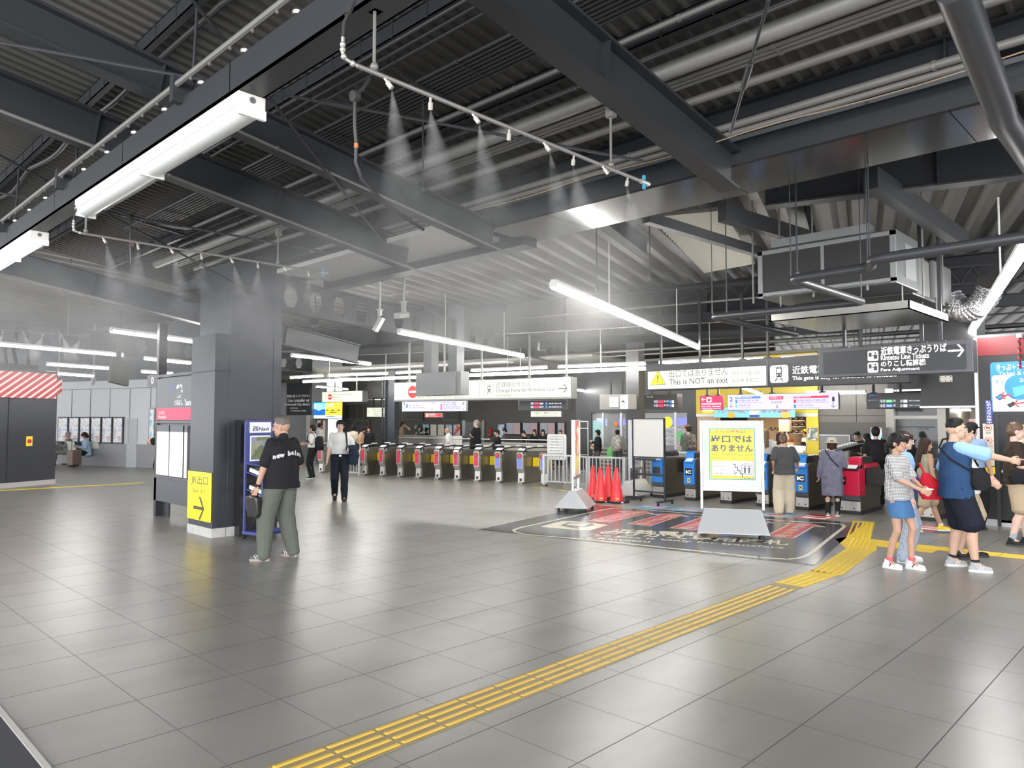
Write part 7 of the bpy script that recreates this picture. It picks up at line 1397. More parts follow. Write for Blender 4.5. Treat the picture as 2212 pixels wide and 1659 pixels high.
        for i, (off, ln) in enumerate(((-.030, .052), (-.010, .066), (.011, .072), (.031, .064))):
            b = w + d * .088 + side * off; idx = i == 3; st = point and sd == -1 and idx; cv = 0 if st else (.9 if point and sd == -1 else .55)
            m_ = b + (d * math.cos(cv * .6) + curl * math.sin(cv * .6)) * ln * .5; tp = m_ + (d * math.cos(cv * 1.9) + curl * math.sin(cv * 1.9)) * ln * .5 * (1.15 if st else 1)
            if near: cap(mb, b, m_, .0095, .0088, 8, 3); cap(mb, m_, tp, .0088, .0075, 8, 3)
            else: cap(mb, b, m_, .012, .011, 8, 3); cap(mb, m_, tp, .011, .010, 8, 3)
        tb = w + d * .03 + side * .030; cap(mb, tb, tb + d * .035 + side * .022 + curl * .008, .0125, .011, 8, 3); cap(mb, tb + d * .035 + side * .022 + curl * .008, tb + d * .062 + side * .02 + curl * .018, .011, .009, 8, 3)
    fuse('body', mb, SK[skin], t, vox * k * .8, S, 2 if near else 2)
    def part(nm, m_, mbx, smooth=True):
        mbx.v = [tuple(S @ Vector(v)) for v in mbx.v]; return mbx.build(nm, m_, t, smooth=smooth)
    if face:
        for s_ in (1, -1):
            q = MB(); q.ell(hd(.0755, s_ * .031, .004), (.010, .0145, .0068), HR3, 12, 8); part('eye', EYW, q); q = MB(); q.ell(hd(.0825, s_ * .031, .004), (.0045, .0062, .0062), HR3, 10, 8); part('iris', EYK, q)
            q = MB(); q.tube([hd(.083, s_ * .013, .026), hd(.084, s_ * .030, .032), hd(.072, s_ * .050, .026)], .0038, 6); part('eyebrow', hair[1] if hair[0] != 'bald' else HRG, q)
        q = MB(); q.ell(hd(.0845, 0, -.062), (.008, .022, .0055), HR3, 12, 6); q.ell(hd(.083, 0, -.070), (.008, .017, .005), HR3, 12, 6); part('lips', LIP, q)
    if glasses:
        q = MB()
        for s_ in (1, -1): q.tube([hd(.100, s_ * .034 + .021 * math.cos(a * .524), .004 + .018 * math.sin(a * .524)) for a in range(12)], .0014, 5, closed=True); q.tube([hd(.098, s_ * .054, .008), hd(0, s_ * .084, .006)], .0015, 5)
        q.tube([hd(.101, .013, .008), hd(.101, -.013, .008)], .0014, 5); part('glasses', ALU, q)
    # ---- hair
    st, hm_ = hair[0], hair[1]
    if st != 'bald':
        q = MB()
        if st == 'crew': q.ell(hd(-.022, 0, .050), (.090, .080, .084), HR3, 18, 12); q.ell(hd(.0, 0, .09), (.075, .066, .045), HR3, 16, 10)
        else:
            q.ell(hd(-.022, 0, .042), (.100, .087, .092), HR3, 20, 14); q.ell(hd(-.042, 0, .0), (.076, .083, .088), HR3, 18, 12)
            if st in ('fringe', 'bob', 'tail', 'longf'): 
                q.ell(hd(.040, 0, .062), (.056, .066, .042), HR3, 14, 10)
                for s_ in (1, -1): cap(q, hd(.045, s_ * .055, .05), hd(.035, s_ * .074, -.025), .022, .010)
                for i in range(5): cap(q, hd(.082, -.036 + i * .018, .055), hd(.092, -.038 + i * .019, .022 + .004 * (i % 2)), .012, .006, 8)
            if st in ('bob',): 
                for s_ in (1, -1): cap(q, hd(-.01, s_ * .07, .02), hd(-.005, s_ * .072, -.085), .034, .026)
                cap(q, hd(-.06, 0, 0), hd(-.055, 0, -.09), .07, .055)
            if st in ('long', 'longf'):
                for s_ in (1, -1): cap(q, hd(-.02, s_ * .06, .02), hd(-.03, s_ * .075, -.18), .038, .03)
                cap(q, hd(-.065, 0, -.02), hd(-.095, 0, -.24), .068, .062); cap(q, hd(-.095, .02, -.22), hd(-.11, .03, -.40), .06, .035); cap(q, hd(-.095, -.02, -.22), hd(-.11, -.035, -.37), .055, .03)
            if st == 'tail': cap(q, hd(-.095, 0, .02), hd(-.135, 0, -.03), .024, .036); cap(q, hd(-.135, 0, -.03), hd(-.14, 0, -.13), .036, .018)
            if st == 'low_bun': q.ell(hd(-.10, 0, -.05), (.045, .05, .05), HR3)
        fuse('hair', q, hm_, t, vox * k * .9, S, 2, wr=.0045, wf=34, stretch=(1, 1, .3))
    if st.startswith('cap') or (len(hair) > 2 and hair[2] == 'cap'):
        q = MB(); q.ell(hd(-.012, 0, .062), (.102, .088, .075), HR3, 18, 12); cm_ = hair[3]; part('cap', cm_, q); q = MB(); pts = [hd(.06 + .09 * math.cos(a), .085 * math.sin(a), .045 - .012 * math.cos(a)) for a in [(-1.5 + i * .3) for i in range(11)]]; q.add(pts + [p + Vector((0, 0, .008)) for p in pts], [tuple(range(11)), tuple(range(21, 10, -1))] + [(i, i + 1, i + 12, i + 11) for i in range(10)] + [(10, 0, 11, 21)]); part('cap_brim', cm_, q)
    if len(hair) > 2 and hair[2] == 'hat':
        q = MB(); q.lathe([(.04, .13), (.082, .12), (.100, .07), (.104, .035), (.16, .0), (.155, -.008), (.10, .025)], (0, 0, 0), 24, hm @ Matrix.Translation((-.012, 0, 0.02))); part('hat', hair[3], q)
    # ---- top
    if top:
        kind, tm, hem = top[0], top[1], top[2]; g = top[3] if len(top) > 3 else .016; sl = top[4] if len(top) > 4 else 'short'
        q = MB(); secs = []
        if hem < .88: secs += [(Vector((sx, 0, hem + dz)), .126 * B + g, .172 * B + g), (Vector((sx, 0, .90 + dz)), .124 * B + g, .172 * B + g)]
        secs += [(c, max(rx, (.116 if i < 3 else 0) * B) + g * (1 if i < 5 else .7), max(ry, (.163 if i < 3 else 0) * B) + g * (1 if i < 5 else .5)) for i, (c, rx, ry) in enumerate(TS) if T_[i][0] > max(.89, hem)]
        loftz(q, secs)
        for sh, e, w in ((shL, eL, wl), (shR, eR, wrr)):
            r_ = .052 * BS + g * .55
            if sl == 'none': continue
            q.ell(sh, (r_, r_, r_)); 
            if sl == 'short': cap(q, sh, sh.lerp(e, .80), r_, .052 * BS + g * .8)
            elif sl == 'half': cap(q, sh, sh.lerp(e, .92), r_, .052 * BS + g * .7)
            else: cap(q, sh, e, r_, .040 * BS + g * .8); cap(q, e, e.lerp(w, .97), .040 * BS + g * .8, .030 + g * .8)
        if kind in ('polo', 'shirt'): cap(q, up(-.018, 0, 1.40), up(-.014, 0, 1.445), .064 * (B + 1) / 2, .058)
        fuse('coat' if kind == 'coat' else ('dress' if kind == 'dress' else 'shirt'), q, tm, t, vox * k, S, 3, wr=top[5] if len(top) > 5 else .007, wf=11, stretch=(1, 1, .55))
        if len(top) > 6:    # contrasting sleeves
            q = MB()
            for sh, e, w in ((shL, eL, wl), (shR, eR, wrr)): cap(q, sh.lerp(e, .05), sh.lerp(e, .90), .054 * BS + g * .6, .058 * BS + g)
            fuse('sleeve_pair' if False else 'sleeves', q, top[6], t, vox * k, S, 3, wr=.006, wf=11)
    # ---- bottom
    if bottom:
        kind, bm_ = bottom[0], bottom[1]; w0 = bottom[2] if len(bottom) > 2 else 0.0
        q = MB(); cw = Vector((sx, 0, .93 + dz)); loftz(q, [(Vector((sx, 0, .86 + dz)), .122 * B, .172 * B), (cw, .112 * B, .166 * B), (Lm @ Vector((0, 0, 1.0 + dz)), .106 * B, .158 * B)])
        if kind == 'skirt':
            m1 = (kL + kR) / 2; hz1 = m1.lerp((hL + hR) / 2, .38); loftz(q, [(hz1, .155 * B, .205 * B), (hz1.lerp(cw, .5), .145 * B, .195 * B), (cw, .115 * B, .166 * B)])
        else:
            for h_, kn, an in ((hL, kL, aL), (hR, kR, aR)):
                q.ell(h_ + Vector((-.01, 0, -.02)), (.118 * B + w0 * .3, .092, .11))
                if kind == 'shorts': e_ = h_.lerp(kn, .86); cap(q, h_, e_, .098 * B + w0 * .5, .084 * B + w0, 14)
                else:
                    cap(q, h_, kn, .098 * B + w0 * .4, .070 * B + w0, 14); e_ = an + (an - kn).normalized() * (.02 if kind == 'trousers' else .0); mid_ = kn.lerp(an, .5); cap(q, kn, mid_, .070 * B + w0, .063 * B + w0); cap(q, mid_, e_, .063 * B + w0, (.052 if w0 < .02 else .045) * B + w0 * .9)
        fuse(kind if kind in ('skirt', 'shorts') else 'trousers', q, bm_, t, vox * k, S, 3, wr=.006, wf=9, stretch=(1, 1, .6))
    # ---- shoes
    if shoes:
        for s_, an, kn, yaw in ((1, aL, kL, fy[0]), (-1, aR, kR, fy[1])):
            R_ = Matrix.Translation(an + Vector((0, 0, 0))) @ Matrix.Rotation(DGR(yaw), 4, 'Z')
            if (an - kn).normalized().x < -.3 and an.z > .12: R_ = R_ @ Matrix.Rotation(DGR(40), 4, 'Y')
            f = lambda x, y, z: R_ @ Vector((x, y, z))
            q = MB(); cap(q, f(-.035, 0, -.045), f(.04, 0, -.040), .038, .040); cap(q, f(.04, 0, -.045), f(.13, s_ * -.006, -.052), .042, .030); cap(q, f(-.01, 0, 0), f(0, 0, -.03), .044, .046)
            fuse('shoe', q, shoes[0], t, min(vox, .010) * k, S, 2)
            out = [(-.075, 0), (-.066, .034), (-.02, .040), (.06, .048), (.12, .044), (.155, .024), (.165, 0), (.155, -.026), (.12, -.042), (.06, -.044), (-.02, -.038), (-.066, -.032)]
            q = MB(); q.prism(out, 'z', -.085, -.058, R_); part('sole', shoes[1], q, False)
            if len(shoes) > 2 and near:
                q = MB()
                for sd in (1, -1):
                    for j in range(shoes[3] if len(shoes) > 3 else 2): x = .02 + j * .028; q.bar(f(x, sd * .043, -.055), f(x + .026, sd * .041, -.015), .010, .006, Vector((0, sd, 0)))
                part('side_stripes', shoes[2], q, False)
            if len(shoes) > 4: q = MB(); q.tube([an + (kn - an).normalized() * .02, an + (kn - an).normalized() * shoes[5]], .043, 12); part('sock', shoes[4], q)
    J = dict(t=t, S=S, up=up, hd=hd, shL=shL, shR=shR, eL=eL, eR=eR, wL=wl, wR=wrr, aL=aL, aR=aR, kL=kL, kR=kR, part=part, k=k, B=B, W=Matrix.Translation((P[0], P[1], 0)) @ Matrix.Rotation(ang, 4, 'Z') @ S)
    return J
def pang(P): return math.atan2(P[1], P[0])        # direction of sight towards P
def item(J, name, label, cat, mb, mat, smooth=True, bevel=0, parts=()):
    """a thing carried by a person, built in the person's frame but standing on its own"""
    W = J['W']; vs = [W @ Vector(v) for v in mb.v]; c = sum(vs, Vector()) / len(vs); t = thing(name, label, cat, c)
    m2 = MB(); m2.v = [tuple(v - c) for v in vs]; m2.f = mb.f; m2.m = mb.m; m2.build('shell' if parts else 'main', mat, t, smooth=smooth, bevel=bevel)
    for nm, mx, mt in parts: m3 = MB(); m3.v = [tuple(W @ Vector(v) - c) for v in mx.v]; m3.f = mx.f; m3.m = mx.m; m3.build(nm, mt, t, smooth=smooth)
    return t
def backpack(J, label, mat, w_=.15, h_=.42, y=0, d_=.14):
    up = J['up']; B = J['B']; mb = MB(); c = [up(-.12 * B - d_ * .5, y, z) for z in (1.34 - h_, 1.34 - h_ * .5, 1.33)]
    loftz(mb, [(c[0], d_ * .5, w_ * .9), (c[0].lerp(c[1], .2), d_ * .62, w_), (c[1], d_ * .65, w_), (c[1].lerp(c[2], .7), d_ * .55, w_ * .95), (c[2], d_ * .3, w_ * .7)], 16)
    st = MB()
    for s_ in (1, -1): st.tube([up(-.11 * B, s_ * .09, 1.33), up(-.03, s_ * .105, 1.455 * .99), up(.09 * B + .03, s_ * .115, 1.33), up(.10 * B + .01, s_ * .15, 1.2), up(-.06, s_ * .185 * B, 1.05)], .016, 8)
    pk = MB(); pk.ell(c[0].lerp(c[1], .5) + Vector((-d_ * .6, 0, 0)), (.035, w_ * .75, h_ * .22))
    return item(J, 'backpack', label, 'backpack', mb, mat, parts=(('strap', st, mat), ('pocket', pk, mat)))
BLK = fab('black', (.014, .014, .016)); WHC = fab('white', (.62, .62, .61), var=.05); NVY = fab('navy', (.022, .055, .13)); SHO = fab('black_shoe', (.012, .012, .013), .4); SOLW = M('sole_white', (.6, .6, .58), .6, var=.03); SOLK = M('sole_dark', (.03, .03, .03), .7)
OLV = fab('olive_grey', (.105, .115, .095)); SBL = fab('sky_blue', (.26, .43, .66)); KHA = fab('khaki', (.40, .32, .22)); CRM = fab('cream', (.52, .46, .35)); GRC = fab('charcoal', (.065, .065, .068)); DNM = fab('denim', (.055, .135, .28), var=.2, scale=12)
VN, VM, VF = .0062, .009, .015
# --- man in the black polo with back lettering
P = G(606, 1206); a0 = pang(P)
J = person('man in a black polo with white lettering across the back, holding a black bag', P, a0 + DGR(42), oP(618, 898, P, math.degrees(a0)).z * 1.0, 'b', ('polo', BLK, .84, .03, 'short', .008), ('trousers', OLV, .028), (fab('grey_shoe', (.10, .105, .11), .7), M('sole_gum', (.32, .26, .22), .6), WHC, 3), hair=('crew', M('hair_salt', (.10, .085, .075), .6, var=.35, scale=26)), head=(28, 6), vox=VN, build=1.13, glasses=True,
           wrL=(.12, .27, .83), wrR=(.10, -.24, .90), anL=(.06, .20, .085), anR=(-.02, -.17, .085), fy=(38, 12), poleL=(-1, .5, 0))
up = J['up']; 
for i, ch in enumerate('new balance'):
    f = i / 10.; al = (.5 - f) * 2.05; rr = .155 * 1.13 + .052; z = 1.245 + .012 * math.cos(al * 1.5) + .035 * (1 - abs(al)) * 0; cx = -math.cos(al) * (.112 * 1.13 + .052); cy = math.sin(al) * (rr + .004)
    if ch == ' ': continue
    T = J['S'] @ Matrix.Translation(up(cx, cy, z - .03 * abs(al) - .02)) @ Matrix.Rotation(math.atan2(-math.sin(al) * 1, -(-math.cos(al))) * 0 + (-math.pi / 2 - al), 4, 'Z')
    glyphs('back_lettering', ch, M('print_silver', (.5, .5, .52), .5, var=.2), J['t'], size=.074, mat4=T, bold=.004, align='CENTER', ext=.003)
w = J['wL']; mb = MB(); mb.prism(rrect(-.10, -.33, .10, -.06, .05), 'y', -.04, .04, Matrix.Translation(w + Vector((.05, .03, -.04))) @ Matrix.Rotation(-.12, 4, 'X')); st = MB(); st.tube([w + Vector((.0, .0, -.09)), w + Vector((-.02, .02, -.14)), w + Vector((-.03, .03, -.34)), w + Vector((.06, .05, -.50)), w + Vector((.14, .04, -.44)), w + Vector((.16, .03, -.3))], .007, 6); hn = MB(); hn.tube([w + Vector((.0, .0, -.12)), w + Vector((.02, 0, -.055)), w + Vector((.10, 0, -.10))], .012, 8)
item(J, 'shoulder_bag', 'black leather bag hanging from the hand of the man in the black polo', 'bag', mb, M('bag_leather', (.012, .012, .012), .35, coat=.3), bevel=.02, parts=(('strap', st, SHO), ('handle', hn, SHO)))
d = (J['wL'] - J['eL']).normalized(); mb = MB(); c = J['wL'] - d * .015; mb.tube([c - d * .012, c + d * .012], .034, 14); mb.ell(c + Vector((0, .03, 0)), (.022, .008, .022)); item(J, 'wristwatch', 'black wristwatch on the man in the black polo', 'watch', mb, SHO)
# --- walking man in the white shirt
P = G(733, 1082); a0 = pang(P)
J = person('young man in a white short-sleeved shirt and dark trousers walking towards the camera', P, a0 + math.pi + DGR(3), oP(740, 906, P, math.degrees(a0)).z, 'c', ('shirt', WHC, .93, .024, 'short', .009), ('trousers', fab('ink', (.016, .019, .028)), .012), (SHO, SOLK), hair=('fringe', HRK), head=(0, -6), vox=VM, build=1.06, anL=(.12, .09, .085), anR=(-.16, -.09, .15), wrL=(.20, .17, 1.08), wrR=(.10, -.26, .84), poleL=(-1, .6, -.2), glasses=True)
up = J['up']; mb = MB(); w = J['wL']; cap(mb, w + Vector((.02, .0, .02)), w + Vector((-.06, .12, .02)), .07, .08); loftz(mb, [(w + Vector((-.05, .10, -.32)), .05, .09), (w + Vector((-.04, .11, -.15)), .07, .11), (w + Vector((-.03, .09, .03)), .07, .10)]); o_ = fuse('jacket', mb, NVY, None, .012, J['W'], 3, wr=.012, wf=12); o_['label'] = 'dark navy jacket draped over the arm of the walking man'; o_['category'] = 'jacket'
o_.data.materials.clear(); o_.data.materials.append(fab('dark_navy', (.018, .026, .05)))
mb = MB(); mb.tube([up(.10, .12, 1.40 - .0), up(.13, .13, 1.30), up(.135, .14, 1.12)], .014, 8); mb.tube([up(-.10, .12, 1.36), up(.0, .12, 1.435), up(.10, .12, 1.40)], .014, 8); loftz(mb, [(up(-.17, .15, .95), .05, .12), (up(-.18, .15, 1.1), .06, .13), (up(-.17, .15, 1.25), .05, .11)]); item(J, 'shoulder_bag', 'black bag slung behind the shoulder of the walking man', 'bag', mb, BLK)
mb = MB(); mb.tube([up(.118 * math.cos(i * .39), .172 * math.sin(i * .39), .945) for i in range(16)], .013, 6, closed=True); J['part']('belt', SHO, mb); mb = MB(); mb.box(tuple(up(.125, -.022, .928)), tuple(up(.137, .022, .962))); J['part']('buckle', ALU, mb)
# --- girl in the checked blouse
GNG = M('cloth_gingham', (.6, .6, .6), .85, var=0); n = NT(GNG); tc = n.n('ShaderNodeTexCoord'); sp = n.n('ShaderNodeSeparateXYZ'); n.l(tc.outputs['Object'], sp.inputs[0])
a_ = n.math('ADD', sp.outputs[0], sp.outputs[1]); g1 = n.math('GREATER_THAN', n.math('FRACT', n.math('MULTIPLY', a_, 62)), .52); g2 = n.math('GREATER_THAN', n.math('FRACT', n.math('MULTIPLY', sp.outputs[2], 62)), .52); n.l(n.mix(n.math('MULTIPLY', n.math('ADD', g1, g2), .5), (.60, .60, .60), (.03, .03, .035)), n.b.inputs['Base Color'])
SNK = fab('white_sneaker', (.66, .66, .65), .6, var=.03)
P = G(1943, 1228); a0 = pang(P)
J = person('girl in a black and white checked blouse and blue denim skirt with a ponytail', P, a0 - DGR(90 + 28), oP(1921, 934, P, math.degrees(a0)).z, 'b', ('blouse', GNG, .86, .030, 'short', .009), ('skirt', DNM), (SNK, SOLW, SHO, 1, M('sock_pink', (.6, .1, .15), .7), .06), hair=('tail', HRK), head=(4, 4), vox=VN, build=.84, anL=(.10, .10, .085), anR=(-.09, -.08, .085), wrL=(.27, .06, 1.02), wrR=(.30, -.05, 1.01), fy=(10, 5), poleL=(-1, 1, 0), poleR=(-1, -1, 0))
mb = MB(); w = (J['wL'] + J['wR']) / 2; mb.ell(w + Vector((.10, 0, .0)), (.05, .035, .012)); item(J, 'paper_tissue', 'white crumpled tissue in the hands of the girl', 'tissue', mb, PAPER)
# --- woman with the sky blue shirt behind the girl
STP = M('cloth_pinstripe', (.4, .45, .55), .85, var=0); n = NT(STP); tc = n.n('ShaderNodeTexCoord'); sp = n.n('ShaderNodeSeparateXYZ'); n.l(tc.outputs['Object'], sp.inputs[0]); n.l(n.mix(n.math('GREATER_THAN', n.math('FRACT', n.math('MULTIPLY', n.math('ADD', sp.outputs[0], sp.outputs[1]), 90)), .6), (.42, .47, .55), (.22, .28, .4)), n.b.inputs['Base Color'])
P = G(1957, 1213); a0 = pang(P)
J = person('woman in a sky blue shirt and pale striped trousers with a silver hair clip', P, a0 - DGR(90 - 4), oP(1948, 930, P, math.degrees(a0)).z, 'c', ('shirt', SBL, .90, .03, 'short', .010), ('trousers', STP, .03), (SNK, SOLW), hair=('bob', HRB), head=(-8, 4), vox=VN, build=.92, glasses=True, anL=(.04, .09, .085), anR=(-.04, -.10, .085), wrL=(.20, .12, 1.0), wrR=(.05, -.18, .84))
mb = MB(); mb.bar(J['hd'](.0, -.080, .085), J['hd'](.05, -.078, .075), .012, .006); item(J, 'hair_clip', 'pale silver clip in the hair of the woman in sky blue', 'hair clip', mb, WHITEP)
up = J['up']; mb = MB(); q = J['wL'] + Vector((.12, -.16, -.02)); loftz(mb, [(q + Vector((0, 0, -.16)), .12, .05), (q + Vector((0, 0, -.06)), .17, .07), (q + Vector((-.02, 0, .05)), .13, .06), (q + Vector((-.08, 0, .18)), .03, .02)]); st = MB(); st.tube([q + Vector((-.08, 0, .16)), q + Vector((-.14, .05, .30))], .012, 6)
item(J, 'tote_bag', 'bright red bag held between the girl and the pointing man', 'bag', mb, fab('bright_red', (.50, .015, .03)), parts=(('strap', st, fab('bright_red', (.5, .015, .03))),))
# --- pointing man
P = G(2070, 1229); a0 = pang(P); FL = 1.12
J = person('man in a navy tee with sky blue sleeves and black shorts, pointing with his outstretched arm', P, a0 - DGR(90 - 14), oP(2040, 902, P, math.degrees(a0)).z, 'a', ('tee', NVY, .80, .030, 'none', .009, SBL), ('shorts', fab('black_shorts', (.012, .014, .024)), .042), (fab('grey_sneaker', (.36, .36, .37), .7), SOLW, WHC, 2, M('sock_black', (.012, .012, .016), .8), .05), hair=('crew', HRK), head=(-4, 0), vox=VN, build=1.14, glasses=True, point=True,
           anL=(-.02, .17, .085), anR=(.14, -.12, .085), wrR=(.56, -.10, 1.22), wrL=(.10, .26, .92), poleR=(0, -.4, -1), fy=(10, -10))
up = J['up']; mb = MB(); loftz(mb, [(up(.20, -.16, .90), .06, .045), (up(.20, -.16, .97), .105, .06), (up(.19, -.16, 1.08), .10, .06), (up(.17, -.16, 1.14), .05, .04)]); st = MB(); st.tube([up(.15, -.19, 1.10), up(.05, -.215, 1.14), up(-.10, -.19, 1.24), up(-.17, -.05, 1.36), up(-.10, .08, 1.45), up(.02, .10, 1.47), up(.14, .06, 1.36), up(.20, -.10, 1.16)], .011, 6)
item(J, 'crossbody_bag', 'black crossbody bag of the pointing man', 'bag', mb, BLK, parts=(('strap', st, BLK),))
# --- man in the white tee behind
P = G(2088, 1205); a0 = pang(P)
person('man in a white tee and khaki cargo shorts standing behind the pointing man', P, a0 - DGR(90 - 8), oP(2083, 914, P, math.degrees(a0)).z, 'a', ('tee', WHC, .82, .03, 'short', .008), ('shorts', KHA, .05), (SHO, SOLK), hair=('short', HRK), head=(4, 6), vox=VM, build=1.12, anL=(.10, .12, .085), anR=(-.10, -.10, .085), wrR=(.24, -.22, .98), wrL=(.25, .2, 1.0))
# --- woman with the purple bag
P = G(2003, 1152); a0 = pang(P)
J = person('woman with very long dark hair, beige shorts and yellow shoes walking away behind the group', P, a0 - DGR(62), oP(2012, 945, P, math.degrees(a0)).z, 'b', ('top', fab('khaki_top', (.30, .28, .20)), .95, .012, 'none', .004), ('shorts', KHA, .03), (fab('yellow_shoe', (.72, .50, .02), .6), SOLW, SHO, 2, WHC, .05), hair=('long', HRB), head=(-6, 6), vox=VM, build=.95, anL=(.30, .08, .10), anR=(-.28, -.08, .12))
up = J['up']; mb = MB(); q = up(-.10, .16, .90); loftz(mb, [(q + Vector((0, 0, -.16)), .10, .13), (q + Vector((0, 0, -.02)), .12, .16), (q + Vector((0, 0, .14)), .07, .12)]); st = MB(); st.tube([q + Vector((0, .08, .12)), up(-.12, .15, 1.3), up(0, .15, 1.44), up(.1, .14, 1.3)], .014, 6)
item(J, 'tote_bag', 'purple cloth bag on the back of the long haired woman', 'bag', mb, fab('purple', (.10, .03, .26)), parts=(('strap', st, fab('purple', (.1, .03, .26))),))
# --- man in the brown shirt at the picture edge
P = G(2200, 1178); a0 = pang(P)
J = person('man in a dark brown tee and khaki shorts with curly brown hair near the black door', P, a0 - DGR(84), oP(2198, 911, P, math.degrees(a0)).z, 'c', ('tee', fab('brown', (.035, .024, .018)), .84, .026, 'short', .008), ('shorts', KHA, .035), (SHO, SOLK, SOLW, 1, M('sock_grey', (.3, .33, .37), .8), .10), hair=('short', M('hair_curly_brown', (.10, .055, .03), .5, var=.3, scale=40)), head=(-4, 8), vox=VM, build=1.05, glasses=True, anL=(.10, .1, .085), anR=(-.08, -.1, .085), wrR=(.26, -.14, 1.05), wrL=(.28, .1, 1.08))
up = J['up']; mb = MB(); loftz(mb, [(up(-.02, -.24, .86), .06, .05), (up(.0, -.25, .96), .12, .07), (up(.02, -.24, 1.04), .10, .05)]); item(J, 'crossbody_bag', 'black pouch at the hip of the man in the brown tee', 'bag', mb, BLK)
# --- guard and black-clad man
P = G(2104, 1143); a0 = pang(P)
J = person('uniformed guard in a light blue shirt and black trousers seen behind the man in the white tee', (P[0], P[1]), a0 + DGR(-30), oP(2086, 911, P, math.degrees(a0)).z, 'a', ('shirt', fab('guard_blue', (.24, .34, .52)), .90, .022), ('trousers', BLK, .03), (SHO, SOLK), hair=('short', HRK, 'cap', BLK), vox=VM, build=1.08, face=False)
mb = MB(); c = J['shR'].lerp(J['eR'], .75); mb.tube([c + Vector((0, 0, -.03)), c + Vector((0, 0, .03))], .085, 12); J['part']('armband', NVY, mb)
# --- people at and beyond the gates
def far(px, ty, X, label, face_deg, **k):
    P = oX(px, 1000, X); P.z = 0; a0 = pang(P); kw_ = dict(vox=VF); kw_.update(k); f_ = kw_.pop('foot', None); kw_['face'] = kw_.get('face', abs(face_deg) > 60)
    return person(label, P, a0 + DGR(face_deg), max(1.35, oP(px, ty, P, math.degrees(a0)).z), **kw_)
P = G(1696, 1107)
J = far(1694, 937, 12.75, 'person in a charcoal tee and wide cream trousers touching a card on the gate', 6, top=('tee', GRC, .84, .04, 'short', .009), bottom=('wide', CRM, .06), shoes=(SHO, SOLK), hair=('low_bun', M('hair_auburn', (.09, .045, .025), .5, var=.3)), lean=5, vox=VM, build=1.02, wrR=(.28, -.30, .98), wrL=(.1, .2, .95), anL=(.0, .12, .085), anR=(.14, -.10, .085), head=(-14, 10))
COATM = fab('mottled_blue', (.13, .13, .18), var=.5, scale=14)
J = far(1797, 958, 13.1, 'woman in a mottled blue grey coat and beige sun hat at the gate', -6, top=('coat', COATM, .45, .04, 'long', .01), bottom=('trousers', BLK, .0), shoes=(fab('grey_walker', (.2, .2, .2), .6), SOLW), hair=('bob', HRB, 'hat', fab('beige_hat', (.42, .38, .32), var=.05)), vox=VM, build=1.05, wrR=(.24, -.2, 1.05), lean=6)
up = J['up']; mb = MB(); mb.tube([up(-.17, -.16, 1.05), up(-.17, 0, 1.22), up(-.10, .12, 1.42), up(0, .14, 1.45)], .012, 6); item(J, 'bag_strap', 'thin black strap across the back of the mottled coat', 'strap', mb, BLK)
P_ = far(1893, 921, 15.3, 'man all in black with a black backpack walking away in front of the dark glass', 10, top=('tee', BLK, .84, .02), bottom=('trousers', BLK, .01), shoes=(SHO, SOLK), hair=('short', HRK), vox=.012); backpack(P_, 'black backpack of the man walking towards the dark glass', BLK)
far(1655, 927, 17.2, 'woman with wavy light brown hair in a white top, hand raised to her head', 15, top=('top', WHC, .93, .012, 'short', .005), bottom=('trousers', DNM, .0), hair=('long', HRL), wrL=(.06, .12, 1.60), poleL=(0, 1, -.3), wrR=(.1, -.2, .95), build=.95, skin='b')
far(1684, 934, 17.9, 'woman in a pale jacket with dark hair ordering at the cream counter', -10, top=('jacket', CRM, .84, .03, 'long'), bottom=('trousers', GRC, .01), hair=('long', HRB))
J = far(1742, 927, 20.1, 'shop worker with a yellow cap and black apron behind the cream counter', 120, top=('shirt', WHC, .85, .016), bottom=('trousers', BLK, .01), hair=('longf', HRK, 'cap', YEL), build=.92, wrL=(.24, .1, .98), wrR=(.24, -.1, .98)); up = J['up']; mb = MB(); loftz(mb, [(up(.03, 0, .70), .14, .19), (up(.03, 0, 1.0), .125, .165), (up(.03, 0, 1.28), .12, .13)]); J['part']('apron', BLK, mb)
far(1700, 935, 20.9, 'shop worker in a navy cap deep inside the cream shop', 170, top=('shirt', fab('coral', (.5, .2, .12)), .85, .016), bottom=('trousers', BLK, .01), hair=('short', HRK, 'cap', NVY))
far(1853, 931, 18.3, 'masked person in a black hooded jacket beside the escalator', 150, top=('jacket', BLK, .84, .04, 'long'), bottom=('trousers', BLK, .02), shoes=(SHO, SOLK), hair=('fringe', HRK), wrL=(.2, .05, 1.12), wrR=(.2, -.05, 1.1))
far(1874, 936, 17.4, 'woman in black with long straight hair looking at her phone while striding', 62, top=('tee', fab('blue_black', (.012, .016, .03)), .84, .012), bottom=('trousers', BLK, .0), shoes=(SHO, SOLK), hair=('long', HRK), anL=(.32, .08, .085), anR=(-.34, -.08, .16), wrL=(.30, .04, 1.15), wrR=(.24, -.1, 1.02), head=(0, 14), build=.9)
J = far(1487, 917, 17.0, 'man in a green tee and brown cap with a patterned backpack at the shop counter', 28, top=('tee', fab('sage', (.12, .15, .115)), .84, .02), bottom=('trousers', BLK, .01), shoes=(SHO, SOLK), hair=('short', HRB, 'cap', fab('rust_cap', (.24, .10, .05))), wrL=(.28, .1, 1.1), build=1.08, head=(20, 4)); backpack(J, 'leaf patterned backpack on the man in the green tee', patch_mat('leaf_pattern', [(.03, .03, .03), (.12, .08, .06), (.2, .12, .08), (.04, .05, .04)], (8, 8, 8)))
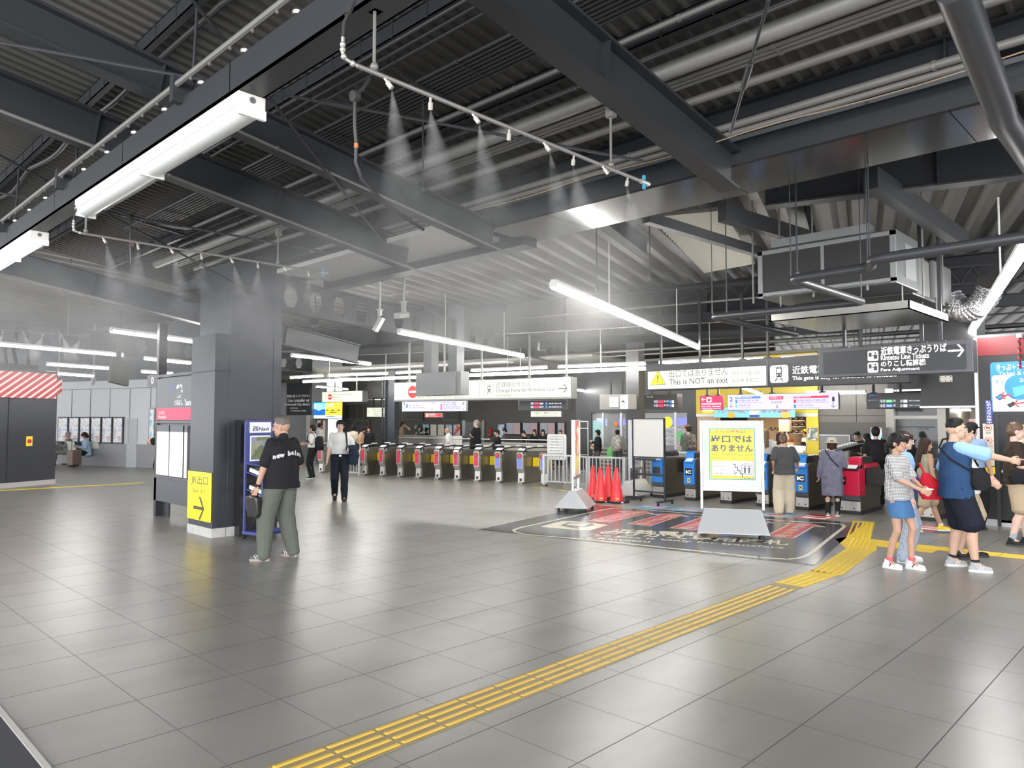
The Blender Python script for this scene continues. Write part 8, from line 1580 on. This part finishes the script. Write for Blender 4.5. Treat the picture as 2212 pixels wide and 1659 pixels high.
J = far(1292, 928, 18.6, 'person in dark clothes with a cream patterned shoulder bag outside the glass shop', 100, top=('jacket', BLK, .84, .03, 'long'), bottom=('trousers', GRC, .03), shoes=(SHO, SOLK), hair=('bob', HRK), wrL=(.22, .12, 1.2)); up = J['up']; mb = MB(); mb.ell(up(.12, -.20, 1.0), (.17, .09, .13)); item(J, 'shoulder_bag', 'round cream patterned bag carried outside the glass shop', 'bag', mb, patch_mat('cream_patches', [(.5, .42, .28), (.55, .48, .35), (.2, .12, .08)], (4, 4, 4)))
J = far(1334, 934, 19.0, 'small person with a grey patterned backpack entering the glass shop', 10, top=('tee', fab('pale_grey', (.3, .3, .3)), .84, .02), bottom=('trousers', GRC, .02), shoes=(SHO, SOLK), hair=('short', HRK)); backpack(J, 'grey patterned backpack in front of the shop shelves', patch_mat('grey_pattern', [(.35, .33, .3), (.15, .14, .13), (.45, .43, .4)], (6, 6, 6)))
def farg(px, ty, u, label, face_deg, **k):
    P = oP(px, 1000, Gf(u, 0), 12); P.z = 0; a0 = pang(P); kw_ = dict(vox=VF); kw_.update(k); kw_['face'] = kw_.get('face', abs(face_deg) > 60)
    return person(label, P, a0 + DGR(face_deg), max(1.3, oP(px, ty, P, math.degrees(a0)).z), **kw_)
P = G(674, 1034); a0 = pang(P)
J = person('man in a white tee with a large black backpack, seen from the side beyond the black polo', P, a0 + DGR(70), oP(683, 917, P, math.degrees(a0)).z, 'b', ('tee', WHC, .93, .016), ('trousers', BLK, .01), (SHO, SOLW), hair=('short', HRK), vox=.011, wrL=(.2, .1, 1.1), wrR=(.22, -.08, 1.08)); backpack(J, 'large black backpack of the man in the white tee beyond the black polo', BLK, .16, .45, 0, .2)
farg(690, 913, 20.5, 'station officer in a white shirt and dark peaked cap near the ticket counter', -50, top=('shirt', WHC, .93, .016), bottom=('trousers', BLK, .01), hair=('short', HRK, 'cap', NVY), face=True)
farg(763, 917, 19.2, 'person in a pale shirt directly behind the shoulder of the walking man', -40, top=('shirt', CRM, .9, .016), bottom=('trousers', BLK, .01), hair=('bob', HRK)); farg(777, 921, 18.9, 'woman in beige with bowed head and short dark hair behind the gates', -100, top=('shirt', fab('sand', (.45, .3, .2)), .9, .02), bottom=('trousers', BLK, .01), hair=('bob', HRK), head=(0, 24), lean=8)
farg(796, 920, 19.4, 'woman in black with long hair and fringe facing the camera behind the gates', 178, top=('blouse', BLK, .86, .03, 'long'), bottom=('trousers', BLK, .01), hair=('longf', HRB), build=.95)
farg(868, 911, 23.3, 'person in tan lifting a phone beside the lattice pillar', -80, top=('shirt', fab('tan', (.26, .18, .12)), .86, .02), bottom=('trousers', BLK, .01), hair=('short', HRB), wrL=(.25, .05, 1.45), wrR=(.25, -.05, 1.42)); farg(911, 925, 23.4, 'dark clothed person on the near side of a talking pair before the posters', -80, top=('jacket', BLK, .86, .02, 'long'), bottom=('trousers', BLK, .01), hair=('short', HRK)); farg(921, 923, 23.8, 'dark haired person on the far side of a talking pair before the posters', -95, top=('jacket', BLK, .86, .02, 'long'), bottom=('trousers', BLK, .01), hair=('bob', HRK))
farg(973, 922, 19.0, 'bald older man in a short-sleeved white shirt behind the closed gates', 80, top=('shirt', WHC, .86, .024), bottom=('trousers', GRC, .01), hair=('bald', HRG), skin='b', lean=10)
farg(1029, 906, 20.2, 'tall grey haired man in a black sweater behind the closed gates', 60, top=('jacket', BLK, .86, .02, 'long'), bottom=('trousers', BLK, .01), hair=('short', HRG), head=(30, 0)); farg(1021, 930, 19.3, 'shorter person in black in front of the tall grey haired man', 80, top=('jacket', BLK, .86, .02, 'long'), bottom=('trousers', BLK, .01), hair=('bob', HRK))
farg(1074, 927, 18.9, 'dark haired youth in a black zip jacket behind the closed gates', 110, top=('jacket', BLK, .86, .03, 'long'), bottom=('trousers', BLK, .01), hair=('fringe', HRK), wrL=(.2, .05, 1.1)); farg(1091, 925, 22.4, 'man in a dark patterned shirt looking down beside the blue headed poster', 70, top=('shirt', fab('slate_pattern', (.07, .07, .08), var=.5, scale=30), .86, .02), bottom=('trousers', BLK, .01), hair=('short', HRK), head=(0, 20))
farg(1137, 936, 21.6, 'black clothed traveller with bowed head behind the brick parapet', 90, top=('jacket', BLK, .86, .02, 'long'), bottom=('trousers', BLK, .01), hair=('short', HRK), head=(0, 28), lean=10); farg(1155, 927, 22.2, 'traveller with wavy bob and white collar behind the brick parapet', 150, top=('jacket', BLK, .86, .02, 'long'), bottom=('trousers', BLK, .01), hair=('bob', HRB)); farg(1173, 927, 22.0, 'woman in a black jumper with a chin length bob facing the camera by the parapet', 172, top=('jumper', BLK, .86, .03, 'long'), bottom=('trousers', BLK, .01), hair=('bob', HRK)); farg(1211, 930, 22.6, 'person whose head just shows over the white notice stand', 160, top=('jacket', BLK, .86, .02, 'long'), bottom=('trousers', BLK, .01), hair=('short', HRK))
# seated readers and the person behind the name board
SIT = dict(pz=.50, anL=(.46, .10, .085), anR=(.44, -.10, .085), vox=.012)
q = G(146, 1004); a0 = pang(q)
person('grey haired person in a grey jacket sitting on the bench and reading', q, lwr - math.pi / 2 - .5, 1.62, 'b', ('jacket', fab('grey_jacket', (.16, .16, .15)), .80, .03, 'long'), ('trousers', fab('stone', (.2, .19, .17)), .02), (SHO, SOLK), hair=('short', HRG), wrL=(.34, .1, .80), wrR=(.34, -.1, .80), head=(0, 15), **SIT)
q = G(188, 1006)
person('masked person in a pale blue shirt and black trousers sitting near the wall door', q, lwr - math.pi / 2 - .4, 1.62, 'b', ('shirt', fab('pale_blue', (.30, .40, .52)), .80, .03, 'long'), ('trousers', BLK, .03), (SHO, SOLK), hair=('bob', HRB), wrL=(.34, .1, .72), wrR=(.34, -.1, .72), head=(0, 25), lean=8, **SIT)
P = G(318, 1046); a0 = pang(P)
person('person in black standing half hidden behind the station name board', (P.x + .28, P.y - .25), a0 + DGR(78), oP(326, 900, P, math.degrees(a0)).z, 'a', ('jacket', BLK, .80, .05, 'long'), ('wide', BLK, .05), (SHO, SOLW), hair=('short', HRK), vox=.011, wrL=(.24, .0, 1.1), wrR=(.24, 0, 1.05), lean=-3)
# ================================================================= water mist from the nozzles
def vol(name, dens, axis=None, sc=2.2, thr=.45, cone=False):
    m = bpy.data.materials.new(name); m.use_nodes = True; nt = m.node_tree; nt.nodes.clear()
    out = nt.nodes.new('ShaderNodeOutputMaterial'); vs = nt.nodes.new('ShaderNodeVolumeScatter'); vs.inputs['Color'].default_value = (.96, .96, .94, 1); vs.inputs['Anisotropy'].default_value = .25
    tc = nt.nodes.new('ShaderNodeTexCoord'); no = nt.nodes.new('ShaderNodeTexNoise'); no.inputs['Scale'].default_value = sc; no.inputs['Detail'].default_value = 3; no.inputs['Roughness'].default_value = .55
    geo = nt.nodes.new('ShaderNodeNewGeometry'); nt.links.new(geo.outputs['Position'], no.inputs['Vector'])
    def mt(op, a, b=None):
        n = nt.nodes.new('ShaderNodeMath'); n.operation = op; n.use_clamp = op == 'SUBTRACT'
        for i, v in enumerate((a, b)):
            if v is None: continue
            if isinstance(v, (int, float)): n.inputs[i].default_value = v
            else: nt.links.new(v, n.inputs[i])
        return n.outputs[0]
    f = mt('SUBTRACT', no.outputs['Fac'], thr)
    sp = nt.nodes.new('ShaderNodeSeparateXYZ'); nt.links.new(tc.outputs['Object'], sp.inputs[0]); X, Y, Z = sp.outputs
    if cone:      # unit cone, tip at the origin, opening down to z = -1 with radius 1
        d = mt('MULTIPLY', Z, -1); r2 = mt('ADD', mt('MULTIPLY', X, X), mt('MULTIPLY', Y, Y)); q = mt('DIVIDE', r2, mt('ADD', mt('MULTIPLY', d, d), .003)); side = mt('SUBTRACT', 1.0, q)
        fall = mt('MULTIPLY', side, mt('MULTIPLY', mt('SUBTRACT', 1.0, d), mt('DIVIDE', 1.0, mt('ADD', d, .12))))
    else:
        r2 = mt('ADD', mt('ADD', mt('MULTIPLY', X, X), mt('MULTIPLY', Y, Y)), mt('MULTIPLY', Z, Z)); fall = mt('SUBTRACT', 1.0, r2)
    nt.links.new(mt('MULTIPLY', mt('MULTIPLY', f, fall), dens), vs.inputs['Density']); nt.links.new(vs.outputs[0], out.inputs['Volume'])
    try: m.cycles.homogeneous_volume = False
    except Exception: pass
    return m
PL = vol('spray_mist', 15.0, sc=7, thr=.30, cone=True); CL = vol('drifting_mist', 1.7, sc=1.3, thr=.42); CL2 = vol('thin_mist', .6, sc=.8, thr=.38)
def plume(p, tilt, L, r, label):
    mb = MB(); mb.lathe([(1, -1), (.001, 0)], (0, 0, 0), 14); o = mb.build('mist_plume', PL); o.location = p; o.scale = (r, r, L); o.rotation_euler = tilt; tag(o, label, 'mist', 'mist plumes under the nozzles', 'stuff')
for i, (p, par, sg) in enumerate(MISTN):
    if i < 8 and i not in (0, 1, 2, 4, 5, 7): continue
    ln = (.85, .6, .75, .5, .8, .6, .55, .7)[i % 8]
    if i < 8: plume(p, (-.30, .12, 0), ln, .16, 'fine water mist spraying down from a nozzle of the central misting pipe')
    elif i < 16: plume(p, (-.15, .10 if i % 2 else -.15, 0), ln * .8, .17, 'fine water mist spraying down from a nozzle of the misting pipe near the column')
    else: plume(p, (-.1, .4 if i % 2 else -.35, 0), .55, .2, 'fine water mist spraying from a nozzle of the distant misting pipe')
def cloud(c, s, m_, label, rz=0):
    mb = MB(); mb.ell((0, 0, 0), 1.0, None, 20, 12); o = mb.build('mist_cloud', m_); o.location = c; o.scale = s; o.rotation_euler = (0, 0, rz); tag(o, label, 'mist', 'drifting clouds of mist', 'stuff')
cloud((4.4, 4.6, 2.95), (2.4, 2.4, .75), CL, 'cloud of mist drifting under the central misting pipe towards the long tube lamp', .3)
cloud((3.6, 9.2, 3.0), (2.3, 2.2, .72), CL, 'cloud of mist hanging in front of the column and the station name board')
cloud((2.5, 13.5, 2.9), (3.5, 4.0, .9), CL2, 'thin mist over the far left hall between the columns')
cloud((7.0, 8.0, 3.1), (4.0, 3.5, 1.0), CL2, 'thin mist around the tube lamps above the grey monitor')
# labels keep to sixteen words
for o in bpy.data.objects:
    l = o.get('label')
    if isinstance(l, str) and o.parent is None and len(l.split()) > 16:
        w_ = l.split()[:16]
        while w_[-1] in ('the', 'a', 'and', 'of', 'on', 'in', 'with', 'at', 'behind', 'from'): w_.pop()
        o['label'] = ' '.join(w_).rstrip(',')
